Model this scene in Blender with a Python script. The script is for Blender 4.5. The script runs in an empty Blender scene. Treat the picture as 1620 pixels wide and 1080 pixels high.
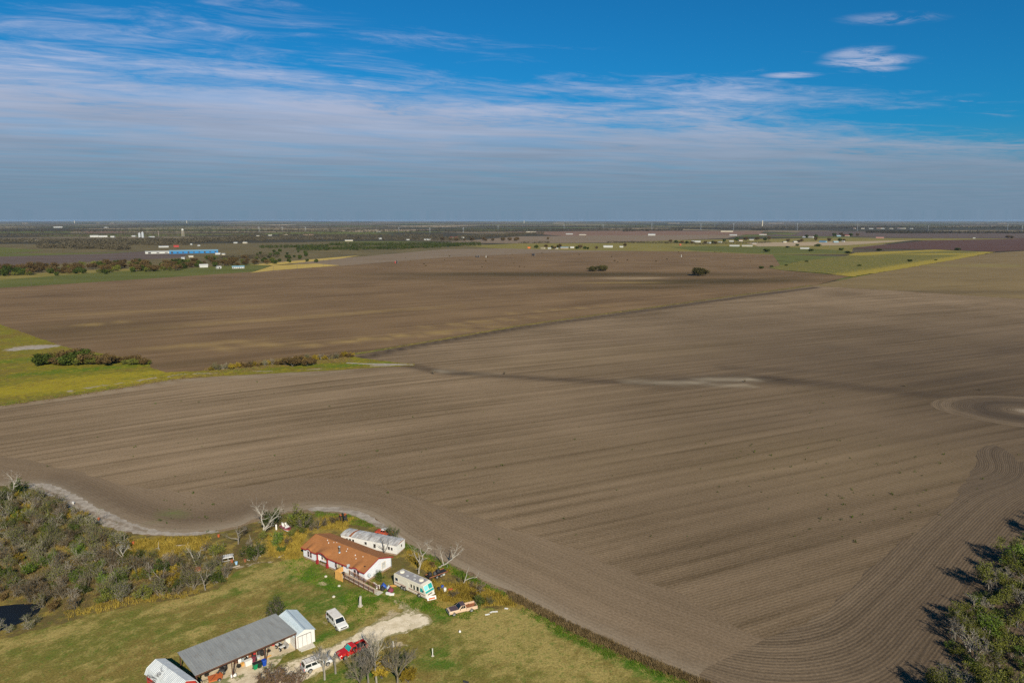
import bpy, bmesh, math, random
import numpy as np
from mathutils import Vector, Matrix

sc = bpy.context.scene
C = sc.collection
PI = math.pi
R = math.radians

# ------------------------------------------------------------------ camera
CAM_H, FOC, HOR = 75.0, 1080.0, 348.0
PITCH = math.atan((540 - HOR) / FOC)
cam_d = bpy.data.cameras.new('camera')
cam = bpy.data.objects.new('camera', cam_d)
C.objects.link(cam)
cam.location = (0, 0, CAM_H)
cam.rotation_euler = (PI / 2 - PITCH, 0, 0)
cam_d.sensor_width = 36
cam_d.lens = 36 * FOC / 1620
cam_d.clip_start = 0.5
cam_d.clip_end = 120000
sc.camera = cam

# ------------------------------------------------------------------ light
SUN_AZ, SUN_EL = R(-71), R(33)
SUNV = Vector((math.cos(SUN_AZ) * math.cos(SUN_EL), math.sin(SUN_AZ) * math.cos(SUN_EL), math.sin(SUN_EL)))
sun_d = bpy.data.lights.new('sun', 'SUN')
sun_d.energy = 5.0
sun_d.angle = R(0.53)
sun_d.color = (1.0, 0.89, 0.70)
sun = bpy.data.objects.new('sun', sun_d)
C.objects.link(sun)
sun.rotation_euler = SUNV.to_track_quat('Z', 'Y').to_euler()
sun.location = (0, 0, 300)


class G:
    """small helper to write node trees"""
    def __init__(self, nt):
        self.nt = nt
        nt.nodes.clear()

    def n(self, typ, props=None, **inp):
        nd = self.nt.nodes.new('ShaderNode' + typ)
        for k, v in (props or {}).items():
            setattr(nd, k, v)
        for k, v in inp.items():
            key = int(k[1:]) if k[0] == '_' else k.replace('_', ' ')
            self.put(nd.inputs[key], v)
        return nd

    def put(self, sock, v):
        if isinstance(v, bpy.types.Node):
            v = v.outputs[0]
        if isinstance(v, bpy.types.NodeSocket):
            self.nt.links.new(v, sock)
        else:
            if sock.type == 'RGBA' and len(v) == 3:
                v = (*v, 1)
            sock.default_value = v

    def m(self, op, a, b=0.0, c=None, clamp=False):
        kw = {'_0': a, '_1': b}
        if c is not None:
            kw['_2'] = c
        return self.n('Math', {'operation': op, 'use_clamp': clamp}, **kw).outputs[0]

    def vm(self, op, a, b=(0, 0, 0)):
        return self.n('VectorMath', {'operation': op}, _0=a, _1=b).outputs[0]

    def mix(self, f, a, b, mode='MIX'):
        nd = self.nt.nodes.new('ShaderNodeMix')
        nd.data_type = 'RGBA'
        nd.blend_type = mode
        self.put(nd.inputs[0], f)
        self.put(nd.inputs[6], a)
        self.put(nd.inputs[7], b)
        return nd.outputs[2]

    def noise(self, vec, scale, detail=3.0, rough=0.55, dist=0.0):
        nd = self.n('TexNoise', None, Vector=vec, Scale=scale, Detail=detail, Roughness=rough, Distortion=dist)
        return nd.outputs[0]

    def ss(self, v, a, b, lo=0.0, hi=1.0):
        nd = self.n('MapRange', {'interpolation_type': 'SMOOTHSTEP'}, Value=v)
        for k, x in zip((1, 2, 3, 4), (a, b, lo, hi)):
            self.put(nd.inputs[k], x)
        return nd.outputs[0]

    def lin(self, v, a, b, lo=0.0, hi=1.0):
        nd = self.n('MapRange', {'clamp': True}, Value=v)
        for k, x in zip((1, 2, 3, 4), (a, b, lo, hi)):
            self.put(nd.inputs[k], x)
        return nd.outputs[0]

    def scale(self, vec, s):
        return self.vm('MULTIPLY', vec, s)


# ------------------------------------------------------------------ sky
world = bpy.data.worlds.new('World')
sc.world = world
world.use_nodes = True
g = G(world.node_tree)
sky = g.n('TexSky')
sky.sky_type = 'NISHITA'
sky.sun_disc = False
sky.sun_elevation = SUN_EL
sky.sun_rotation = math.atan2(SUNV.x, SUNV.y)
sky.altitude = 150
sky.air_density = 1.0
sky.dust_density = 1.0
sky.ozone_density = 2.5
dirv = g.n('TexCoord').outputs['Generated']
sep = g.n('SeparateXYZ', None, Vector=dirv)
dx, dy, dz = sep.outputs
zc = g.m('MAXIMUM', dz, 0.012)
px_ = g.m('DIVIDE', dx, zc)
py_ = g.m('DIVIDE', dy, zc)
plane = g.n('CombineXYZ', None, X=px_, Y=py_, Z=0.0).outputs[0]      # point on a high flat cloud layer
skycol = g.mix(1.0, sky.outputs[0], (0.06, 0.56, 0.90), 'MULTIPLY')    # deep saturated blue of the clear air
# rotate so that the cloud streaks run along their band
rot = g.n('VectorRotate', {'rotation_type': 'Z_AXIS'}, Vector=plane, Angle=R(-24)).outputs[0]
st1 = g.noise(g.scale(rot, (0.34, 0.72, 1)), 1.0, 9.0, 0.64, 0.5)
st2 = g.noise(g.scale(rot, (1.7, 3.0, 1)), 1.0, 9.0, 0.72, 1.0)
big = g.noise(g.scale(rot, (0.10, 0.22, 1)), 1.0, 3.0, 0.5)
dist = g.m('SUBTRACT', g.m('SUBTRACT', py_, g.m('MULTIPLY', px_, 0.50)), 5.55)
ramp = g.m('ADD', g.m('MULTIPLY', dist, 0.28), g.m('MULTIPLY', g.m('SUBTRACT', st1, 0.5), 2.2))
ramp = g.m('ADD', ramp, g.m('MULTIPLY', g.m('SUBTRACT', big, 0.5), 1.0))
ramp = g.m('ADD', ramp, g.m('MULTIPLY', g.m('SUBTRACT', st2, 0.5), 1.3))
bank = g.ss(ramp, -0.30, 0.70)
bank = g.m('MULTIPLY', bank, g.ss(g.noise(g.scale(rot, (0.4, 0.9, 1)), 1.0, 7.0, 0.65, 0.8), 0.25, 0.6, 0.66, 1.0))
front = g.ss(dist, -3.2, -0.6)
# scattered small wisps in front of the bank
w1 = g.noise(g.scale(rot, (0.9, 2.2, 1)), 1.0, 8.0, 0.66, 0.8)
w2 = g.noise(g.scale(rot, (0.33, 0.42, 1)), 1.0, 2.0, 0.5)
wisp = g.m('MULTIPLY', g.ss(w1, 0.56, 0.78), g.ss(w2, 0.50, 0.66))
wisp = g.m('MULTIPLY', wisp, g.ss(dist, -3.5, -1.0))
w3 = g.noise(g.scale(rot, (2.6, 6.5, 1)), 1.0, 9.0, 0.72, 1.0)
def puff(cx, cy, rx, ry, lo=0.42, hi=0.72, amt=1.0):
    d = g.vm('LENGTH', g.vm('DIVIDE', g.vm('SUBTRACT', plane, (cx, cy, 0)), (rx, ry, 1)))
    d = d.node.outputs['Value']
    body = g.ss(d, 0.25, 1.1, 1.0, 0.0)
    return g.m('MULTIPLY', g.m('MULTIPLY', g.ss(g.m('ADD', g.m('MULTIPLY', w1, 0.45), g.m('MULTIPLY', w3, 0.9)), lo + 0.17, hi + 0.17), body), amt)
p1 = g.m('MAXIMUM', puff(2.29, 4.62, 0.34, 0.22, 0.36, 0.62, 0.85), g.m('MAXIMUM', puff(2.10, 4.42, 0.20, 0.26, 0.36, 0.62, 0.6), puff(2.44, 4.85, 0.24, 0.14, 0.36, 0.62, 0.6)))
p2 = g.m('MAXIMUM', puff(1.96, 5.05, 0.24, 0.13, 0.30, 0.58, 0.8), g.m('MAXIMUM', puff(0.78, 5.8, 0.5, 0.10, 0.34, 0.6, 0.6), puff(1.55, 6.3, 0.7, 0.2, 0.36, 0.6, 0.5)))
p3 = puff(1.92, 3.68, 0.30, 0.14, 0.38, 0.66, 0.45)
p5 = puff(0.35, 3.05, 0.28, 0.12, 0.4, 0.7, 0.4)
cl = g.m('MAXIMUM', g.m('MAXIMUM', bank, g.m('MULTIPLY', wisp, 0.75)), g.m('MAXIMUM', g.m('MAXIMUM', p1, p2), g.m('MAXIMUM', p3, p5)))
far = g.m('SUBTRACT', 1.0, g.ss(dz, 0.02, 0.23))
ccol = g.mix(far, (5.9, 6.2, 7.9), (2.45, 3.15, 4.15))       # thinning cloud deck seen edge-on near the horizon
thin = g.lin(st1, 0.3, 0.7, 0.80, 1.06)
ccol = g.mix(1.0, ccol, g.n('CombineColor', None, _0=thin, _1=thin, _2=thin).outputs[0], 'MULTIPLY')
amount = g.m('MULTIPLY', cl, 0.90)
skyc = g.mix(amount, skycol, ccol)
hz = g.m('SUBTRACT', 1.0, g.ss(dz, -0.03, 0.13))
skyc = g.mix(g.m('MULTIPLY', hz, 0.85), skyc, (1.75, 2.65, 3.7))
bg = g.n('Background', None, Color=skyc, Strength=0.07)
out = g.n('OutputWorld', None, Surface=bg.outputs[0])

# ------------------------------------------------------------------ render settings
sc.view_settings.view_transform = 'Standard'
sc.view_settings.look = 'None'
sc.view_settings.exposure = 0.47
sc.view_settings.gamma = 1.0
sc.view_settings.use_curve_mapping = False
sc.render.engine = 'CYCLES'
cy = sc.cycles
cy.max_bounces = 5
cy.diffuse_bounces = 2
cy.glossy_bounces = 2
cy.transmission_bounces = 2
cy.volume_bounces = 0
cy.transparent_max_bounces = 8
cy.use_denoising = False
cy.caustics_reflective = False
cy.caustics_refractive = False
sc.render.use_persistent_data = False

# ------------------------------------------------------------------ site survey: a pixel of the photograph to a point of the site
def at(px, py, z=0.0):
    x = (px - 810) / FOC
    y = -(py - 540) / FOC
    ddy = math.cos(PITCH) + y * math.sin(PITCH)
    ddz = -math.sin(PITCH) + y * math.cos(PITCH)
    t = (z - CAM_H) / ddz
    return (x * t, ddy * t)


# ------------------------------------------------------------------ objects
def tag(o, label=None, cat=None, group=None, kind=None):
    if label: o['label'] = label
    if cat: o['category'] = cat
    if group: o['group'] = group
    if kind: o['kind'] = kind
    return o


def thing(name, label, cat, loc=(0, 0, 0), ang=0.0, group=None):
    o = bpy.data.objects.new(name, None)
    C.objects.link(o)
    o.empty_display_size = 0.3
    o.location = loc if len(loc) == 3 else (*loc, 0)
    o.rotation_euler = (0, 0, ang)
    return tag(o, label, cat, group)


class MB:
    def __init__(self):
        self.v, self.f = [], []

    def add(self, vs, fs):
        b = len(self.v)
        self.v.extend(tuple(p) for p in vs)
        self.f.extend(tuple(i + b for i in f) for f in fs)

    def box(self, c, s, rz=0.0, rx=0.0, ry=0.0, taper=1.0):
        hx, hy, hz = s[0] / 2, s[1] / 2, s[2] / 2
        pts = []
        for z, k in ((-hz, 1), (hz, taper)):
            for x, y in ((-hx, -hy), (hx, -hy), (hx, hy), (-hx, hy)):
                pts.append(Vector((x * k, y * k, z)))
        if rx or ry or rz:
            M = Matrix.Rotation(rz, 3, 'Z') @ Matrix.Rotation(ry, 3, 'Y') @ Matrix.Rotation(rx, 3, 'X')
            pts = [M @ p for p in pts]
        c = Vector(c)
        self.add([p + c for p in pts], [(3, 2, 1, 0), (4, 5, 6, 7), (0, 1, 5, 4), (1, 2, 6, 5), (2, 3, 7, 6), (3, 0, 4, 7)])

    def tube(self, pts, rad, n=6, cap=True):
        pts = [Vector(p) for p in pts]
        b = len(self.v)
        m = len(pts)
        ref = None
        for i, p in enumerate(pts):
            d = (pts[min(i + 1, m - 1)] - pts[max(i - 1, 0)])
            if d.length < 1e-9: d = Vector((0, 0, 1))
            d.normalize()
            if ref is None:
                ref = d.cross(Vector((0.31, 0.95, 0.1)))
                if ref.length < 0.1: ref = d.cross(Vector((1, 0, 0)))
            ref = (ref - d * ref.dot(d)).normalized()
            w = d.cross(ref)
            r = rad[i] if isinstance(rad, (list, tuple)) else rad
            for k in range(n):
                a = 2 * PI * k / n
                self.v.append(tuple(p + (ref * math.cos(a) + w * math.sin(a)) * r))
        for i in range(m - 1):
            for k in range(n):
                k2 = (k + 1) % n
                self.f.append((b + i * n + k, b + i * n + k2, b + (i + 1) * n + k2, b + (i + 1) * n + k))
        if cap and n > 2:
            self.f.append(tuple(b + k for k in range(n))[::-1])
            self.f.append(tuple(b + (m - 1) * n + k for k in range(n)))

    def quad(self, a, b, c, d):
        self.add([a, b, c, d], [(0, 1, 2, 3)])

    def prism(self, prof, y0, y1, axis='y'):
        """profile of (x,z) pushed along y (or (y,z) along x)"""
        n = len(prof)
        if axis == 'y':
            P = [(x, y0, z) for x, z in prof] + [(x, y1, z) for x, z in prof]
        else:
            P = [(y0, x, z) for x, z in prof] + [(y1, x, z) for x, z in prof]
        fs = [tuple(range(n)), tuple(range(2 * n - 1, n - 1, -1))]
        for i in range(n):
            j = (i + 1) % n
            fs.append((i, i + n, j + n, j))
        self.add(P, fs)

    def lathe(self, prof, c=(0, 0, 0), n=14, axis='z'):
        """prof of (r,h)"""
        b = len(self.v)
        for r, h in prof:
            for k in range(n):
                a = 2 * PI * k / n
                if axis == 'z': p = (c[0] + r * math.cos(a), c[1] + r * math.sin(a), c[2] + h)
                elif axis == 'y': p = (c[0] + r * math.cos(a), c[1] + h, c[2] + r * math.sin(a))
                else: p = (c[0] + h, c[1] + r * math.cos(a), c[2] + r * math.sin(a))
                self.v.append(p)
        for i in range(len(prof) - 1):
            for k in range(n):
                k2 = (k + 1) % n
                self.f.append((b + i * n + k, b + i * n + k2, b + (i + 1) * n + k2, b + (i + 1) * n + k))
        self.f.append(tuple(b + k for k in range(n))[::-1])
        self.f.append(tuple(b + (len(prof) - 1) * n + k for k in range(n)))

    def mesh(self, name, mat, smooth=False, fix=True):
        me = bpy.data.meshes.new(name)
        me.from_pydata(self.v, [], self.f)
        if fix:
            bm = bmesh.new()
            bm.from_mesh(me)
            bmesh.ops.recalc_face_normals(bm, faces=bm.faces)
            bm.to_mesh(me)
            bm.free()
        me.materials.append(mat)
        if smooth:
            me.polygons.foreach_set('use_smooth', [True] * len(me.polygons))
        return me

    def obj(self, name, mat, parent=None, smooth=False, fix=True, loc=None):
        o = bpy.data.objects.new(name, self.mesh(name, mat, smooth, fix))
        C.objects.link(o)
        if parent is not None: o.parent = parent
        if loc is not None: o.location = loc
        return o


def inst(name, me, parent=None, loc=(0, 0, 0), rz=0.0, s=1.0):
    o = bpy.data.objects.new(name, me)
    C.objects.link(o)
    if parent is not None: o.parent = parent
    o.location = loc if len(loc) == 3 else (*loc, 0)
    o.rotation_euler = (0, 0, rz)
    o.scale = (s, s, s) if not isinstance(s, tuple) else s
    return o


def bx(name, c, s, mat, parent=None, **k):
    m = MB()
    m.box(c, s, **k)
    return m.obj(name, mat, parent)


# ------------------------------------------------------------------ materials
def mat_new(name):
    m = bpy.data.materials.new(name)
    m.use_nodes = True
    return m, G(m.node_tree)


def finish(g, col, rough=0.8, metal=0.0, bump=None, bstr=0.3, bdist=0.05, spec=0.3, coat=0.0):
    p = g.n('BsdfPrincipled', None, Base_Color=col, Roughness=rough, Metallic=metal)
    p.inputs['Specular IOR Level'].default_value = spec
    if coat: p.inputs['Coat Weight'].default_value = coat
    if bump is not None:
        b = g.n('Bump', None, Strength=bstr, Distance=bdist, Height=bump)
        g.put(p.inputs['Normal'], b.outputs[0])
    g.n('OutputMaterial', None, Surface=p.outputs[0])
    return p


def simple(name, col, rough=0.7, metal=0.0, var=0.25, scale=1.5, dirt=None, spec=0.3, coat=0.0, instvar=0.0, dirt_amt=0.5):
    """plain material with worn, slightly uneven colour"""
    m, g = mat_new(name)
    oc = g.n('TexCoord').outputs['Object']
    n = g.noise(oc, scale, 5.0, 0.6)
    f = g.lin(n, 0.3, 0.7, 1 - var, 1 + var)
    c = g.mix(1.0, col, g.n('CombineColor', None, _0=f, _1=f, _2=f).outputs[0], 'MULTIPLY')
    if dirt is not None:
        n2 = g.noise(oc, scale * 0.7 + 0.3, 6.0, 0.65)
        c = g.mix(g.m('MULTIPLY', g.ss(n2, 0.5, 0.72), dirt_amt), c, dirt)
    if instvar:
        r = g.n('ObjectInfo').outputs['Random']
        f2 = g.lin(r, 0, 1, 1 - instvar, 1 + instvar)
        c = g.mix(1.0, c, g.n('CombineColor', None, _0=f2, _1=f2, _2=f2).outputs[0], 'MULTIPLY')
    finish(g, c, rough, metal, spec=spec, coat=coat)
    return m


def foliage(name, c1, c2, scale=1.2, instvar=0.3, trans=0.15):
    m, g = mat_new(name)
    oc = g.n('TexCoord').outputs['Object']
    n = g.noise(oc, scale, 3.0, 0.6)
    wn = g.n('TexWhiteNoise', {'noise_dimensions': '3D'}, Vector=g.vm('FLOOR', g.scale(oc, (3, 3, 3)))).outputs[0]
    f = g.m('ADD', g.m('MULTIPLY', g.ss(n, 0.35, 0.65), 0.7), g.m('MULTIPLY', wn, 0.3))
    c = g.mix(f, c1, c2)
    r = g.n('ObjectInfo').outputs['Random']
    f2 = g.lin(r, 0, 1, 1 - instvar, 1 + instvar)
    c = g.mix(1.0, c, g.n('CombineColor', None, _0=f2, _1=f2, _2=f2).outputs[0], 'MULTIPLY')
    d = g.n('BsdfDiffuse', None, Color=c)
    t = g.n('BsdfTranslucent', None, Color=c)
    mx = g.n('MixShader', None, _0=trans, _1=d.outputs[0], _2=t.outputs[0])
    g.n('OutputMaterial', None, Surface=mx.outputs[0])
    return m


M = {}
M['white_paint'] = simple('white_paint', (0.60, 0.59, 0.57), 0.5, var=0.05, dirt=(0.45, 0.40, 0.32), dirt_amt=0.25)
M['car_white'] = simple('car_white', (0.62, 0.62, 0.60), 0.3, var=0.03, spec=0.5, dirt=(0.5, 0.45, 0.36), dirt_amt=0.2)
M['car_silver'] = simple('car_silver', (0.52, 0.52, 0.52), 0.3, var=0.04, spec=0.5)
M['car_red'] = simple('car_red', (0.42, 0.015, 0.012), 0.3, var=0.08, spec=0.5)
M['car_tan'] = simple('car_tan', (0.50, 0.36, 0.25), 0.4, var=0.08, spec=0.4)
M['car_brown'] = simple('car_brown', (0.085, 0.055, 0.055), 0.45, var=0.1, spec=0.4)
M['car_rust'] = simple('car_rust', (0.33, 0.045, 0.02), 0.7, var=0.3, scale=2.5, dirt=(0.20, 0.10, 0.03))
M['glass'] = simple('glass', (0.012, 0.016, 0.018), 0.08, var=0.1, spec=0.6)
M['glass_teal'] = simple('glass_teal', (0.02, 0.28, 0.26), 0.15, var=0.15, spec=0.5)
M['sunshade'] = simple('sunshade', (0.20, 0.62, 0.58), 0.35, var=0.2, spec=0.4)
M['rubber'] = simple('rubber', (0.022, 0.021, 0.020), 0.9, var=0.2)
M['chrome'] = simple('chrome', (0.55, 0.55, 0.55), 0.3, 0.8, var=0.1)
M['rim'] = simple('rim', (0.55, 0.54, 0.52), 0.4, 0.4, var=0.1)
M['lamp_red'] = simple('lamp_red', (0.45, 0.01, 0.01), 0.3, var=0.05)
M['lamp_clear'] = simple('lamp_clear', (0.6, 0.6, 0.55), 0.2, var=0.05)
M['siding'] = simple('siding', (0.60, 0.61, 0.64), 0.6, var=0.05, scale=0.6, dirt=(0.55, 0.53, 0.50), dirt_amt=0.25)
M['trim_red'] = simple('trim_red', (0.27, 0.022, 0.025), 0.6, var=0.12)
M['beige_trim'] = simple('beige_trim', (0.60, 0.53, 0.42), 0.7, var=0.06)
M['mauve_trim'] = simple('mauve_trim', (0.46, 0.36, 0.38), 0.7, var=0.08)
M['skirting'] = simple('skirting', (0.28, 0.20, 0.15), 0.8, var=0.3, scale=2)
M['dark_hole'] = simple('dark_hole', (0.025, 0.02, 0.017), 0.9, var=0.3)
M['galvanised'] = simple('galvanised', (0.42, 0.46, 0.48), 0.4, 0.6, var=0.15)
M['dish_grey'] = simple('dish_grey', (0.36, 0.40, 0.42), 0.5, var=0.15)
M['new_wood'] = simple('new_wood', (0.55, 0.30, 0.085), 0.8, var=0.18, scale=3)
M['brown_wood'] = simple('brown_wood', (0.12, 0.055, 0.03), 0.85, var=0.3, scale=3)
M['grey_wood'] = simple('grey_wood', (0.36, 0.31, 0.25), 0.9, var=0.25, scale=3)
M['post_white'] = simple('post_white', (0.36, 0.34, 0.30), 0.8, var=0.1)
M['concrete'] = simple('concrete', (0.45, 0.42, 0.36), 0.9, var=0.15)
M['steel_brown'] = simple('steel_brown', (0.075, 0.035, 0.022), 0.7, var=0.3)
M['black'] = simple('black', (0.02, 0.02, 0.022), 0.7, var=0.3)
M['charcoal'] = simple('charcoal', (0.05, 0.05, 0.052), 0.7, var=0.3)
M['green_bin'] = simple('green_bin', (0.005, 0.20, 0.075), 0.5, var=0.1)
M['dark_bin'] = simple('dark_bin', (0.012, 0.030, 0.020), 0.5, var=0.1)
M['blue_bin'] = simple('blue_bin', (0.010, 0.055, 0.33), 0.5, var=0.1)
M['orange'] = simple('orange', (0.42, 0.11, 0.035), 0.6, var=0.2, dirt=(0.25, 0.10, 0.04))
M['rust'] = simple('rust', (0.24, 0.09, 0.04), 0.9, var=0.35, scale=2.5)
M['red_plastic'] = simple('red_plastic', (0.45, 0.03, 0.03), 0.5, var=0.15)
M['yellow_plastic'] = simple('yellow_plastic', (0.65, 0.45, 0.03), 0.5, var=0.15)
M['blue_plastic'] = simple('blue_plastic', (0.03, 0.08, 0.33), 0.5, var=0.2)
M['pale_blue'] = simple('pale_blue', (0.30, 0.48, 0.66), 0.6, var=0.2)
M['maroon'] = simple('maroon', (0.16, 0.03, 0.05), 0.7, var=0.3)
M['barn_red'] = simple('barn_red', (0.36, 0.030, 0.022), 0.75, var=0.12, scale=1.0)
M['bark_pale'] = simple('bark_pale', (0.31, 0.285, 0.245), 0.9, var=0.25, scale=3)
M['bark_grey'] = simple('bark_grey', (0.17, 0.15, 0.125), 0.95, var=0.3, scale=3, instvar=0.25)
M['bark_dark'] = simple('bark_dark', (0.11, 0.095, 0.08), 0.95, var=0.3, scale=3, instvar=0.2)
M['twig'] = simple('twig', (0.125, 0.108, 0.080), 0.95, var=0.25, scale=1, instvar=0.35)
M['twig_pale'] = simple('twig_pale', (0.20, 0.18, 0.15), 0.95, var=0.25, scale=1, instvar=0.3)
M['twig_red'] = simple('twig_red', (0.16, 0.105, 0.075), 0.95, var=0.25, scale=1)
M['leaf_dark'] = foliage('leaf_dark', (0.030, 0.048, 0.010), (0.080, 0.100, 0.022))
M['leaf_olive'] = foliage('leaf_olive', (0.075, 0.085, 0.018), (0.160, 0.165, 0.035))
M['leaf_green'] = foliage('leaf_green', (0.055, 0.095, 0.014), (0.135, 0.185, 0.032))
M['leaf_gold'] = foliage('leaf_gold', (0.17, 0.115, 0.015), (0.32, 0.24, 0.035))
M['leaf_brown'] = foliage('leaf_brown', (0.075, 0.050, 0.020), (0.145, 0.098, 0.042))
M['leaf_oak'] = foliage('leaf_oak', (0.050, 0.045, 0.016), (0.095, 0.082, 0.030))
M['leaf_far'] = foliage('leaf_far', (0.045, 0.038, 0.024), (0.095, 0.080, 0.050), 0.02, 0.3, 0.0)
M['leaf_far_green'] = foliage('leaf_far_green', (0.030, 0.044, 0.012), (0.070, 0.085, 0.022), 0.02, 0.3, 0.0)
M['grass_gold'] = foliage('grass_gold', (0.20, 0.145, 0.026), (0.40, 0.295, 0.058), 0.35, 0.0, 0.2)
M['grass_green'] = foliage('grass_green', (0.055, 0.115, 0.010), (0.12, 0.19, 0.022), 0.35, 0.0, 0.2)
M['grass_brown'] = foliage('grass_brown', (0.11, 0.078, 0.036), (0.21, 0.15, 0.075), 0.5, 0.0, 0.1)


def shingle_mat():
    m, g = mat_new('roof_shingle')
    oc = g.n('TexCoord').outputs['Object']
    br = g.n('TexBrick', {'offset': 0.5}, Vector=oc, Color1=(0.29, 0.120, 0.040, 1), Color2=(0.33, 0.138, 0.048, 1), Mortar=(0.22, 0.088, 0.03, 1), Scale=1.0)
    br.inputs['Mortar Size'].default_value = 0.012
    br.inputs['Brick Width'].default_value = 0.6
    br.inputs['Row Height'].default_value = 0.16
    n = g.noise(oc, 0.5, 5.0, 0.6)
    f = g.lin(n, 0.3, 0.7, 0.88, 1.1)
    c = g.mix(1.0, br.outputs[0], g.n('CombineColor', None, _0=f, _1=f, _2=f).outputs[0], 'MULTIPLY')
    finish(g, c, 0.9, bump=br.outputs[1], bstr=0.4, bdist=0.01)
    return m


def metal_roof(name, c1, c2, rust, amt, metal=0.15, rough=0.5):
    m, g = mat_new(name)
    oc = g.n('TexCoord').outputs['Object']
    n = g.noise(g.scale(oc, (1.6, 0.25, 1)), 1.0, 5.0, 0.6)
    c = g.mix(g.ss(n, 0.3, 0.7), c1, c2)
    n2 = g.noise(g.scale(oc, (0.9, 0.5, 1)), 1.0, 7.0, 0.7)
    c = g.mix(g.m('MULTIPLY', g.ss(n2, 0.54, 0.70), amt), c, rust)
    finish(g, c, rough, metal)
    return m


M['shingle'] = shingle_mat()
M['carport_roof'] = metal_roof('carport_roof', (0.255, 0.26, 0.25), (0.315, 0.32, 0.305), (0.20, 0.17, 0.14), 0.45)
M['shed_roof'] = metal_roof('shed_roof', (0.30, 0.37, 0.42), (0.36, 0.42, 0.47), (0.25, 0.25, 0.26), 0.25)
M['barn_roof'] = metal_roof('barn_roof', (0.40, 0.43, 0.45), (0.52, 0.54, 0.55), (0.34, 0.32, 0.29), 0.35)
M['trailer_roof'] = metal_roof('trailer_roof', (0.26, 0.25, 0.24), (0.58, 0.57, 0.55), (0.13, 0.085, 0.06), 0.85)
M['rv_roof'] = metal_roof('rv_roof', (0.20, 0.19, 0.20), (0.29, 0.28, 0.28), (0.13, 0.12, 0.12), 0.5, 0.0, 0.8)


M['rail_pale'] = simple('rail_pale', (0.34, 0.20, 0.12), 0.85, var=0.2, scale=3)
M['rv_top'] = simple('rv_top', (0.58, 0.55, 0.51), 0.5, var=0.1, dirt=(0.3, 0.25, 0.2))
M['rv_cream'] = simple('rv_cream', (0.60, 0.56, 0.47), 0.45, var=0.05, dirt=(0.45, 0.38, 0.28), dirt_amt=0.3)
M['rv_stripe'] = simple('rv_stripe', (0.24, 0.09, 0.06), 0.5, var=0.1)

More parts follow.
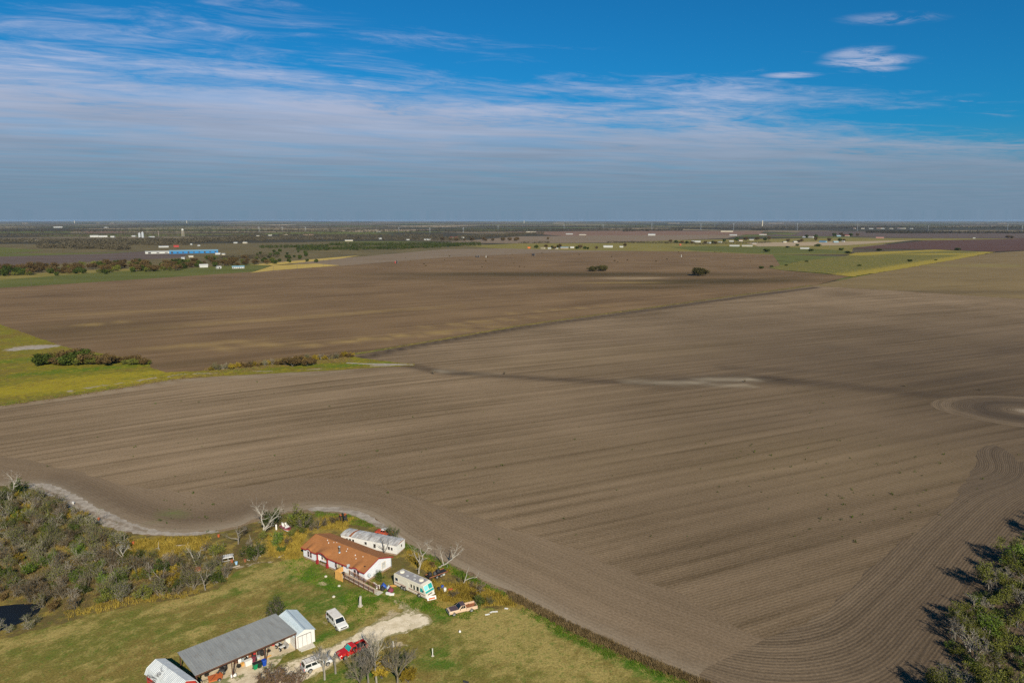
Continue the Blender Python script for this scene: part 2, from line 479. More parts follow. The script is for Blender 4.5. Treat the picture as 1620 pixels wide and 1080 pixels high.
# ground materials -------------------------------------------------
def soil_mat(name, c_dark, c_light, wet_shade, pale, gold, pass_w=5.5, row_w=1.0, fine=0.35, stripe=1.0, passes=1.0):
    m, g = mat_new(name)
    row = g.n('Attribute', {'attribute_name': 'row'}).outputs['Vector']
    mk = g.n('SeparateColor', None, _0=g.n('Attribute', {'attribute_name': 'mask'}).outputs['Color'])
    pos = g.n('NewGeometry').outputs['Position']
    # broad implement passes, long streaks, single rows
    s1 = g.noise(g.scale(row, (1 / pass_w, 1 / 160, 1)), 1.0, 2.0, 0.5, 0.15)
    s2 = g.noise(g.scale(row, (1 / (pass_w * 0.3), 1 / 55, 1)), 1.0, 3.0, 0.6)
    u = g.n('SeparateXYZ', None, Vector=row).outputs[0]
    wob = g.noise(g.scale(row, (0.06, 0.02, 1)), 1.0, 2.0)
    ph = g.m('ADD', g.m('MULTIPLY', u, 2 * PI / row_w), g.m('MULTIPLY', wob, 6.0))
    rows = g.m('SINE', ph)
    s3 = g.noise(g.scale(row, (1 / 0.45, 1 / 3.5, 1)), 1.0, 2.0, 0.6)
    clod = g.noise(pos, 1.9, 6.0, 0.78)
    patch = g.noise(pos, 0.012, 4.0, 0.55)
    patch2 = g.noise(g.scale(row, (0.035, 0.010, 1)), 1.0, 4.0, 0.6)
    f = g.m('ADD', g.m('MULTIPLY', g.m('SUBTRACT', s1, 0.5), 1.5 * stripe), g.m('MULTIPLY', g.m('SUBTRACT', s2, 0.5), 0.85 * stripe))
    f = g.m('ADD', f, g.m('MULTIPLY', g.m('SUBTRACT', s3, 0.5), 0.9 * fine))
    f = g.m('ADD', f, g.m('MULTIPLY', rows, 0.20 * fine))
    f = g.m('ADD', f, g.m('MULTIPLY', g.m('SUBTRACT', clod, 0.5), 2.3))
    f = g.m('ADD', f, g.m('MULTIPLY', g.m('SUBTRACT', patch, 0.5), 0.9))
    f = g.m('ADD', f, g.m('MULTIPLY', g.m('SUBTRACT', patch2, 0.5), 0.6))
    psn = g.m('ADD', g.m('MULTIPLY', u, 2 * PI / (pass_w * 1.1)), g.m('MULTIPLY', g.noise(g.scale(row, (0.03, 0.008, 1)), 1.0, 3.0), 7.0))
    psn = g.m('POWER', g.m('ADD', 0.5, g.m('MULTIPLY', g.m('SINE', psn), 0.5)), 5.0)
    pamp = g.ss(g.noise(g.scale(row, (0.06, 0.016, 1)), 1.0, 4.0, 0.6), 0.30, 0.72, 0.0, 1.0)
    f = g.m('SUBTRACT', f, g.m('MULTIPLY', g.m('MULTIPLY', psn, pamp), 0.40 * passes))
    f = g.m('ADD', f, 0.53, clamp=True)
    c = g.mix(f, c_dark, c_light)
    # masks broken up by the streaks
    brk = g.m('ADD', g.m('MULTIPLY', g.m('SUBTRACT', s2, 0.5), 1.2), g.m('MULTIPLY', g.m('SUBTRACT', patch2, 0.5), 1.2))
    def mask(i, col, k):
        a = mk.outputs[i]
        a = g.m('MULTIPLY', a, g.m('ADD', 1.0, g.m('MULTIPLY', brk, k)), clamp=True)
        return g.mix(a, c_cur[0], col)
    c_cur = [c]
    c_cur[0] = mask(0, wet_shade, 1.2)  # damp soil tone, also used for the painted darkening at right
    c_cur[0] = mask(1, pale, 2.0)
    c_cur[0] = mask(2, gold, 2.5)
    h = g.m('ADD', g.m('MULTIPLY', rows, 0.32 * fine), g.m('MULTIPLY', clod, 1.2))
    finish(g, c_cur[0], 0.95, bump=h, bstr=0.55, bdist=0.10, spec=0.1)
    return m


def grass_mat(name, base, dry, green, dirt, brown, fine=1.0):
    """mask: r = green, g = dry, b = bare"""
    m, g = mat_new(name)
    mk = g.n('SeparateColor', None, _0=g.n('Attribute', {'attribute_name': 'mask'}).outputs['Color'])
    pos = g.n('NewGeometry').outputs['Position']
    n1 = g.noise(pos, 0.11, 5.0, 0.6, 0.4)
    n2 = g.noise(pos, 0.45, 6.0, 0.68)
    n3 = g.noise(pos, 3.0, 4.0, 0.75)
    n4 = g.noise(g.scale(pos, (0.05, 0.05, 1)), 1.0, 4.0)
    n7 = g.noise(g.scale(g.n('VectorRotate', {'rotation_type': 'Z_AXIS'}, Vector=pos, Angle=R(-35)).outputs[0], (0.22, 0.6, 1)), 1.0, 6.0, 0.7, 1.0)
    n6 = g.noise(pos, 0.9, 5.0, 0.7, 0.5)
    n5 = g.noise(g.scale(g.n('VectorRotate', {'rotation_type': 'Z_AXIS'}, Vector=pos, Angle=R(-50)).outputs[0], (0.10, 0.30, 1)), 1.0, 6.0, 0.7, 0.8)
    stre = g.noise(g.scale(g.n('VectorRotate', {'rotation_type': 'Z_AXIS'}, Vector=pos, Angle=R(-40)).outputs[0], (0.15, 1.0, 1)), 1.0, 5.0, 0.65, 0.5)
    gr = g.m('ADD', g.m('MULTIPLY', mk.outputs[0], 1.3), g.m('ADD', g.m('MULTIPLY', g.m('SUBTRACT', n1, 0.5), 1.6), g.m('MULTIPLY', g.m('SUBTRACT', stre, 0.5), 1.2)))
    dr = g.m('ADD', g.m('MULTIPLY', mk.outputs[1], 1.3), g.m('ADD', g.m('MULTIPLY', g.m('SUBTRACT', n2, 0.44), 2.6), g.m('MULTIPLY', g.m('SUBTRACT', n5, 0.45), 2.0)))
    ba = g.m('ADD', g.m('MULTIPLY', mk.outputs[2], 1.5), g.m('MULTIPLY', g.m('SUBTRACT', n2, 0.5), 1.8))
    c = g.mix(g.ss(n4, 0.4, 0.62), base, brown)
    c = g.mix(g.ss(gr, 0.15, 1.15), c, green)
    c = g.mix(g.m('MULTIPLY', g.ss(dr, 0.12, 0.85), 0.9), c, dry)
    c = g.mix(g.m('MULTIPLY', g.ss(n6, 0.52, 0.64), 0.55), c, green)
    c = g.mix(g.m('MULTIPLY', g.ss(n7, 0.50, 0.62), 0.5), c, brown)
    c = g.mix(g.ss(ba, 0.55, 0.85), c, dirt)
    f = g.lin(n3, 0.25, 0.75, 1 - 0.42 * fine, 1 + 0.42 * fine)
    c = g.mix(1.0, c, g.n('CombineColor', None, _0=f, _1=f, _2=f).outputs[0], 'MULTIPLY')
    finish(g, c, 0.95, bump=g.m('ADD', n3, n2), bstr=0.6, bdist=0.12, spec=0.1)
    return m


def dirt_mat(name, c1, c2, grassc, amt=0.5, scale=0.5):
    m, g = mat_new(name)
    mk = g.n('SeparateColor', None, _0=g.n('Attribute', {'attribute_name': 'mask'}).outputs['Color'])
    pos = g.n('NewGeometry').outputs['Position']
    n1 = g.noise(pos, scale, 6.0, 0.65)
    n2 = g.noise(pos, 4.0, 4.0, 0.7)
    c = g.mix(g.ss(n1, 0.35, 0.65), c1, c2)
    k = g.m('ADD', g.m('MULTIPLY', mk.outputs[0], 1.4), g.m('MULTIPLY', g.m('SUBTRACT', g.noise(pos, 0.9, 6.0, 0.7), 0.5), 2.2))
    c = g.mix(g.m('MULTIPLY', g.ss(k, 0.45, 0.75), amt), c, grassc)
    f = g.lin(n2, 0.3, 0.7, 0.88, 1.1)
    c = g.mix(1.0, c, g.n('CombineColor', None, _0=f, _1=f, _2=f).outputs[0], 'MULTIPLY')
    finish(g, c, 0.95, bump=n2, bstr=0.4, bdist=0.05, spec=0.1)
    return m


def far_field(name, c1, c2, scale=0.01):
    m, g = mat_new(name)
    pos = g.n('NewGeometry').outputs['Position']
    n1 = g.noise(g.scale(pos, (0.5, 1.6, 1)), scale, 5.0, 0.6)
    n2 = g.noise(g.scale(pos, (1, 1, 1)), scale * 12, 4.0, 0.65)
    c = g.mix(g.m('ADD', g.m('MULTIPLY', g.ss(n1, 0.3, 0.7), 0.7), g.m('MULTIPLY', n2, 0.35)), c1, c2)
    finish(g, c, 0.95, spec=0.1)
    return m


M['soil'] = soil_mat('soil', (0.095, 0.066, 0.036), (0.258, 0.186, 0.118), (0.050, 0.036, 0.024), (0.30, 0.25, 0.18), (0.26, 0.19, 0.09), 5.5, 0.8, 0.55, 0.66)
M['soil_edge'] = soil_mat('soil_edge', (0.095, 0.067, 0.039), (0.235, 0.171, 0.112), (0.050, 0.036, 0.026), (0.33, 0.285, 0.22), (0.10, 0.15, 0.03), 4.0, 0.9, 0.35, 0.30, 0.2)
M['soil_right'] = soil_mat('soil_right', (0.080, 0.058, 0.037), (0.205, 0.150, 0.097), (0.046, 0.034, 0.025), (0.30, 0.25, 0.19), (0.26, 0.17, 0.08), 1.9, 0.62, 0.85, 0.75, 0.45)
M['soil_upper'] = soil_mat('soil_upper', (0.092, 0.058, 0.030), (0.205, 0.135, 0.072), (0.058, 0.041, 0.016), (0.27, 0.20, 0.12), (0.31, 0.215, 0.080), 9.0, 2.0, 0.4, 0.8, 0.7)
M['soil_far'] = soil_mat('soil_far', (0.125, 0.090, 0.042), (0.205, 0.148, 0.070), (0.050, 0.036, 0.026), (0.30, 0.25, 0.19), (0.20, 0.17, 0.05), 8.0, 2.0, 0.5, 0.9)
M['lawn'] = grass_mat('lawn', (0.120, 0.118, 0.024), (0.29, 0.225, 0.075), (0.056, 0.112, 0.011), (0.36, 0.29, 0.18), (0.165, 0.122, 0.034), 1.35)
M['meadow'] = grass_mat('meadow', (0.138, 0.128, 0.015), (0.27, 0.215, 0.016), (0.070, 0.115, 0.008), (0.27, 0.22, 0.16), (0.140, 0.100, 0.022), 0.7)
M['scrub_ground'] = grass_mat('scrub_ground', (0.115, 0.092, 0.030), (0.27, 0.195, 0.045), (0.065, 0.095, 0.014), (0.33, 0.27, 0.20), (0.095, 0.070, 0.028))
M['drive'] = dirt_mat('drive', (0.50, 0.42, 0.29), (0.66, 0.57, 0.43), (0.17, 0.15, 0.05), 0.85)
M['yard_dirt'] = dirt_mat('yard_dirt', (0.45, 0.37, 0.26), (0.56, 0.48, 0.36), (0.10, 0.12, 0.025), 0.8)
M['pale_dirt'] = dirt_mat('pale_dirt', (0.22, 0.188, 0.155), (0.335, 0.295, 0.25), (0.17, 0.13, 0.09), 0.7)
M['base_ground'] = None


def base_ground_mat():
    m, g = mat_new('far_country')
    pos = g.n('NewGeometry').outputs['Position']
    vor = g.n('TexVoronoi', {'feature': 'F1', 'voronoi_dimensions': '2D'}, Vector=g.scale(pos, (0.7, 1.0, 1)), Scale=1 / 520.0)
    vc = g.n('SeparateColor', None, _0=vor.outputs['Color'])
    n1 = g.noise(pos, 1 / 1500.0, 4.0, 0.6)
    n2 = g.noise(pos, 1 / 90.0, 5.0, 0.65)
    wood = g.mix(n2, (0.026, 0.028, 0.018), (0.075, 0.062, 0.042))
    fld = g.mix(vc.outputs[1], (0.13, 0.10, 0.065), (0.24, 0.19, 0.11))
    fld = g.mix(g.ss(vc.outputs[2], 0.6, 0.7), fld, (0.10, 0.11, 0.03))
    k = g.ss(g.m('ADD', g.m('MULTIPLY', vc.outputs[0], 0.6), g.m('MULTIPLY', n1, 0.7)), 0.60, 0.72)
    c = g.mix(k, wood, fld)
    c = g.mix(g.m('MULTIPLY', g.ss(n2, 0.58, 0.66), 0.7), c, (0.04, 0.035, 0.024))
    finish(g, c, 1.0, spec=0.05)
    return m


M['base_ground'] = base_ground_mat()

# ------------------------------------------------------------------ ground sheets
def densify(poly, step, jit, rnd):
    out = []
    n = len(poly)
    for i in range(n):
        a, b = Vector(poly[i]), Vector(poly[(i + 1) % n])
        L = (b - a).length
        k = max(1, int(L / step))
        nrm = Vector((-(b - a).y, (b - a).x)) / max(L, 1e-6)
        for j in range(k):
            t = j / k
            p = a.lerp(b, t)
            if j: p = p + nrm * rnd.uniform(-jit, jit)
            out.append(p)
    return out


def smooth_poly(pts, it=2):
    for _ in range(it):
        q = []
        n = len(pts)
        for i in range(n):
            a, b = Vector(pts[i]), Vector(pts[(i + 1) % n])
            q.append(a.lerp(b, 0.25))
            q.append(a.lerp(b, 0.75))
        pts = q
    return pts


def sheet(name, poly, z, mat, px=True, step=0, jit=0.0, grid=0.0, rowf=None, maskf=None, smooth=0, seed=1):
    rnd = random.Random(seed)
    P = [at(*p) for p in poly] if px else list(poly)
    if smooth: P = smooth_poly([Vector(p) for p in P], smooth)
    if step: P = densify(P, step, jit, rnd)
    bm = bmesh.new()
    vs = [bm.verts.new((p[0], p[1], z)) for p in P]
    bm.faces.new(vs)
    bm.normal_update()
    bmesh.ops.triangulate(bm, faces=bm.faces[:], ngon_method='EAR_CLIP')
    if grid:
        for ax in (0, 1):
            lo = min(p[ax] for p in P)
            hi = max(p[ax] for p in P)
            k = lo + grid * 0.37
            while k < hi:
                co = [0, 0, z]
                no = [0, 0, 0]
                co[ax] = k
                no[ax] = 1
                bmesh.ops.bisect_plane(bm, geom=bm.verts[:] + bm.edges[:] + bm.faces[:], plane_co=co, plane_no=no, dist=1e-4)
                k += grid
    for f in bm.faces:
        if f.normal.z < 0: f.normal_flip()
    me = bpy.data.meshes.new(name)
    bm.to_mesh(me)
    bm.free()
    nv = len(me.vertices)
    co = np.empty(nv * 3)
    me.vertices.foreach_get('co', co)
    co = co.reshape(-1, 3)
    if rowf is not None:
        u, v = rowf(co[:, 0], co[:, 1])
        at_ = me.attributes.new('row', 'FLOAT_VECTOR', 'POINT')
        at_.data.foreach_set('vector', np.stack([u, v, np.zeros(nv)], 1).astype(np.float32).ravel())
    a = me.attributes.new('mask', 'FLOAT_COLOR', 'POINT')
    mk = np.zeros((nv, 4), np.float32)
    mk[:, 3] = 1
    if maskf is not None: mk[:, :3] = np.clip(maskf(co[:, 0], co[:, 1]), 0, 1)
    a.data.foreach_set('color', mk.ravel())
    me.materials.append(mat)
    o = bpy.data.objects.new(name, me)
    C.objects.link(o)
    return tag(o, kind='structure')


def blobs(lst):
    """lst of (channel, px, py, radius_along, radius_across, angle_deg, strength) in metres around a surveyed point"""
    L = [(c, *at(px, py), ra, rb, R(an), s) for c, px, py, ra, rb, an, s in lst]
    def f(x, y):
        out = np.zeros((len(x), 3))
        for c, cx, cy_, ra, rb, an, s in L:
            dx_, dy_ = x - cx, y - cy_
            a = (dx_ * math.cos(an) + dy_ * math.sin(an)) / ra
            b = (-dx_ * math.sin(an) + dy_ * math.cos(an)) / rb
            out[:, c] = np.maximum(out[:, c], s * np.exp(-(a * a + b * b) ** 1.5))
        return out
    return f


def pdist(poly):
    P = np.array(poly, float)
    def f(x, y):
        d = np.full(len(x), 1e9)
        s = np.zeros(len(x))
        acc = 0.0
        for i in range(len(P) - 1):
            a, b = P[i], P[i + 1]
            ab = b - a
            L = np.hypot(*ab)
            t = np.clip(((x - a[0]) * ab[0] + (y - a[1]) * ab[1]) / (L * L), 0, 1)
            dd = np.hypot(x - a[0] - t * ab[0], y - a[1] - t * ab[1])
            m_ = dd < d
            s[m_] = (acc + t * L)[m_]
            d[m_] = dd[m_]
            acc += L
        return d, s
    return f


def pathmask(ch, pts, width, strength):
    D = pdist([at(*p) for p in pts])
    def f(x, y):
        out = np.zeros((len(x), 3))
        out[:, ch] = strength * np.exp(-(D(x, y)[0] / width) ** 2)
        return out
    return f


def combine(*fs):
    def f(x, y):
        o = fs[0](x, y)
        for q in fs[1:]: o = np.maximum(o, q(x, y))
        return o
    return f


def main_rows(x, y):
    fx = 0.45 * x - np.where(x < -20, 0.00093 * (x + 20) ** 2, 0)
    return (y - fx) * 0.91, x * 1.1


def upper_rows(x, y):
    a = R(31)
    return -x * math.sin(a) + y * math.cos(a), x * math.cos(a) + y * math.sin(a)


o = MB()
o.quad((-45000, -3000, -0.3), (45000, -3000, -0.3), (45000, 46000, -0.3), (-45000, 46000, -0.3))
tag(o.obj('ground', M['base_ground']), kind='structure')
# low rises along the skyline
o = MB()
rnd = random.Random(5)
for (x0, x1, yy, hh) in ((-21000, -3000, 27000, 55), (-4000, 9000, 24000, 40), (7000, 24000, 29000, 50), (-16000, 3000, 19000, 22)):
    n = 28
    top = []
    for i in range(n + 1):
        t = i / n
        hz_ = hh * math.sin(PI * t) ** 0.7 * (0.75 + 0.25 * math.sin(7 * t + x0)) + rnd.uniform(-2, 2) - 1
        top.append((x0 + (x1 - x0) * t, max(hz_, -0.25)))
    b = len(o.v)
    for x, z in top:
        o.v += [(x, yy - 2500, -0.28), (x, yy, z), (x, yy + 2500, -0.28)]
    for i in range(n):
        for k in (0, 1):
            o.f.append((b + 3 * i + k, b + 3 * i + 3 + k, b + 3 * i + 4 + k, b + 3 * i + 1 + k))
tag(o.obj('hills', M['base_ground']), kind='structure')

# the big ploughed field
def right_vignette(x, y):  # vignette-like darkening towards the right, painted into the soil colour
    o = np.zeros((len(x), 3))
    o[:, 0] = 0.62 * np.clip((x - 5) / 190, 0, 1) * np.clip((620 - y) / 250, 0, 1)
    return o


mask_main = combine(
    right_vignette, pathmask(0, [(570, 566), (640, 550), (820, 519), (1000, 494), (1180, 469), (1290, 455)], 5.0, 0.95),
    pathmask(0, [(640, 577), (700, 588), (800, 595), (900, 601), (1040, 606)], 4.5, 0.9),
    pathmask(0, [(1040, 604), (1180, 598), (1330, 610), (1620, 640)], 15, 0.80),
    pathmask(0, [(1150, 582), (1330, 588), (1500, 600)], 12, 0.58),
    pathmask(1, [(700, 587), (740, 590), (800, 590)], 1.4, 0.7),
    pathmask(1, [(1000, 603), (1080, 606), (1130, 600), (1190, 600)], 4.0, 0.62),
    pathmask(1, [(1090, 607), (1190, 610)], 2.0, 0.5),
    pathmask(1, [(0, 643), (120, 628), (290, 600), (540, 588)], 3.0, 0.35),
    blobs([(0, 1600, 640, 42, 30, 20, 0.85), (0, 1560, 690, 30, 14, 40, 0.45), (0, 1300, 640, 60, 10, 25, 0.5),
           (0, 1480, 545, 160, 40, 25, 0.28), (0, 1350, 520, 200, 60, 25, 0.18), (0, 1560, 760, 90, 60, 30, 0.42), (0, 1350, 800, 90, 55, 30, 0.32), (0, 1440, 640, 170, 75, 25, 0.42), (0, 1500, 560, 220, 80, 25, 0.22), (0, 1300, 900, 60, 40, 30, 0.3),
           (2, 1250, 720, 45, 22, 25, 0.10), (2, 1400, 740, 40, 20, 25, 0.12), (2, 980, 560, 90, 25, 25, 0.07), (2, 950, 720, 60, 25, 25, 0.06)]))
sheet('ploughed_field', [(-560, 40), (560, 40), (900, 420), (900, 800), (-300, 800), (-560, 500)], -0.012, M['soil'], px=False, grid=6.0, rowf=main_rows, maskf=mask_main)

# headland along the lawn and scrub
edge = [(-260, 740), (0, 768), (50, 766), (78, 772), (110, 788), (150, 812), (190, 830), (235, 841), (290, 844), (340, 839), (380, 831), (420, 815), (455, 808), (500, 803), (540, 804), (575, 812), (602, 826), (640, 855), (700, 885), (760, 915), (820, 945), (900, 990), (1000, 1035), (1110, 1080), (1300, 1160)]
edge_xy = [at(*p) for p in edge]
Dedge = pdist(edge_xy)
hl_top = [(1450, 1130), (1300, 1060), (1180, 1000), (1090, 945), (1000, 905), (900, 865), (800, 835), (700, 800), (640, 778), (560, 757), (470, 755), (380, 770), (290, 778), (200, 768), (120, 745), (50, 728), (0, 722), (-260, 700)]
def edge_rows(x, y):
    d, s = Dedge(x, y)
    return d, s
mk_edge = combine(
    right_vignette,
    lambda x, y: np.stack([np.zeros(len(x)), 0.34 * np.exp(-(Dedge(x, y)[0] / 3.2) ** 2), np.zeros(len(x))], 1),
    pathmask(0, [(90, 760), (200, 800), (300, 820), (400, 805)], 6, 0.35),
    blobs([(2, 275, 812, 2.5, 1.5, 0, 0.5), (2, 260, 820, 1.5, 1.2, 0, 0.4)]))
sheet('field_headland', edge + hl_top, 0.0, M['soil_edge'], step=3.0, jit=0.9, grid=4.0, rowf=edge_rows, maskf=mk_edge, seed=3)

# turning rows in front of the tree belt on the right
belt = [(1380, 1130), (1440, 1062), (1480, 1010), (1530, 950), (1570, 890), (1620, 830), (1700, 740)]
belt_xy = [at(*p) for p in belt]
Dbelt = pdist(belt_xy)
low_xy = [at(1000, 1035), at(1110, 1080), at(1420, 1215)]
Dlow = pdist(low_xy)
def right_rows(x, y):
    d1, s1 = Dbelt(x, y)
    d2, s2 = Dlow(x, y)
    k = 26.0
    h = np.clip(0.5 + 0.5 * (d2 - d1) / k, 0, 1)
    d = d2 * (1 - h) + d1 * h - k * h * (1 - h)
    cx, cy_ = at(1552, 742)
    r = np.hypot(x - cx, y - cy_)
    d = d + 7.0 * np.exp(-(r / 16) ** 2)
    return d, s1
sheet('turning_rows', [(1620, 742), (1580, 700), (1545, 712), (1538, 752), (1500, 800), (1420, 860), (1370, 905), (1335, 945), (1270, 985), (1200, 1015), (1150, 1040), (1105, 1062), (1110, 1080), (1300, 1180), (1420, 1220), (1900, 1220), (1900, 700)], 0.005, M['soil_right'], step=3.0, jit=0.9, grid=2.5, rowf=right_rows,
      maskf=combine(right_vignette, blobs([(0, 1560, 800, 60, 20, 40, 0.3), (0, 1500, 1000, 40, 18, 40, 0.45), (2, 1420, 830, 22, 4, 40, 0.22)])), smooth=1, seed=4)
# tight turning circle round the pale spot
cx0, cy0 = at(1626, 650)
sheet('turning_circle', [(cx0 + 34 * math.cos(a) * (1.0 + 0.06 * math.sin(3 * a)), cy0 + 25 * math.sin(a)) for a in [i * PI / 24 for i in range(48)]], 0.009, M['soil_right'], px=False, step=2, jit=0.5, grid=2.5,
      rowf=lambda x, y: (np.hypot((x - cx0) * 0.75, y - cy0) * 1.0, np.arctan2(y - cy0, x - cx0) * 20),
      maskf=lambda x, y: np.stack([0.75 * np.exp(-((np.hypot((x - cx0) * .75, y - cy0) - 13) / 7) ** 2), 0.80 * np.exp(-(np.hypot((x - cx0) * .75, y - cy0) / 3.0) ** 4), 0 * x], 1), seed=6)

# upper field beyond the ditch
mask_up = combine(
    blobs([(0, 900, 434, 280, 45, 0, 0.9), (0, 1120, 445, 150, 42, 10, 1.0), (0, 1010, 455, 110, 22, 10, 0.7), (0, 720, 440, 160, 40, 0, 0.35),
           (1, 1000, 440, 45, 18, 5, 0.8), (2, 980, 447, 60, 10, 5, 0.5), (0, 150, 520, 60, 60, 0, 0.35), (0, 290, 575, 30, 12, 20, 0.4),
           (2, 330, 545, 40, 8, 30, 0.45), (2, 160, 512, 22, 5, 30, 0.55), (2, 400, 548, 30, 5, 30, 0.45), (2, 640, 530, 70, 4, 31, 0.6), (2, 780, 508, 60, 4, 31, 0.55), (2, 560, 540, 50, 3, 31, 0.45), (2, 880, 490, 60, 4, 31, 0.45), (2, 700, 515, 40, 3, 31, 0.4),
           (2, 300, 490, 90, 12, 20, 0.25), (2, 500, 500, 120, 10, 31, 0.3), (0, 1230, 440, 60, 20, 30, 0.6)]),
    pathmask(0, [(560, 562), (640, 548), (820, 518), (1000, 493), (1180, 467), (1290, 452)], 3.5, 0.8),
    pathmask(0, [(500, 412), (850, 412), (1000, 417), (1230, 425)], 14, 0.28))
upper = [(-200, 470), (0, 455), (130, 447), (300, 436), (430, 428), (540, 420), (700, 407), (850, 400), (1000, 397), (1130, 397), (1222, 402), (1240, 428), (1345, 437), (1290, 451), (1180, 466), (1000, 491), (820, 516), (640, 546), (545, 564), (460, 572), (330, 588), (255, 590), (236, 582), (232, 573), (180, 565), (100, 548), (0, 513), (-200, 470.5)]
sheet('upper_field', upper, 0.03, M['soil_upper'], step=5, jit=0.6, grid=12, rowf=upper_rows, maskf=mask_up, seed=5)
sheet('right_field', [(1285, 452), (1345, 440), (1450, 420), (1572, 400), (1700, 392), (1950, 420), (1950, 500), (1620, 473), (1450, 462)], 0.04, M['soil_far'], step=8, jit=0.8, grid=20, rowf=lambda x, y: main_rows(x, y * 1.0),
      maskf=blobs([(0, 1400, 462, 200, 20, 0, 0.5), (2, 1560, 420, 120, 40, 0, 0.4)]), seed=7)
# field ditch between the two
mdt = combine(pathmask(1, [(545, 562), (640, 547), (820, 515.5), (1000, 490.5)], 1.0, 0.2), pathmask(0, [(545, 562), (620, 551)], 3, 0.7))
def strip(pts, w):
    P = [Vector(at(*p)) for p in pts]
    L, Rr = [], []
    for i, p in enumerate(P):
        d = (P[min(i + 1, len(P) - 1)] - P[max(i - 1, 0)]).normalized()
        n = Vector((-d.y, d.x))
        ww = w[i] if isinstance(w, (list, tuple)) else w
        L.append(p + n * ww / 2)
        Rr.append(p - n * ww / 2)
    return [tuple(p) for p in L + Rr[::-1]]
sheet('ditch_verge', strip([(540, 563), (580, 557), (640, 546.5), (720, 533), (820, 515.5), (900, 504), (1000, 490.5), (1090, 478), (1180, 465.5), (1285, 451.5)], [5, 4.5, 4.5, 4, 4.5, 4, 5, 4.5, 6, 7]), 0.06, M['scrub_ground'], px=False, step=3, jit=0.7, grid=8, maskf=mdt, seed=8)

# meadow on the left
mask_mead = combine(
    blobs([(0, 40, 570, 60, 10, 20, 0.6), (0, 130, 585, 50, 8, 25, 0.8), (0, 560, 577, 20, 5, 25, 0.9), (0, 480, 580, 30, 5, 25, 0.6), (1, 60, 615, 60, 12, 25, 0.5), (1, 180, 595, 40, 6, 25, 0.5), (1, 10, 620, 30, 8, 25, 0.6),
           (2, 55, 549, 14, 9, 10, 0.9), (2, 20, 553, 8, 4, 10, 0.7), (2, 515, 567, 3, 2, 0, 0.7), (2, 620, 577, 14, 2.5, 20, 1.0)]),
    pathmask(2, [(100, 620), (180, 607), (290, 592), (400, 588), (520, 583)], 1.8, 0.62),
    pathmask(0, [(0, 640), (110, 624), (170, 614)], 2.5, 0.8),
    pathmask(0, [(200, 596), (330, 590), (420, 580)], 2.5, 0.6))
sheet('meadow', [(-300, 440), (0, 513), (100, 548), (232, 572), (238, 581), (262, 589), (330, 586), (440, 569), (500, 565), (545, 561), (575, 567), (620, 572.5), (655, 575), (655, 578.5), (610, 580), (540, 585), (400, 592), (280, 599), (200, 612), (100, 628), (0, 642), (-300, 700)], 0.05, M['meadow'], step=2.5, jit=0.6, grid=5, maskf=mask_mead, seed=9)
sheet('dirt_patch', strip([(548, 574), (575, 575.5), (610, 576.5), (655, 577)], [2.0, 2.5, 5, 1.0]), 0.07, M['pale_dirt'], px=False, step=1.5, jit=0.35, seed=33)
sheet('dirt_patch', [(8, 555), (22, 551), (40, 549.5), (62, 547), (95, 546), (94, 548), (72, 550), (66, 552), (40, 553), (22, 555.5)], 0.07, M['pale_dirt'], step=1.5, jit=0.9, seed=34)

# scrub and lawn
scrub_poly = [(-260, 745), (0, 769), (48, 768), (60, 778), (95, 790), (115, 806), (150, 822), (180, 838), (235, 847), (290, 848), (340, 842), (380, 834), (420, 820), (455, 811), (500, 812), (540, 812), (570, 820), (602, 840), (640, 862), (700, 890), (760, 919), (820, 949), (900, 994), (1000, 1039), (1110, 1083), (1300, 1168), (1300, 1400), (-300, 1400)]
mask_scrub = blobs([(1, 220, 865, 16, 3.5, 0, 0.8), (1, 130, 860, 8, 4, 0, 0.5), (1, 450, 865, 8, 5, -40, 0.9), (1, 520, 835, 6, 3, 0, 0.5), (1, 60, 800, 8, 4, -20, 0.6),
                    (1, 720, 955, 7, 3, -40, 0.9), (1, 790, 940, 7, 3, -40, 0.9), (1, 670, 885, 7, 3, -40, 0.6), (0, 610, 830, 10, 2, -40, 0.8), (0, 740, 910, 14, 1.6, -40, 0.95), (0, 560, 815, 8, 2, 0, 0.6), (0, 470, 905, 6, 4, -30, 0.8),
                    (2, 400, 893, 6, 1.5, 20, 0.55), (2, 120, 985, 14, 1.2, 25, 0.5), (2, 580, 815, 4, 1.2, -30, 0.5)])
sheet('scrub_ground', scrub_poly, 0.012, M['scrub_ground'], step=1.2, jit=0.45, grid=2.0, maskf=mask_scrub, seed=10)
lawn_poly = [(-250, 1110), (-30, 1020), (40, 1000), (110, 982), (200, 960), (300, 943), (345, 932), (372, 905), (400, 892), (440, 888), (478, 882), (560, 905), (610, 912), (640, 918), (672, 948), (690, 962), (770, 962), (835, 962), (900, 1001), (1000, 1046), (1110, 1090), (1300, 1175), (1300, 1400), (-300, 1400)]
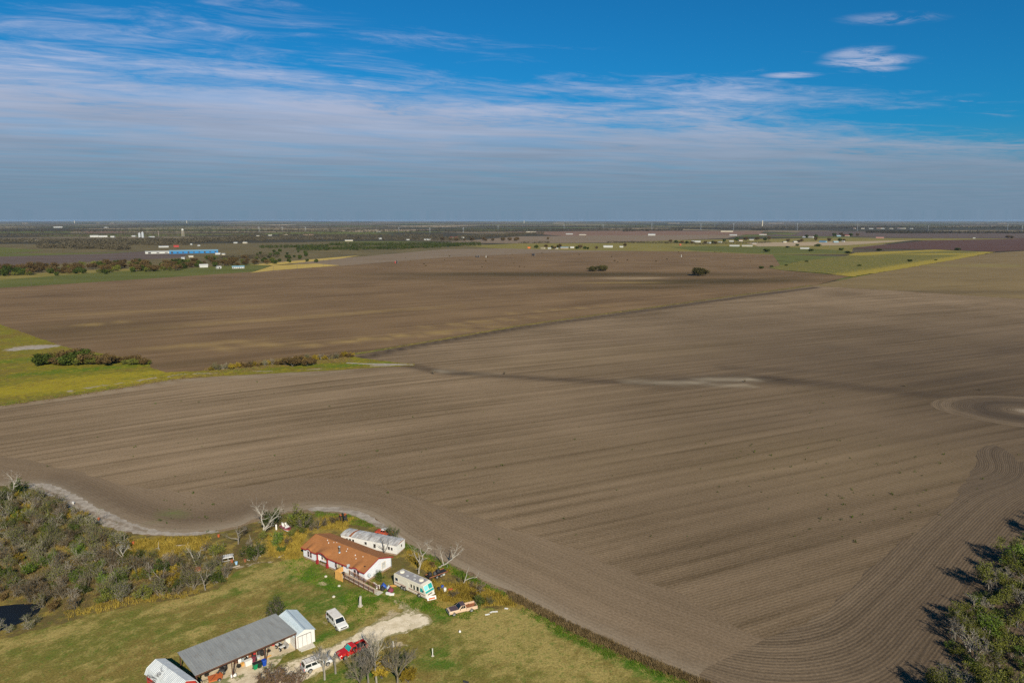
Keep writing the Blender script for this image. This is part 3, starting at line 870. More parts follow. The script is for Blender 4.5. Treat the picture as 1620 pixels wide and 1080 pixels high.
mask_lawn = combine(
    blobs([(0, 470, 905, 9, 4.5, -34, 1.0), (0, 520, 925, 6, 2.5, -34, 1.0), (0, 440, 900, 4, 6, 60, 0.4), (0, 560, 950, 7, 6, 0, 0.85), (0, 640, 950, 12, 3.5, -20, 1.0), (0, 500, 955, 9, 5, 0, 0.7), (0, 470, 940, 8, 4, 0, 0.55), (0, 520, 1010, 5, 3, 40, 0.75), (0, 560, 995, 3, 3, 0, 0.5),
           (0, 560, 1065, 8, 3, 35, 0.8), (0, 700, 1045, 5, 3.5, 0, 0.75), (0, 730, 973, 7, 2, 20, 1.0), (0, 900, 1010, 14, 1.3, -40, 0.9), (0, 1010, 1058, 12, 2, -40, 0.9), (0, 360, 940, 7, 2.5, 35, 0.55), (0, 150, 1010, 10, 3, 30, 0.3),
           (0, 420, 915, 6, 2, 35, 0.55), (0, 330, 985, 8, 2.5, 35, 0.35), (0, 380, 905, 4, 1.6, 35, 0.5), (0, 800, 1000, 12, 4, 0, 0.2),
           (1, 425, 905, 6, 2, 35, 0.6), (1, 455, 892, 4, 2, -20, 0.7), (1, 400, 925, 5, 1.5, 30, 0.5), (1, 300, 950, 9, 2, 30, 0.5), (1, 60, 1010, 9, 2.0, 25, 0.5), (1, 320, 1000, 3, 2, 30, 0.5), (1, 790, 990, 9, 7, 0, 0.6), (1, 830, 1025, 12, 6, -30, 0.45), (1, 900, 1060, 12, 6, -30, 0.4), (1, 590, 965, 5, 2, 30, 0.6), (1, 625, 960, 4, 3, 0, 0.5), (1, 540, 1010, 6, 1.5, 38, 0.6),
           (2, 510, 922, 1.5, 1.2, 0, 0.75), (2, 632, 1018, 2.2, 1.2, 0, 0.7), (2, 512, 985, 1.4, .9, -50, 0.7), (2, 650, 965, 2, 1.2, 0, 0.65), (2, 635, 955, 3.5, 0.8, -45, 0.75), (2, 620, 975, 4, 3, 20, 0.55)]),
    pathmask(1, [(390, 930), (430, 915), (470, 905), (485, 890)], 1.2, 0.5))
sheet('lawn', lawn_poly, 0.022, M['lawn'], step=1.0, jit=0.4, grid=1.6, maskf=mask_lawn, seed=11)
drive_poly = [(350, 1110), (395, 1080), (440, 1052), (490, 1034), (525, 1021), (560, 1003), (582, 987), (615, 978), (640, 968), (636, 955), (628, 948), (640, 952), (662, 966), (688, 980), (676, 992), (640, 1000), (612, 1008), (588, 1022), (560, 1036), (525, 1055), (480, 1078), (440, 1110)]
Ddr = pdist([tuple(p) for p in smooth_poly([Vector(at(*p)) for p in drive_poly + drive_poly[:1]], 1)])
sheet('driveway', drive_poly, 0.032, M['drive'], step=0.8, jit=0.5, grid=0.8, smooth=1, maskf=combine(
    lambda x, y: np.stack([0.62 * np.exp(-(Ddr(x, y)[0] / 0.9) ** 2), 0 * x, 0 * x], 1), pathmask(0, [(505, 1052), (545, 1030), (590, 1003), (650, 985)], 0.4, 0.25), blobs([(0, 648, 962, 4, 2.5, -40, 0.55), (0, 590, 985, 6, 1.2, 30, 0.35), (0, 655, 985, 4, 1.2, 10, 0.3), (0, 455, 1050, 6, 2, 35, 0.4)]), pathmask(0, [(420, 1085), (520, 1030), (580, 1003)], 0.35, 0.3)), seed=12)
sheet('yard_dirt', [(310, 1085), (330, 1050), (400, 1000), (440, 985), (470, 1010), (472, 1026), (450, 1035), (440, 1050), (420, 1066), (395, 1088)], 0.036, M['yard_dirt'], step=0.7, jit=0.3, grid=1.2, smooth=1, maskf=blobs([(0, 375, 1070, 2, 1.2, 0, 0.6), (0, 345, 1080, 3, 1.5, 0, 0.6), (0, 440, 1040, 2.5, 1.0, 40, 0.7), (0, 425, 1055, 2, 1.0, 30, 0.6)]), seed=13)
pale = [(44, 763), (80, 765), (114, 779), (154, 802), (196, 822), (240, 838), (290, 843), (340, 838), (350, 842), (290, 848), (232, 846), (180, 838), (150, 824), (118, 808), (98, 791), (62, 778), (45, 772)]
sheet('pale_track', pale, 0.034, M['pale_dirt'], step=1.0, jit=0.5, grid=2, smooth=1, maskf=combine(pathmask(0, [(60, 770), (110, 792), (150, 815), (240, 843)], 0.8, 0.6), blobs([(0, 180, 832, 4, 1.5, -20, 0.5)])), seed=14)
sheet('pale_track', [(485, 803), (520, 801), (550, 803), (580, 813), (606, 828), (640, 852), (636, 856), (598, 834), (572, 820), (545, 810), (515, 808), (490, 809)], 0.034, M['pale_dirt'], step=1.0, jit=0.4, grid=2, smooth=1, maskf=blobs([(0, 550, 805, 3, 1.2, 0, 0.8), (0, 600, 830, 3, 1, -40, 0.6)]), seed=15)
m_, g_ = mat_new('hollow_shade')
finish(g_, (0.008, 0.011, 0.016), 0.5, spec=0.08, bump=g_.noise(g_.n('NewGeometry').outputs['Position'], 2.0, 3.0), bstr=0.08, bdist=0.03)
sheet('hollow', [(-60, 1010), (-60, 965), (0, 958), (30, 955), (58, 954), (66, 960), (60, 970), (40, 982), (10, 994), (-20, 1004)], 0.030, m_, step=1, jit=0.2, smooth=1, seed=16)  # near-black sheet painted in for the deep shade of a hollow

# fields farther out
FF = {
    'purple': far_field('f_purple', (0.082, 0.060, 0.050), (0.115, 0.084, 0.068)),
    'brown': far_field('f_brown', (0.150, 0.112, 0.075), (0.195, 0.145, 0.098)),
    'dark': far_field('f_dark', (0.072, 0.038, 0.030), (0.100, 0.055, 0.042)),
    'green': far_field('f_green', (0.072, 0.082, 0.018), (0.118, 0.118, 0.030)),
    'olive': far_field('f_olive', (0.120, 0.110, 0.025), (0.215, 0.170, 0.050), 0.02),
    'yellow': far_field('f_yellow', (0.30, 0.22, 0.055), (0.40, 0.29, 0.085), 0.03),
    'red': far_field('f_red', (0.145, 0.086, 0.058), (0.19, 0.118, 0.08)),
    'tan': far_field('f_tan', (0.26, 0.20, 0.13), (0.34, 0.26, 0.17)),
    'moor': far_field('f_moor', (0.070, 0.060, 0.030), (0.150, 0.115, 0.050), 0.02),
}
fz = 0.05
def ff(kind, name, poly, jit=1.5, step=25):
    global fz
    fz += 0.006
    sheet(name, poly, fz, FF[kind], step=step, jit=jit, seed=int(fz * 1000))
ff('moor', 'far_pasture', [(-200, 455), (-200, 386), (0, 386), (300, 386), (560, 382), (760, 386), (820, 392), (720, 395), (560, 408), (430, 420), (300, 436), (0, 455)])
ff('olive', 'far_pasture', [(735, 389), (820, 385), (960, 385), (1060, 380), (1340, 376), (1460, 378), (1350, 392), (1345, 402), (1222, 403), (1100, 398), (1000, 397), (900, 396), (800, 394)])
ff('green', 'far_pasture', [(1060, 391), (1120, 389), (1230, 390), (1345, 397), (1345, 401), (1222, 402), (1100, 397)])
ff('green', 'far_pasture', [(-150, 445), (0, 440), (130, 431), (290, 425), (400, 417), (428, 421), (400, 430), (300, 436.5), (130, 447.5), (0, 455.5), (-150, 466)], 1.0, 8)
ff('olive', 'far_pasture', [(-150, 441), (0, 436), (130, 428), (260, 423), (300, 423), (130, 433), (0, 443), (-150, 449)], 1.5, 8)
ff('purple', 'far_field', [(-120, 412), (0, 405), (120, 400), (235, 397), (300, 400), (288, 408), (120, 415), (0, 426), (-120, 433)])
ff('green', 'far_pasture', [(-120, 390), (0, 391), (72, 396), (0, 402), (-120, 406)])
ff('green', 'far_pasture', [(-80, 403), (60, 401), (160, 399.5), (235, 397), (160, 401.5), (0, 406)])
ff('brown', 'far_field', [(440, 414), (560, 407), (700, 394.5), (800, 393), (900, 396), (1000, 397), (850, 400.5), (700, 407.5), (540, 420.5), (500, 418)])
ff('yellow', 'far_pasture', [(395, 432), (432, 420), (500, 417), (538, 420), (430, 428)], 0.5, 6)
ff('yellow', 'far_pasture', [(395, 419), (520, 408), (570, 404), (540, 409), (430, 420)], 0.7, 8)
ff('purple', 'far_field', [(1270, 366), (1620, 368), (1750, 370), (1750, 377), (1480, 377), (1330, 374), (1200, 374)])
ff('dark', 'far_field', [(1345, 393), (1480, 379), (1620, 376.5), (1800, 378), (1800, 396), (1620, 396), (1572, 398), (1480, 394.5)])
ff('red', 'far_field', [(800, 367), (1000, 364.8), (1210, 366), (1200, 371), (900, 374)])
ff('brown', 'far_field', [(700, 384), (820, 374), (960, 372.5), (1180, 371.5), (1150, 377), (960, 384), (820, 385)])
ff('tan', 'far_field', [(520, 365), (600, 363), (690, 363), (640, 366), (560, 367)])
ff('tan', 'far_field', [(1180, 384), (1340, 382), (1450, 380), (1340, 388), (1200, 390)])
ff('red', 'far_field', [(130, 366), (200, 365.6), (195, 368), (140, 369)])
ff('tan', 'far_field', [(410, 355.6), (470, 355), (450, 356.8)])
ff('tan', 'far_field', [(600, 357.6), (760, 357), (700, 359.5)])
ff('green', 'far_pasture', [(130, 380), (260, 378.5), (220, 382)])
ff('green', 'far_pasture', [(490, 382), (620, 381.5), (700, 382.3), (600, 384)])
ff('green', 'far_pasture', [(1200, 369), (1265, 368.6), (1250, 372)])
ff('olive', 'far_pasture', [(1350, 377), (1480, 377), (1620, 378), (1460, 380.5)])
M['meadow_far'] = grass_mat('meadow_far', (0.098, 0.098, 0.026), (0.30, 0.225, 0.035), (0.060, 0.082, 0.014), (0.27, 0.22, 0.16), (0.120, 0.105, 0.035), 0.7)
mask_rm = combine(pathmask(1, [(1345, 437), (1400, 429), (1470, 417), (1530, 407), (1575, 399)], 22, 1.0), pathmask(1, [(1350, 403), (1420, 398), (1480, 396)], 30, 0.9), blobs([(1, 1500, 402, 110, 30, 10, 0.6)]))
sheet('meadow', [(1215, 424), (1268, 413), (1338, 405), (1352, 400), (1480, 395), (1574, 399), (1510, 411), (1440, 423), (1348, 438), (1300, 432), (1240, 428)], 0.30, M['meadow_far'], step=8, jit=2.5, grid=20, maskf=mask_rm, seed=21)

# ------------------------------------------------------------------ haze
hb = MB()
hb.box((0, 21000, 39.25), (100000, 60000, 81.5))
m_, g_ = mat_new('haze')
vol = g_.n('VolumePrincipled')
vol.inputs['Color'].default_value = (0.36, 0.52, 0.75, 1)
vol.inputs['Density'].default_value = 2.0e-5
vol.inputs['Anisotropy'].default_value = 0.0
go = g_.n('OutputMaterial')
g_.nt.links.new(vol.outputs[0], go.inputs['Volume'])
tag(hb.obj('haze', m_), kind='stuff')
# ------------------------------------------------------------------ the house
def local(px, py, z=0.0):
    p = at(px, py, z)
    return (p[0], p[1], 0.04)


def window(parent, c, w, h, nrm, frame_mat, mull=1, sash=True, depth=0.06, pane_mat=None, name='window'):
    """window in a wall of the local frame: nrm is '-y', '+x' ...; frame, pane and bars"""
    x, y, z = c
    ax = nrm[1]
    s = -1 if nrm[0] == '-' else 1
    def P(a, d, b):      # a along wall, d outwards, b up
        return (x + a, y + s * d, z + b) if ax == 'y' else (x + s * d, y + a, z + b)
    def S(a, d, b):
        return (a, d, b) if ax == 'y' else (d, a, b)
    f = MB()
    t = 0.10
    for a, b, ww, hh in ((-w / 2 - t / 2, 0, t, h + 2 * t), (w / 2 + t / 2, 0, t, h + 2 * t), (0, h / 2 + t / 2, w, t), (0, -h / 2 - t / 2, w, t)):
        f.box(P(a, depth / 2, b), S(ww, depth, hh))
    for i in range(1, mull):
        f.box(P(-w / 2 + w * i / mull, depth / 2 - 0.012, 0), S(0.06, depth * 0.6, h))
    if sash: f.box(P(0, depth / 2 - 0.008, 0), S(w, depth * 0.65, 0.06))
    o = f.obj(name, frame_mat, parent)
    p = MB()
    p.box(P(0, 0.012, 0), S(w, 0.02, h))
    p.obj('pane', pane_mat or M['glass'], o)
    return o


def build_house():
    A = at(480.5, 882)
    ang = R(-34.2)
    L, W, EH, RH = 19.5, 7.9, 2.55, 3.95
    h = thing('house', 'long white mobile home with orange brown shingle roof and dark red trim', 'house', (*A, 0.04), ang)
    # walls: front wall has a recessed bay
    bx0, bx1, bd = 4.75, 8.15, 0.9
    zb = 0.45
    w = MB()
    def wall(a, b, z0=zb, z1=EH + 0.1, t=0.12):
        a, b = Vector(a), Vector(b)
        d = b - a
        n = Vector((d.y, -d.x, 0)).normalized() * t
        pts = [a, b, b - n, a - n]
        w.add([(p.x, p.y, z0) for p in pts] + [(p.x, p.y, z1) for p in pts], [(3, 2, 1, 0), (4, 5, 6, 7), (0, 1, 5, 4), (1, 2, 6, 5), (2, 3, 7, 6), (3, 0, 4, 7)])
    wall((0, 0, 0), (bx0, 0, 0))
    wall((bx1, 0, 0), (L, 0, 0))
    wall((bx0, bd, 0), (bx1, bd, 0), z1=EH + 0.5)
    wall((bx0, 0, 0), (bx0, bd - .003, 0))
    wall((bx1, bd - .003, 0), (bx1, 0, 0))
    # gable ends
    for x0, x1 in ((0.001, 0.12), (L - 0.12, L - 0.001)):
        w.prism([(0.13, zb), (W - 0.13, zb), (W - 0.13, EH + 0.02), (W / 2, RH - 0.12), (0.13, EH + 0.02)], x0, x1, 'x')
    w.box((L / 2, W - 0.06, (zb + EH) / 2), (L, 0.12, EH - zb))
    w.obj('wall', M['siding'], h)
    # clapboard joints
    cb = MB()
    for i in range(12):
        z = zb + 0.1 + i * 0.18
        cb.box((bx0 / 2, -0.006, z), (bx0 - .02, 0.012, 0.03))
        cb.box(((bx1 + L) / 2, -0.006, z), (L - bx1 - .02, 0.012, 0.03))
        cb.box((L + 0.006, W / 2, z), (0.012, W - 0.1, 0.03))
    tag(cb.obj('siding_board', M['siding'], h), kind='stuff')
    sk = MB()
    sk.box((L / 2, 0.10, zb / 2), (L - .1, 0.08, zb))
    sk.box((L / 2, W - 0.10, zb / 2), (L - .1, 0.08, zb))
    sk.box((L - 0.10, W / 2, zb / 2), (0.08, W - .3, zb))
    sk.box((0.10, W / 2, zb / 2), (0.08, W - .3, zb))
    sk.obj('skirting', M['skirting'], h)
    bx('bay_sill', ((bx0 + bx1) / 2, bd - .12, zb + .16), (bx1 - bx0 - .3, .2, .3), M['siding'], h)
    # roof with three raised eyebrow arches over the front openings
    ov, og = 0.38, 0.32
    arches = [(1.25, 3.1, 0.42), (4.55, 8.35, 0.62), (16.0, 18.2, 0.42)]
    def lift(x):
        for a, b, hh in arches:
            if a < x < b: return hh * math.sin(PI * (x - a) / (b - a)) ** 1.2
        return 0.0
    slope = (RH - EH) / (W / 2)
    nx, ny = 130, 14
    rf = MB()
    x0, x1 = -og, L + og
    def rz_(x, y):
        z = EH + slope * (min(y, W - y)) + 0.14
        if y < W / 2:
            t = (y + ov) / 2.6
            if t < 1: z += lift(x) * (1 - t) ** 1.2
        return z
    ys = [-ov + (W / 2 + ov) * j / ny for j in range(ny + 1)] + [W / 2 + (W / 2 + ov) * j / 4 for j in range(1, 5)]
    for i in range(nx + 1):
        x = x0 + (x1 - x0) * i / nx
        for y in ys: rf.v.append((x, y, rz_(x, y)))
    m = len(ys)
    for i in range(nx):
        for j in range(m - 1):
            a = i * m + j
            rf.f.append((a, a + m, a + m + 1, a + 1))
    top = len(rf.v)
    for i in range(nx + 1):
        x = x0 + (x1 - x0) * i / nx
        for y in ys: rf.v.append((x, y, rz_(x, y) - 0.10))
    for i in range(nx):
        for j in range(m - 1):
            a = top + i * m + j
            rf.f.append((a, a + 1, a + m + 1, a + m))
    for i in range(nx):
        for j in (0, m - 1):
            a = i * m + j
            rf.f.append((a, a + m, a + m + top, a + top))
    for j in range(m - 1):
        for i in (0, nx):
            a = i * m + j
            rf.f.append((a, a + 1, a + 1 + top, a + top))
    roof = rf.obj('roof', M['shingle'], h)
    # red fascia following the eave and the gable rakes
    fa = MB()
    for i in range(nx):
        xa, xb = x0 + (x1 - x0) * i / nx, x0 + (x1 - x0) * (i + 1) / nx
        za, zb_ = rz_(xa, -ov), rz_(xb, -ov)
        fa.add([(xa, -ov - .035, za - .24), (xb, -ov - .035, zb_ - .24), (xb, -ov - .035, zb_ + .012), (xa, -ov - .035, za + .012),
                (xa, -ov - .004, za - .24), (xb, -ov - .004, zb_ - .24), (xb, -ov - .004, zb_ + .012), (xa, -ov - .004, za + .012)],
               [(0, 1, 2, 3), (7, 6, 5, 4), (3, 2, 6, 7), (1, 0, 4, 5)])
    for x in (x0 - .02, x1 + .02):
        for ya, yb in ((-ov - .03, W / 2), (W / 2, W + ov)):
            za, zb_ = rz_(x, max(ya, -ov)) , rz_(x, yb)
            if ya < 0: za = EH - slope * ov + .14
            if yb > W: zb_ = EH - slope * ov + .14
            fa.add([(x - .018, ya, za - .22), (x + .018, ya, za - .22), (x + .018, ya, za + .014), (x - .018, ya, za + .014),
                    (x - .018, yb, zb_ - .22), (x + .018, yb, zb_ - .22), (x + .018, yb, zb_ + .014), (x - .018, yb, zb_ + .014)],
                   [(0, 1, 2, 3), (7, 6, 5, 4), (0, 4, 5, 1), (1, 5, 6, 2), (2, 6, 7, 3), (3, 7, 4, 0)])
    fa.obj('fascia', M['trim_red'], h)
    # arch infill panels above the front windows
    for a, b, hh in (arches[0], arches[2]):
        f = MB()
        n = 12
        P = [(a + .05, 2.3), (b - .05, 2.3)] + [(b - .05 - (b - a - .1) * i / n, rz_(b - .05 - (b - a - .1) * i / n, -0.02) - .13) for i in range(n + 1)]
        f.prism(P, -0.02, 0.10)
        f.obj('arch_panel', M['siding'], h)
    # bay: red pillars on broad piers, picture window with side lights
    for x in (bx0 + .05, bx1 - .05):
        p = MB()
        p.box((x, -0.10, 1.7), (0.26, 0.26, 2.1))
        col = p.obj('pillar', M['trim_red'], h)
        p = MB()
        p.box((x, -0.14, 0.45), (0.48, 0.48, 0.75))
        p.box((x, -0.14, 0.86), (0.56, 0.56, 0.08))
        p.obj('pier', M['trim_red'], col)
    cxb = (bx0 + bx1) / 2
    f = MB()
    f.box((cxb, bd - .04, 1.55), (3.0, .06, 2.1))
    f.obj('bay_panel', M['beige_trim'], h)
    window(h, (cxb, bd - .07, 1.55), 1.05, 1.75, '-y', M['beige_trim'], 1, True, pane_mat=M['beige_glass'])
    for dx_ in (-1.08, 1.08): window(h, (cxb + dx_, bd - .07, 1.45), 0.46, 1.15, '-y', M['mauve_trim'])
    tr = MB()
    tr.prism([(cxb - .5, 2.55), (cxb + .5, 2.55), (cxb + .38, 2.8), (cxb, 2.9), (cxb - .38, 2.8)], bd - .13, bd - .05)
    tr.obj('transom_window', M['glass'], h)
    # front windows
    for dx_ in (-.42, .42): window(h, (2.15 + dx_, -.005, 1.45), .52, 1.25, '-y', M['mauve_trim'])
    window(h, (10.75, -.005, 1.55), .55, 1.2, '-y', M['mauve_trim'])
    window(h, (11.75, -.005, 1.55), .95, 1.3, '-y', M['beige_trim'], pane_mat=M['beige_glass'])
    window(h, (12.75, -.005, 1.55), .55, 1.2, '-y', M['mauve_trim'])
    for dx_ in (-.48, .48): window(h, (17.1 + dx_, -.005, 1.5), .62, 1.35, '-y', M['mauve_trim'])
    d = MB()
    d.box((14.75, -.03, 1.55), (.95, .06, 2.05))
    dr = d.obj('door', M['white_paint'], h)
    dh = MB()
    dh.lathe([(.03, 0), (.04, -.04), (.03, -.07)], (15.1, -.06, 1.5), 8, 'y')
    dh.obj('handle', M['chrome'], dr)
    d = MB()
    for x in (14.21, 15.29): d.box((x, -.035, 1.58), (.11, .07, 2.2))
    d.box((14.75, -.035, 2.64), (.97, .07, .1))
    d.obj('door_frame', M['siding'], h)
    # gable window and skirting door, back door steps unseen
    window(h, (L + .012, W * .70, 1.65), 1.0, 1.35, '+x', M['beige_trim'], pane_mat=M['pane_pale'])
    d = MB()
    d.box((L + .05, W - .12, 1.5), (.10, .10, 2.1))
    d.box((L + .05, W + .02, .8), (.06, .06, 1.6))
    d.obj('downspout', M['galvanised'], h)
    # roof furniture
    def onroof(x, y): return rz_(x, y)
    st = MB()
    z = onroof(9.9, 1.9)
    st.lathe([(.19, -.15), (.19, 1.25), (.26, 1.27), (.26, 1.42), (.05, 1.5)], (9.9, 1.9, z), 12)
    ch = st.obj('chimney', M['galvanised'], h, True)
    cp = MB()
    cp.lathe([(.34, -.04), (.30, .06), (.20, .16)], (9.9, 1.9, z), 12)
    cp.obj('flashing', M['galvanised'], ch)
    for x, y, s_ in ((4.2, 3.5, .5), (5.1, 3.0, .55), (6.2, 3.55, .35), (6.9, 3.8, .3), (10.9, 3.3, .45), (11.2, 2.7, .5), (14.1, 2.55, .55), (15.0, 1.9, .5), (16.1, 2.9, .45)):
        s_ *= .72
        v = MB()
        v.lathe([(.16 * s_ * 2, -.06), (.17 * s_ * 2, .03), (.08 * s_ * 2, .05), (.07 * s_ * 2, .22 * s_ * 2), (.10 * s_ * 2, .24 * s_ * 2), (.03, .27 * s_ * 2)], (x, y, onroof(x, y)), 10)
        v.obj('roof_vent', M['white_paint'], h)
    v = MB()
    v.box((18.6, 1.0, onroof(18.6, 1.0) + .03), (.35, .25, .12))
    v.obj('roof_vent', M['black'], h)
    return h, A, ang, L, W


def dish(label, p, ang, size=0.38, tilt=35):
    t = thing('satellite_dish', label, 'satellite dish', p, ang)
    b = MB()
    prof = []
    for i in range(7):
        r = size * i / 6
        prof.append((max(r, .005), 0.28 * r * r / size - .0))
    prof2 = prof + [(r, hh - .02) for r, hh in prof[::-1]]
    b.lathe(prof2, (0, 0, 0), 16)
    d = b.obj('reflector', M['dish_grey'], t, True)
    d.rotation_euler = (R(tilt), 0, 0)
    d.location = (0, -.25, .12)
    m = MB()
    m.tube([(0, .05, -.05), (0, -.12, -.02), (0, -.24, .08)], .03, 6)
    m.obj('mount', M['galvanised'], t)
    a = MB()
    a.tube([(0, -.30, -.02), (0, -.62, .10), (0, -.66, .24)], .018, 5)
    a.box((0, -.66, .27), (.07, .12, .07))
    a.obj('feed_arm', M['galvanised'], t)
    return t


M['beige_glass'] = simple('beige_glass', (0.42, 0.36, 0.22), 0.35, var=0.15)
M['pane_pale'] = simple('pane_pale', (0.42, 0.42, 0.42), 0.3, var=0.25)
house, HA, HANG, HL, HW = build_house()
def hp(x, y, z):       # house frame to site
    c, s = math.cos(HANG), math.sin(HANG)
    return (HA[0] + x * c - y * s, HA[1] + x * s + y * c, z + .04)
dish('grey satellite dish fixed on the front eave of the house above the door', hp(15.35, -.35, 2.78), HANG, .40, 40)
dish('round grey satellite dish fixed low on the gable wall of the house', hp(19.56, .95, 1.35), HANG + PI / 2, .42, 55)

# ------------------------------------------------------------------ deck and ramp
dk = thing('porch_deck', 'new yellow timber porch box with solid sides at the house door', 'deck', hp(14.1, -1.2, 0), HANG)
b = MB()
for i in range(12): b.box((-1.05 + i * .19, 0, .78), (.17, 2.1, .05))
b.obj('deck_floor', M['grey_wood'], dk)
def fence_boards(x0, y0, x1, y1):
    n = int(math.hypot(x1 - x0, y1 - y0) / .24)
    a = math.atan2(y1 - y0, x1 - x0)
    for i in range(n):
        t = (i + .5) / n
        bx('side_board', (x0 + (x1 - x0) * t, y0 + (y1 - y0) * t, .92 + .012 * ((i * 7) % 3 - 1)), (.215, .035, 1.75), M['new_wood'], dk, rz=a)
fence_boards(-1.1, -1.1, 1.1, -1.1)
fence_boards(-1.1, -1.06, -1.1, 1.05)
b = MB()
b.box((0, -1.1, 1.82), (2.3, .14, .05))
b.box((-1.1, 0, 1.82), (.14, 2.04, .05))
b.obj('top_rail', M['new_wood'], dk)
for x, y in ((-1.02, -1.02), (1.05, -1.02), (-1.02, 1.0), (1.05, 1.0)): bx('post', (x, y, .9), (.10, .10, 1.85), M['new_wood'], dk)
bx('barbecue', (.2, .1, 1.1), (.7, .5, .55), M['black'], dk, taper=.8)

rp = thing('ramp', 'long dark brown timber wheelchair ramp with open railings beside the house front', 'ramp', hp(15.25, -1.15, 0), HANG)
Lr = 8.9
def rzz(x): return .80 - .74 * x / Lr
for side in (-.72, .72):
    for i in range(7):
        x = .15 + (Lr - .3) * i / 6
        bx('post', (x, side, rzz(x) * .5 + .45), (.10, .10, rzz(x) + .95), M['brown_wood'], rp)
    for hh in (.38, .66, .95):
        b = MB()
        b.tube([(0, side + .065, rzz(0) + hh), (Lr, side + .065, rzz(Lr) + hh)], .055, 4)
        b.obj('rail', M['brown_wood'] if hh < .9 else M['rail_pale'] if 'rail_pale' in M else M['brown_wood'], rp)
n = 46
b0 = MB()
b0.box((0, 0, 0), (.165, 1.30, .045))
plank = b0.mesh('plank', M['grey_wood'])
for i in range(n):
    x = .1 + (Lr - .2) * i / (n - 1)
    inst('plank', plank, rp, (x, 0, rzz(x) - .02), 0)
b = MB()
for side in (-.6, .6): b.tube([(0, side, rzz(0) - .16), (Lr, side, rzz(Lr) - .16)], .08, 4)
b.obj('joist', M['brown_wood'], rp)
bx('landing_slab', (Lr + .55, 0, .03), (1.1, 1.5, .06), M['concrete'], rp)

# ------------------------------------------------------------------ derelict trailer home
TA = at(540, 861.8)
tr = thing('trailer_home', 'derelict white single wide trailer home with peeling rusty metal roof behind the house', 'trailer home', (*TA, .04), R(-21.6))
TL, TW, TH = 15.0, 3.6, 2.55
b = MB()
b.box((TL / 2, TW / 2, .5 + (TH - .5) / 2), (TL, TW, TH - .5))
tr_wall = b.obj('wall', M['white_paint'], tr)
b = MB()
for i in range(49):
    b.box((.15 + i * (TL - .3) / 48, -.008, .5 + (TH - .5) / 2), (.04, .016, TH - .55))
for i in range(11):
    b.box((TL + .008, .15 + i * (TW - .3) / 10, .5 + (TH - .5) / 2), (.016, .04, TH - .55))
tag(b.obj('wall_rib', M['white_paint'], tr), kind='stuff')
b = MB()
b.box((TL / 2, TW / 2, .24), (TL - .5, TW - .4, .46))
b.obj('skirting', M['skirting'], tr)
rnd = random.Random(8)
np_ = 26
for i in range(np_):
    if i == 4: continue
    xa, xb = -.12 + (TL + .24) * i / np_, -.12 + (TL + .24) * (i + 1) / np_ - .035
    m = MB()
    prof = [(-.12, TH + .02), (TW * .25, TH + .24), (TW * .5, TH + .33), (TW * .75, TH + .24), (TW + .12, TH + .02)]
    dz_ = rnd.uniform(0, .05)
    prof = [(y, z + dz_) for y, z in prof]
    pr2 = prof + [(y, z - .05) for y, z in prof[::-1]]
    m.prism(pr2, xa, xb, 'x')
    # raised seam
    m.prism([(y, z + .045) for y, z in prof] + [(y, z - .01) for y, z in prof[::-1]], xb - .05, xb + .008, 'x')
    m.obj('roof_panel', M['trailer_roof'], tr)
b = MB()
b.prism([(-.05, TH + .003), (TW * .5, TH + .24), (TW + .05, TH + .003)], -.05, TL + .05, 'x')
b.obj('roof_deck', M['rust'], tr)
for x, w_, h_, z in ((2.1, .55, .85, 1.6), (2.95, .55, .85, 1.6), (3.8, .55, .85, 1.6), (7.2, .6, .65, 1.7), (9.6, .6, .95, 1.5), (13.4, .5, .75, 1.65), (14.15, .45, .7, 1.6)):
    window(tr, (x - .4, -.018, z), w_, h_, '-y', M['white_paint'], 1, False, pane_mat=M['dark_hole'])
window(tr, (TL + .018, TW * .55, 1.75), .5, .6, '+x', M['white_paint'], 1, False, pane_mat=M['dark_hole'])
d = MB()
d.box((11.6, -.03, 1.45), (.85, .05, 1.85))
dd = d.obj('door', M['white_paint'], tr)
d = MB()
d.box((11.6, -.065, 1.9), (.4, .02, .5))
d.obj('pane', M['pane_pale'], dd)

# ------------------------------------------------------------------ vehicles
def loft_body(st):
    """st: (x, z_bottom, z_top, half width, top inset)"""
    b = MB()
    n = 10
    for x, z0, z1, w, ins in st:
        hm = z0 + (z1 - z0) * .55
        half = [(w * .90, z0), (w, z0 + .10), (w, hm), (w - .03, z1 - .09), (w - ins, z1)]
        ring = [(x, y, z) for y, z in half] + [(x, -y, z) for y, z in half[::-1]]
        b.v += ring
    for i in range(len(st) - 1):
        for k in range(n):
            k2 = (k + 1) % n
            b.f.append((i * n + k, i * n + k2, (i + 1) * n + k2, (i + 1) * n + k))
    b.f.append(tuple(range(n))[::-1])
    b.f.append(tuple((len(st) - 1) * n + k for k in range(n)))
    return b


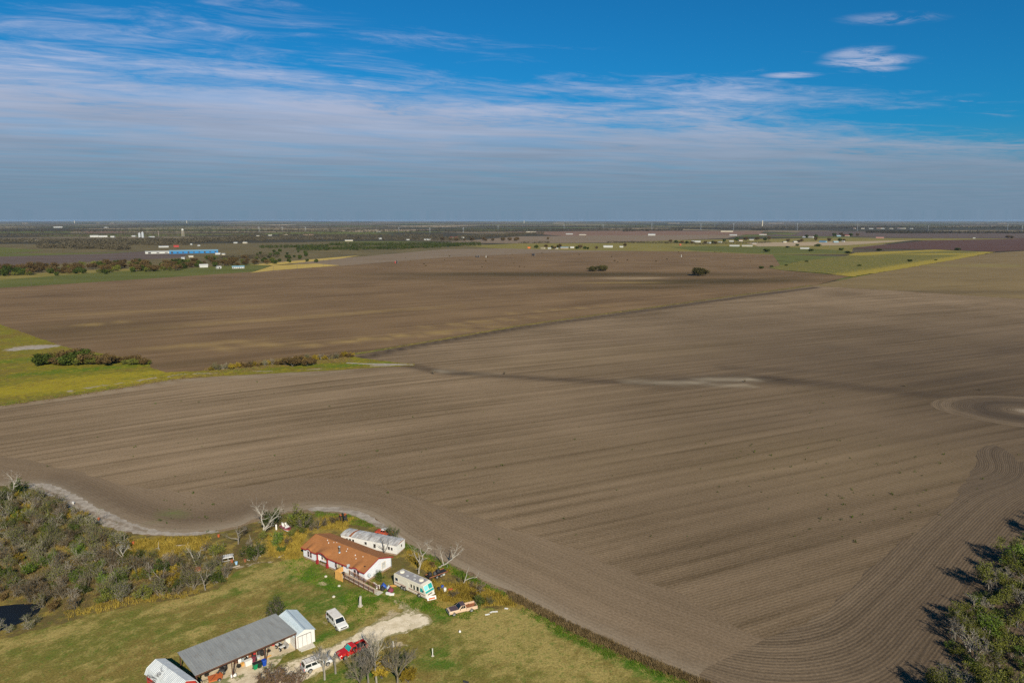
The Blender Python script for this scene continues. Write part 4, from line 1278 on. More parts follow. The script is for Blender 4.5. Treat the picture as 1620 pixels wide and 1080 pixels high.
def wheel(parent, x, y, r=.37, w=.24, rim=None, flat=False):
    s = 1 if y > 0 else -1
    t = MB()
    t.lathe([(r * .6, -w / 2), (r * .93, -w / 2), (r, -w / 2 + .04), (r, w / 2 - .04), (r * .93, w / 2), (r * .6, w / 2)], (x, y - s * w / 2 + s * .02, r), 18, 'y')
    o = t.obj('wheel', M['rubber'], parent)
    m = MB()
    m.lathe([(.03, s * (w / 2 + .015)), (r * .28, s * (w / 2 - .01)), (r * .58, s * (w / 2 + .012)), (r * .62, s * (w / 2 - .02))], (x, y - s * w / 2 + s * .02, r), 14, 'y')
    m.obj('rim', rim or M['rim'], o)
    a = MB()      # dark arch above the tyre
    n = 10
    ro, ri = r + .10, r + .005
    pts = []
    for i in range(n + 1):
        q = PI * i / n
        pts.append((x + ro * math.cos(q), r + ro * math.sin(q)))
    a.prism(pts, y - s * .06, y + s * .004)
    a.obj('wheel_arch', M['black'], parent)


def greenhouse(parent, b0, b1, t0, t1, wb, wt, zb, zt, paint, glass, sides, roof_mat=None, ws_glass=None, back=True, roofname='roof'):
    """cab: base x range b0..b1, top x range t0..t1 (rear to front), glass panes laid proud of it"""
    c = MB()
    V = [(b0, -wb, zb), (b1, -wb, zb), (b1, wb, zb), (b0, wb, zb), (t0, -wt, zt), (t1, -wt, zt), (t1, wt, zt), (t0, wt, zt)]
    c.add(V, [(3, 2, 1, 0), (0, 1, 5, 4), (1, 2, 6, 5), (2, 3, 7, 6), (3, 0, 4, 7), (4, 5, 6, 7)])
    c.obj('cab', paint, parent)
    r = MB()
    r.v += [(t0 - .04, -wt - .02, zt + .002), (t1 + .05, -wt - .02, zt + .002), (t1 + .05, wt + .02, zt + .002), (t0 - .04, wt + .02, zt + .002),
            (t0 + .10, -wt + .12, zt + .07), (t1 - .12, -wt + .12, zt + .07), (t1 - .12, wt - .12, zt + .07), (t0 + .10, wt - .12, zt + .07)]
    r.f += [(3, 2, 1, 0), (0, 1, 5, 4), (1, 2, 6, 5), (2, 3, 7, 6), (3, 0, 4, 7), (4, 5, 6, 7)]
    r.obj(roofname, roof_mat or paint, parent)
    def pane(name, q, u0, u1, v0, v1, mat):
        q = [Vector(V[i]) for i in q]
        nrm = (q[1] - q[0]).cross(q[3] - q[0]).normalized() * .012
        def P(u, v): return q[0].lerp(q[1], u).lerp(q[3].lerp(q[2], u), v)
        a = [P(u0, v0), P(u1, v0), P(u1, v1), P(u0, v1)]
        m = MB()
        m.add([p + nrm for p in a] + [p - nrm * .4 for p in a], [(0, 1, 2, 3), (7, 6, 5, 4), (0, 4, 5, 1), (1, 5, 6, 2), (2, 6, 7, 3), (3, 7, 4, 0)])
        m.obj(name, mat, parent)
    pane('windshield', (1, 2, 6, 5), .06, .94, .08, .93, ws_glass or glass)
    if back: pane('rear_window', (3, 0, 4, 7), .1, .9, .15, .9, glass)
    for u0, u1 in sides:
        pane('side_window', (0, 1, 5, 4), u0, u1, .14, .88, glass)
        pane('side_window', (2, 3, 7, 6), 1 - u1, 1 - u0, .14, .88, glass)


def trim(parent, xf, xr, w, zf, zr, hz, paint=None, grille=True, tail=(.1, .35), bump=True, mirror=None, plate=False):
    for s in (-1, 1):
        bx('headlight', (xf - .02, s * (w - .22), hz), (.10, .30, .17), M['lamp_clear'], parent)
        bx('tail_light', (xr + .02, s * (w - .09), zr), (.10, .14, tail[1]), M['lamp_red'], parent)
        if mirror: bx('mirror', (mirror[0], s * (w + .10), mirror[1]), (.10, .18, .16), M['black'], parent)
    if grille: bx('grille', (xf - .01, 0, hz), (.08, 2 * w - .78, .20), M['black'], parent)
    if bump:
        bx('front_bumper', (xf + .03, 0, zf), (.16, 2 * w - .05, .20), M['chrome'], parent)
        bx('rear_bumper', (xr - .04, 0, zf), (.16, 2 * w - .05, .20), M['chrome'], parent)


def pickup(name, label, p, ang, paint, lower, hoodm, bedm, L=5.5, glass=None, ws=None, extcab=True, wheelx=(-1.55, 1.95), group=None):
    t = thing(name, label, 'pickup truck', p, ang)
    w = .98
    xf, xr = L / 2, -L / 2
    cb = -.55 if extcab else -.1
    b = loft_body([(cb, .42, 1.08, w, .05), (.9, .42, 1.08, w, .05), (1.1, .42, 1.10, w, .07), (xf - .35, .42, 1.04, w - .02, .10), (xf - .06, .44, .98, w - .06, .16), (xf, .5, .90, w - .10, .16)])
    b.obj('body', paint, t, False)
    hd = MB()
    hd.add([(1.05, -w + .14, 1.10), (xf - .3, -w + .18, 1.05), (xf - .3, w - .18, 1.05), (1.05, w - .14, 1.10), (1.1, -w + .28, 1.15), (xf - .38, -w + .32, 1.09), (xf - .38, w - .32, 1.09), (1.1, w - .28, 1.15)],
           [(0, 1, 5, 4), (1, 2, 6, 5), (2, 3, 7, 6), (3, 0, 4, 7), (4, 5, 6, 7), (3, 2, 1, 0)])
    hd.obj('hood', hoodm, t)
    # stripe of the second colour along the flank
    if lower:
        for s in (-1, 1):
            m = MB()
            m.box(((xf + xr) / 2 - .1, s * (w + .006), .66), (L - .6, .012, .26))
            m.obj('side_stripe', lower, t)
    # bed
    bd = MB()
    x0, x1 = xr, cb - .06
    bd.box(((x0 + x1) / 2, 0, .62), (x1 - x0, 2 * w - .14, .10))
    for s in (-1, 1): bd.box(((x0 + x1) / 2, s * (w - .05), .75), (x1 - x0, .10, .66))
    bd.box((x1 - .04, 0, .80), (.08, 2 * w - .2, .56))
    bd.obj('cargo_bed', paint, t)
    lin = MB()
    lin.box(((x0 + x1) / 2, 0, .685), (x1 - x0 - .2, 2 * w - .22, .03))
    lin.obj('bed_liner', bedm, t)
    bx('tailgate', (x0 + .03, 0, .78), (.07, 2 * w - .22, .56), paint, t)
    greenhouse(t, cb, 1.08, cb + .14, .38, w - .04, w - .20, 1.07, 1.68, paint, glass or M['glass'], ((.08, .42), (.46, .80)) if extcab else ((.1, .8),), roof_mat=hoodm, ws_glass=ws)
    for x in wheelx:
        for s in (-1, 1): wheel(t, x, s * (w + .005), .38)
    trim(t, xf, xr, w, .50, .85, .80, mirror=(.72, 1.15))
    return t


def vanlike(name, label, cat, p, ang, L, w, H, hood, hoodz, paint, glass, sides, roofm=None, wheelx=(-1.6, 1.7), r=.38, ws_slope=.65, rack=False, cat_group=None, rear_slope=.12):
    t = thing(name, label, cat, p, ang)
    xf, xr = L / 2, -L / 2
    hx = xf - hood
    b = loft_body([(xr, .45, hoodz - .02, w - .05, .06), (xr + .12, .36, hoodz, w, .05), (hx, .36, hoodz, w, .05), (hx + .1, .36, hoodz, w, .08), (xf - .35, .36, hoodz - .08, w - .02, .12), (xf - .05, .42, hoodz - .16, w - .07, .16), (xf, .48, hoodz - .28, w - .12, .14)])
    b.obj('body', paint, t)
    greenhouse(t, xr + .03, hx + .04, xr + rear_slope + .03, hx - ws_slope, w - .03, w - .16, hoodz - .01, H - .07, paint, glass, sides, roof_mat=roofm)
    for x in wheelx:
        for s in (-1, 1): wheel(t, x, s * (w + .005), r)
    trim(t, xf, xr, w, .48, hoodz - .12, hoodz - .33, mirror=(hx - .2, hoodz + .1), tail=(.1, .4))
    if rack:
        m = MB()
        for s in (-1, 1): m.tube([(xr + .4, s * (w - .3), H + .06), (hx - ws_slope - .3, s * (w - .3), H + .06)], .03, 5)
        for x in (xr + .6, xr + 1.5, xr + 2.4): m.tube([(x, -w + .3, H + .06), (x, w - .3, H + .06)], .025, 5)
        m.obj('roof_rack', M['charcoal'], t)
    return t


Z0 = .04
p = at(730.5, 971)
pickup('pickup_truck', 'tan extended cab pickup with dark brown hood and roof parked in the grass', (p[0], p[1] + .9, Z0), R(204), M['car_tan'], M['car_tan'], M['car_brown'], M['rust'], 5.7, wheelx=(-1.62, 1.95))
p = at(556, 1036)
pickup('pickup_truck', 'bright red pickup truck on the driveway partly behind bare trees', (p[0], p[1] + .6, Z0), R(222), M['car_red'], None, M['car_red'], M['black'], 5.5, ws=M['glass_teal'], wheelx=(-1.6, 1.9))
p = at(533, 989)
suv = vanlike('white_suv', 'long white square SUV with dark windows parked on the green lawn', 'suv', (p[0], p[1] + .3, Z0), R(-51), 5.7, 1.02, 1.9, 1.35, 1.12, M['car_white'], M['glass'], ((.05, .30), (.34, .55), (.59, .80)), roofm=M['rv_top'] if 'rv_top' in M else None, wheelx=(-1.75, 1.75), r=.40)
p = at(500, 1058)
vanlike('minivan', 'white minivan with roof rails and black side glass on the driveway', 'minivan', (p[0], p[1] + .6, Z0), R(36), 5.0, .98, 1.78, .72, 1.06, M['car_silver'], M['glass'], ((.03, .30), (.33, .56), (.59, .80)), roofm=M['rv_top'] if 'rv_top' in M else M['chrome'], wheelx=(-1.5, 1.55), r=.36, ws_slope=.95, rack=True, rear_slope=.25)

# rusted red car behind the trailer
p = at(609, 846)
rc = thing('old_car', 'rusty red old sedan with white roof abandoned behind the trailer home', 'car', (p[0], p[1], Z0), R(-18))
loft_body([(-2.3, .38, .85, .80, .12), (-2.0, .32, .98, .88, .10), (-.9, .32, 1.0, .9, .08), (.8, .32, 1.0, .9, .08), (1.9, .32, .92, .86, .12), (2.3, .42, .80, .78, .14)]).obj('body', M['car_rust'], rc)
greenhouse(rc, -1.3, .95, -.75, .35, .82, .64, .98, 1.48, M['car_rust'], M['glass'], ((.16, .46), (.52, .80)), roof_mat=M['white_paint'])
for x in (-1.4, 1.4):
    for s in (-1, 1): wheel(rc, x, s * .9, .32, .2, M['rust'])
trim(rc, 2.28, -2.28, .8, .45, .75, .68)

# motorhome
RA = at(623.7, 927)
rv = thing('motorhome', 'cream motorhome with turquoise windscreen shade and brown stripes beside the house', 'motorhome', (*RA, Z0), R(-37))
RL, RW, RH_ = 9.1, 2.45, 2.95
prof = [(0.03, .55), (0, .9), (0, RH_ - .15), (.15, RH_), (RL - 1.4, RH_), (RL - .75, RH_ - .12), (RL - .25, 1.75), (RL, 1.35), (RL, .55), (RL - .1, .45), (.2, .45)]
b = MB()
b.prism(prof, 0, RW)
b.obj('body', M['rv_cream'] if 'rv_cream' in M else M['white_paint'], rv)
b = MB()
b.box(((RL - 1.5) / 2 + .12, RW / 2, RH_ + .02), (RL - 1.75, RW - .28, .04))
roof = b.obj('roof', M['rv_roof'], rv)
for x, s_, nm in ((1.0, .95, 'air_conditioner'), (6.5, .95, 'air_conditioner')):
    b = MB()
    b.lathe([(.55 * s_, 0), (.56 * s_, .18), (.44 * s_, .30), (.06, .33)], (x + .2, RW / 2, RH_ + .04), 14)
    b.obj(nm, M['rv_cream'], roof)
for x, y in ((3.2, .8), (4.4, 1.7), (5.3, .7)):
    bx('roof_hatch', (x, y, RH_ + .10), (.42, .42, .12), M['pane_pale'], roof)
# windscreen with sunshade (slanted front)
def slant(u0, u1, v0, v1, mat, name, par):
    A0, B0 = Vector((RL - .25, 0, 1.75)), Vector((RL - .75, 0, RH_ - .12))
    nrm = Vector(((B0 - A0).z, 0, -(B0 - A0).x)).normalized() * .02
    P = []
    for u, v in ((u0, v0), (u1, v0), (u1, v1), (u0, v1)):
        q = A0.lerp(B0, v)
        P.append(Vector((q.x, RW * u, q.z)) + nrm)
    m = MB()
    m.add(P + [q - nrm * 1.6 for q in P], [(0, 1, 2, 3), (7, 6, 5, 4), (0, 4, 5, 1), (1, 5, 6, 2), (2, 6, 7, 3), (3, 7, 4, 0)])
    return m.obj(name, mat, par)
slant(.05, .47, .08, .90, M['sunshade'], 'windshield', rv)
slant(.52, .95, .08, .90, M['glass_teal'], 'windshield', rv)
b = MB()
b.box((RL - .10, RW / 2, 1.58), (.42, RW - .16, .05), ry=R(40))
b.obj('cowl', M['glass_teal'], rv)
for s, yy in ((-1, -.012), (1, RW + .012)):
    for x, w_, h_, z in ((.55, .75, .62, 1.85), (4.85, .40, .72, 1.85), (5.65, .42, .95, 1.75), (6.65, .62, .95, 1.80)):
        window(rv, (x + .25, yy, z), w_, h_, '-y' if s < 0 else '+y', M['rv_cream'], 1, False, .03)
    m = MB()
    m.prism([(RL - 1.55, 1.45), (RL - .55, 1.45), (RL - .95, 2.25), (RL - 1.55, 2.25)], yy - .012, yy + .012)
    m.obj('cab_window', M['glass_teal'], rv)
    for z, hh in ((1.12, .09), (.98, .05), (.62, .06)):
        m = MB()
        m.box((RL / 2 - .05, yy, z), (RL - .35, .02, hh))
        m.obj('side_stripe', M['rv_stripe'] if 'rv_stripe' in M else M['rust'], rv)
    for x in (2.3, 3.05, 7.2): wheel(rv, x, (0 - .01) if s < 0 else RW + .01, .42, .26) if s > 0 else wheel(rv, x, -.01, .42, .26)
m = MB()
m.box((3.9, -.02, 1.45), (.65, .03, 1.75))
m.obj('door', M['rv_cream'], rv)
for y in (.35, RW - .35): bx('headlight', (RL + .02, y, .95), (.06, .32, .20), M['lamp_clear'], rv)
bx('front_bumper', (RL + .06, RW / 2, .58), (.16, RW, .24), M['white_paint'], rv)
bx('rear_bumper', (-.07, RW / 2, .58), (.14, RW, .2), M['charcoal'], rv)
bx('grille', (RL + .01, RW / 2, .95), (.05, 1.2, .2), M['charcoal'], rv)
for y in (-.18, RW + .18): bx('mirror', (RL - .5, y, 1.9), (.08, .18, .34), M['charcoal'], rv)
b = MB()
b.tube([(-.05, RW - .3, .7), (-.05, RW - .3, RH_)], .025, 5)
b.tube([(-.05, RW - .7, .7), (-.05, RW - .7, RH_)], .025, 5)
for i in range(6): b.tube([(-.05, RW - .3, 1 + i * .33), (-.05, RW - .7, 1 + i * .33)], .02, 5)
b.obj('ladder', M['chrome'], rv)

# boat
p = at(453.5, 839)
bt = thing('motor_boat', 'small white motor boat with red side stripe stranded in tall yellow grass', 'boat', (p[0], p[1], .35), R(-47))
st = []
hull = MB()
N = 9
for i in range(N):
    t = i / (N - 1)
    x = -2.2 + 4.4 * t
    w = .85 * (1 - max(0, (t - .45) / .55) ** 2.2) + .015
    keel = -.25 + .45 * max(0, (t - .6) / .4) ** 2
    gz = .50 + .12 * t
    hull.v += [(x, w, gz), (x, w * .85, .1), (x, 0, keel), (x, -w * .85, .1), (x, -w, gz)]
for i in range(N - 1):
    for k in range(4):
        hull.f.append((i * 5 + k, i * 5 + k + 1, i * 5 + 6 + k, i * 5 + 5 + k))
hull.f.append((0, 1, 2, 3, 4))
hull.obj('hull', M['car_white'], bt)
dkb = MB()
for i in range(N):
    t = i / (N - 1)
    x = -2.2 + 4.4 * t
    w = .85 * (1 - max(0, (t - .45) / .55) ** 2.2) + .015
    dkb.v += [(x, w - .01, .47 + .12 * t), (x, -w + .01, .47 + .12 * t)]
for i in range(N - 1): dkb.f.append((2 * i, 2 * i + 1, 2 * i + 3, 2 * i + 2))
dkb.obj('deck', M['maroon'], bt)
for s in (-1, 1):
    m = MB()
    for i in range(N):
        t = i / (N - 1)
        x = -2.2 + 4.4 * t
        w = .85 * (1 - max(0, (t - .45) / .55) ** 2.2) + .03
        m.v += [(x, s * w, .48 + .12 * t), (x, s * (w * .93 + .01), .28 + .12 * t)]
    for i in range(N - 1): m.f.append((2 * i, 2 * i + 1, 2 * i + 3, 2 * i + 2))
    m.obj('side_stripe', M['red_plastic'], bt)
for x, y in ((-1.0, .35), (-1.0, -.35), (-.2, .35)):
    m = MB()
    m.box((x, y, .68), (.45, .45, .3))
    m.box((x - .22, y, .95), (.1, .45, .6), ry=R(-12))
    m.obj('seat', M['white_paint'], bt)
m = MB()
m.add([(.45, .6, .6), (.45, -.6, .6), (.15, -.5, 1.0), (.15, .5, 1.0), (.48, .6, .6), (.48, -.6, .6), (.18, -.5, 1.0), (.18, .5, 1.0)], [(0, 1, 2, 3), (7, 6, 5, 4), (0, 4, 5, 1), (2, 6, 7, 3)])
m.obj('windshield', M['pane_pale'], bt)
m = MB()
m.box((-2.35, 0, .75), (.35, .4, .5), taper=.8)
m.box((-2.4, 0, .2), (.18, .14, .8))
m.obj('outboard_motor', M['white_paint'], bt)

# orange tractor
p = at(544, 824)
tk = thing('tractor', 'small old tractor with black engine and orange fenders in the weeds', 'tractor', (p[0], p[1], Z0), R(-60))
bx('engine', (.55, 0, .95), (1.4, .55, .6), M['black'], tk)
bx('hood', (.6, 0, 1.32), (1.35, .6, .16), M['black'], tk, taper=.85)
for s in (-1, 1):
    m = MB()
    m.box((-.6, s * .62, 1.55), (.9, .4, .08))
    m.box((-.98, s * .62, 1.28), (.08, .4, .55))
    m.obj('fender', M['orange'], tk)
    wheel(tk, -.6, s * .85, .68, .34, M['orange'])
    wheel(tk, 1.05, s * .62, .38, .2, M['orange'])
m = MB()
m.box((-.75, 0, 1.35), (.45, .45, .1))
m.box((-.95, 0, 1.6), (.1, .45, .5))
m.obj('seat', M['black'], tk)
m = MB()
m.tube([(-.1, 0, 1.3), (-.3, 0, 1.75)], .03, 5)
m.lathe([(.19, 0), (.22, .02), (.19, .04)], (-.3, 0, 1.75), 10)
m.obj('steering_wheel', M['black'], tk)
m = MB()
m.tube([(.8, .15, 1.3), (.8, .15, 2.0)], .05, 6)
m.obj('exhaust', M['rust'], tk)

# white truck shell in the scrub
p = at(361, 886)
ts = thing('camper_shell', 'battered white pickup camper shell lying in the scrub', 'camper shell', (p[0], p[1], Z0), R(24))
m = MB()
m.add([(-1.2, -.85, .35), (1.2, -.85, .35), (1.2, .85, .35), (-1.2, .85, .35), (-1.0, -.7, 1.1), (1.05, -.7, 1.1), (1.05, .7, 1.1), (-1.0, .7, 1.1)], [(4, 5, 6, 7), (3, 0, 4, 7), (1, 2, 6, 5)])
m.add([(-1.2, -.85, .95), (1.2, -.85, .95), (1.05, -.7, 1.1), (-1.0, -.7, 1.1)], [(0, 1, 2, 3)])
for x in (-1.1, 0, 1.1): m.box((x, -.82, .65), (.12, .08, .65))
for x in (-1.1, 0, 1.1): m.box((x, .82, .65), (.12, .08, .65))
m.box((0, -.86, .32), (2.4, .08, .14))
m.obj('shell', M['trailer_roof'], ts)
m = MB()
for i in range(5): m.box((-.85 + i * .43, 0, 1.13), (.10, 1.35, .05))
m.obj('roof_rib', M['white_paint'], ts)

# ------------------------------------------------------------------ carport, shed and barn
CA = at(308.9, 1067.8, 3.3)
cang = R(42.6)
cp = thing('carport', 'long open carport with grey ribbed metal roof on rusty brown steel posts', 'carport', (*CA, Z0), cang)
CL, CW, ZF, ZB = 16.9, 8.3, 3.35, 2.95
b = MB()
nr = 44
pts = []
for i in range(nr + 1):
    x = -.15 + (CL + .3) * i / nr
    pts += [(x, 0), (x + .02, .06), (x + .07, .06), (x + .09, 0)] if i < nr else [(x, 0)]
for x, dz_ in pts:
    b.v += [(x, -.35, ZF + .14 + dz_), (x, CW + .2, ZB + .14 + dz_), (x, -.35, ZF + .10), (x, CW + .2, ZB + .10)]
for i in range(len(pts) - 1):
    a = 4 * i
    b.f += [(a, a + 4, a + 5, a + 1), (a + 2, a + 3, a + 7, a + 6), (a, a + 2, a + 6, a + 4), (a + 1, a + 5, a + 7, a + 3)]
b.obj('roof', M['carport_roof'], cp)
b = MB()
b.box((CL / 2, -.28, ZF - .06), (CL + .2, .12, .30))
b.obj('front_beam', M['steel_brown'], cp)
b = MB()
b.box((CL / 2, CW + .05, ZB - .06), (CL + .2, .12, .30))
b.obj('rear_beam', M['steel_brown'], cp)
for i in range(7):
    x = .06 + (CL - .12) * i / 6
    b = MB()
    b.box((x, CW / 2 - .1, (ZF + ZB) / 2 - .03), (.08, CW + .2, .2), rx=math.atan2(ZB - ZF, CW))
    b.obj('rafter', M['steel_brown'], cp)
b = MB()
for j in range(7):
    y = .6 + j * (CW - 1.0) / 6
    b.box((CL / 2, y, ZF + .06 + (ZB - ZF) * y / CW - .015), (CL, .06, .05))
b.obj('purlin', M['steel_brown'], cp)
for x in (.15, 5.7, 11.2, CL - .1):
    b = MB()
    b.box((x, -.1, ZF / 2), (.14, .14, ZF))
    if 1 < x < CL - 1:
        b.tube([(x + .1, -.05, .05), (x + .75, -.1, ZF - .1)], .055, 5)
        b.tube([(x + .05, -.1, ZF - .9), (x + .55, -.1, ZF - 1.0)], .03, 4)
    b.obj('post', M['steel_brown'], cp)
for x in (.15, 5.7, 11.2, CL - .1): bx('post', (x, CW - .05, ZB / 2), (.14, .14, ZB), M['steel_brown'], cp)

SA = at(467.8, 1026.9)
sh = thing('shed', 'white metal shed with blue grey gable roof joined to the carport end', 'shed', (*SA, Z0), R(40.5))
SW, SD, SE, SR = 3.65, 7.8, 2.45, 3.2
b = MB()
b.prism([(0, 0), (SW, 0), (SW, SE), (SW / 2, SR - .06), (0, SE)], 0, .08)
b.prism([(0, 0), (SW, 0), (SW, SE), (SW / 2, SR - .06), (0, SE)], SD - .08, SD)
b.box((.04, SD / 2, SE / 2), (.08, SD - .17, SE - .02))
b.box((SW - .04, SD / 2, SE / 2), (.08, SD - .17, SE - .02))
b.obj('wall', M['white_paint'], sh)
for s in (-1, 1):
    b = MB()
    n = 40
    for i in range(n + 1):
        y = -.18 + (SD + .36) * i / n
        for dy_, dz_ in ((0, 0), (.03, .035), (.07, .035), (.10, 0)):
            b.v += [(SW / 2, y + dy_, SR + dz_), (SW / 2 + s * (SW / 2 + .2), y + dy_, SR - (SR - SE) * (SW / 2 + .2) / (SW / 2) + dz_)]
    for i in range(4 * n + 3): b.f.append((2 * i, 2 * i + 1, 2 * i + 3, 2 * i + 2))
    b.obj('roof_panel', M['shed_roof'], sh)
b = MB()
b.prism([(SW / 2 - .2, SR - .02), (SW / 2, SR + .075), (SW / 2 + .2, SR - .02)], -.2, SD + .25)
b.obj('ridge_cap', M['shed_roof'], sh)
for x0_, x1_ in ((.52, 1.28), (1.33, 2.09), (2.14, 2.90)):
    d = bx('door', ((x0_ + x1_) / 2, -.03, 1.08), (x1_ - x0_, .05, 2.12), M['white_paint'], sh)
b = MB()
for x in (.49, 1.305, 2.115, 2.93): b.box((x, -.045, 1.1), (.045, .06, 2.2))
b.box((1.7, -.045, 2.2), (2.5, .06, .05))
b.obj('door_frame', M['charcoal'], sh)
bx('door_step', (1.7, -.5, .03), (2.8, .8, .08), M['concrete'], sh)
b = MB()
for i in range(16): b.box((-.012, .3 + i * (SD - .6) / 15, SE / 2), (.02, .05, SE - .1))
tag(b.obj('wall_rib', M['white_paint'], sh), kind='stuff')

BA = at(246.8, 1042, 4.3)
bang = R(-35.5)
ba = thing('barn', 'red gambrel barn with bright silver metal roof next to the carport', 'barn', (*BA, Z0), bang)
BL = 9.0
gam = [(-1.95, 2.6), (-1.5, 3.5), (0, 4.25), (1.5, 3.5), (1.95, 2.6)]
b = MB()
b.prism([(y, z) for y, z in [(-1.8, 0), (1.8, 0), (1.8, 2.6), (1.4, 3.4), (0, 4.1), (-1.4, 3.4), (-1.8, 2.6)]], .15, BL - .12, 'x')
b.obj('wall', M['barn_red'], ba)
bt_ = MB()
for i in range(30): bt_.box((.4 + i * (BL - .8) / 29, -1.81, 1.3), (.05, .03, 2.5))
for i in range(12): bt_.box((BL - .11, -1.65 + i * .3, 1.35), (.03, .05, 2.6))
tag(bt_.obj('wall_batten', M['barn_red'], ba), kind='stuff')
for k in range(4):
    (ya, za), (yb, zb2) = gam[k], gam[k + 1]
    b = MB()
    n = 24
    nrm = Vector((0, -(zb2 - za), yb - ya)).normalized()
    if nrm.z < 0: nrm = -nrm
    for i in range(n):
        x = -.1 + (BL + .2) * i / n
        for q, hgt in ((0, 0), (.03, .035), (.08, .035), (.11, 0)):
            b.v += [(x + q, ya + nrm.y * hgt, za + nrm.z * hgt), (x + q, yb + nrm.y * hgt, zb2 + nrm.z * hgt)]
    x = BL + .1
    b.v += [(x, ya, za), (x, yb, zb2)]
    for i in range(4 * n): b.f.append((2 * i, 2 * i + 1, 2 * i + 3, 2 * i + 2))
    b.obj('roof_panel', M['barn_roof'], ba)
b = MB()
for x in (-.11, BL + .11):
    for k in range(4):
        (ya, za), (yb, zb2) = gam[k], gam[k + 1]
        b.tube([(x, ya, za - .03), (x, yb, zb2 - .03)], .06, 4)
b.obj('fascia', M['white_paint'], ba)
d = bx('loft_door', (BL - .07, 0, 3.05), (.08, .9, .8), M['white_paint'], ba)
# ------------------------------------------------------------------ small things round the yard
def wheelie_bin(label, p, ang, mat):
    t = thing('wheelie_bin', label, 'bin', (*p, Z0), ang, None)
    m = MB()
    m.add([(-.26, -.30, .08), (.26, -.30, .08), (.26, .30, .08), (-.26, .30, .08), (-.33, -.38, 1.05), (.33, -.38, 1.05), (.33, .38, 1.05), (-.33, .38, 1.05)], [(3, 2, 1, 0), (0, 1, 5, 4), (1, 2, 6, 5), (2, 3, 7, 6), (3, 0, 4, 7), (4, 5, 6, 7)])
    m.box((0, .42, 1.0), (.6, .08, .05))
    m.obj('body', mat, t)
    m = MB()
    m.box((0, 0, 1.09), (.72, .82, .06), taper=.9)
    m.obj('lid', mat if mat is M['blue_bin'] else M['black'], t)
    for s in (-1, 1):
        m = MB()
        m.lathe([(.14, -.03), (.14, .03)], (s * .28, .30, .14), 12, 'x')
        m.obj('wheel', M['rubber'], t)
wheelie_bin('bright green wheelie bin with black lid in front of the carport', at(403.8, 1058), R(45), M['green_bin'])
wheelie_bin('dark green wheelie bin standing between the bright green and the blue bin', at(410.5, 1055.5), R(42), M['dark_bin'])
wheelie_bin('blue wheelie bin with blue lid in front of the carport', at(418, 1052.5), R(38), M['blue_bin'])


def atv(label, p, ang, bodym):
    t = thing('quad_bike', label, 'quad bike', (*p, Z0), ang)
    m = MB()
    m.box((0, 0, .55), (1.2, .35, .3), taper=.8)
    m.obj('body', M['black'], t)
    for x in (-.6, .62):
        m = MB()
        m.box((x, 0, .78), (.6, 1.0, .08), taper=.8)
        m.obj('fender', bodym, t)
        for s in (-1, 1): wheel(t, x, s * .55, .31, .24)
    m = MB()
    m.box((-.15, 0, .85), (.7, .3, .14))
    m.obj('seat', M['black'], t)
    m = MB()
    m.tube([(.45, -.4, 1.1), (.42, 0, 1.02), (.45, .4, 1.1)], .025, 5)
    m.tube([(.5, 0, .7), (.42, 0, 1.02)], .03, 5)
    m.obj('handlebar', M['charcoal'], t)
atv('black quad bike with grey fenders parked next to the shed wall', at(444, 1026), R(-40), M['car_silver'])
atv('dark quad bike under the carport behind the orange mower deck', at(352, 1063), R(100), M['charcoal'])

md = thing('mower_deck', 'flat rusty orange mower deck with black tow bar under the carport edge', 'mower deck', (*at(341, 1074), Z0), R(30))
m = MB()
m.prism([(-1.1, -.8), (.9, -.9), (1.2, 0), (.9, .9), (-1.1, .8)], .25, .45)
for i in range(len(m.v)):
    x, y, z = m.v[i]
    m.v[i] = (x, z, y)
m.obj('deck', M['orange'], md)
m = MB()
m.tube([(-1.1, 0, .4), (-2.0, 0, .4)], .05, 5)
m.tube([(-.8, -.7, .48), (0, 0, .8), (-.8, .7, .48)], .03, 4)
m.obj('tow_bar', M['black'], md)
for s in (-1, 1): wheel(md, .5, s * .95, .25, .18)

def chair(label, p, ang, mat):
    t = thing('yard_chair', label, 'chair', (*p, Z0), ang)
    bx('seat', (0, 0, .42), (.5, .5, .05), mat, t)
    bx('backrest', (-.24, 0, .72), (.05, .5, .55), mat, t, ry=R(-10))
    for x in (-.2, .2):
        for y in (-.2, .2): bx('leg', (x, y, .2), (.04, .04, .4), mat, t)
def crate(label, p, ang, mat, s=(.6, .45, .4), name='storage_box', cat='box'):
    t = thing(name, label, cat, (*p, Z0), ang)
    m = MB()
    m.box((0, 0, s[2] / 2), s, taper=1.1)
    m.obj('body', mat, t)
    m = MB()
    m.box((0, 0, s[2] + .025), (s[0] * 1.16, s[1] * 1.16, .05))
    m.obj('lid', mat, t)
def barrel(label, p, mat, r=.29, hgt=.88, lying=None):
    t = thing('drum', label, 'drum', (*p, Z0), 0 if lying is None else lying)
    m = MB()
    prof = [(r * .9, 0), (r, .03), (r, .28), (r * 1.04, .30), (r, .32), (r, .58), (r * 1.04, .60), (r, .62), (r, hgt - .03), (r * .9, hgt)]
    if lying is None: m.lathe(prof, (0, 0, 0), 14)
    else: m.lathe(prof, (0, 0, r), 14, 'x')
    m.obj('body', mat, t, True)
    m = MB()
    if lying is None: m.lathe([(r * .86, hgt - .01), (r * .86, hgt + .012)], (0, 0, 0), 14)
    else: m.lathe([(r * .86, hgt - .01), (r * .86, hgt + .012)], (0, 0, r), 14, 'x')
    m.obj('lid', mat, t)
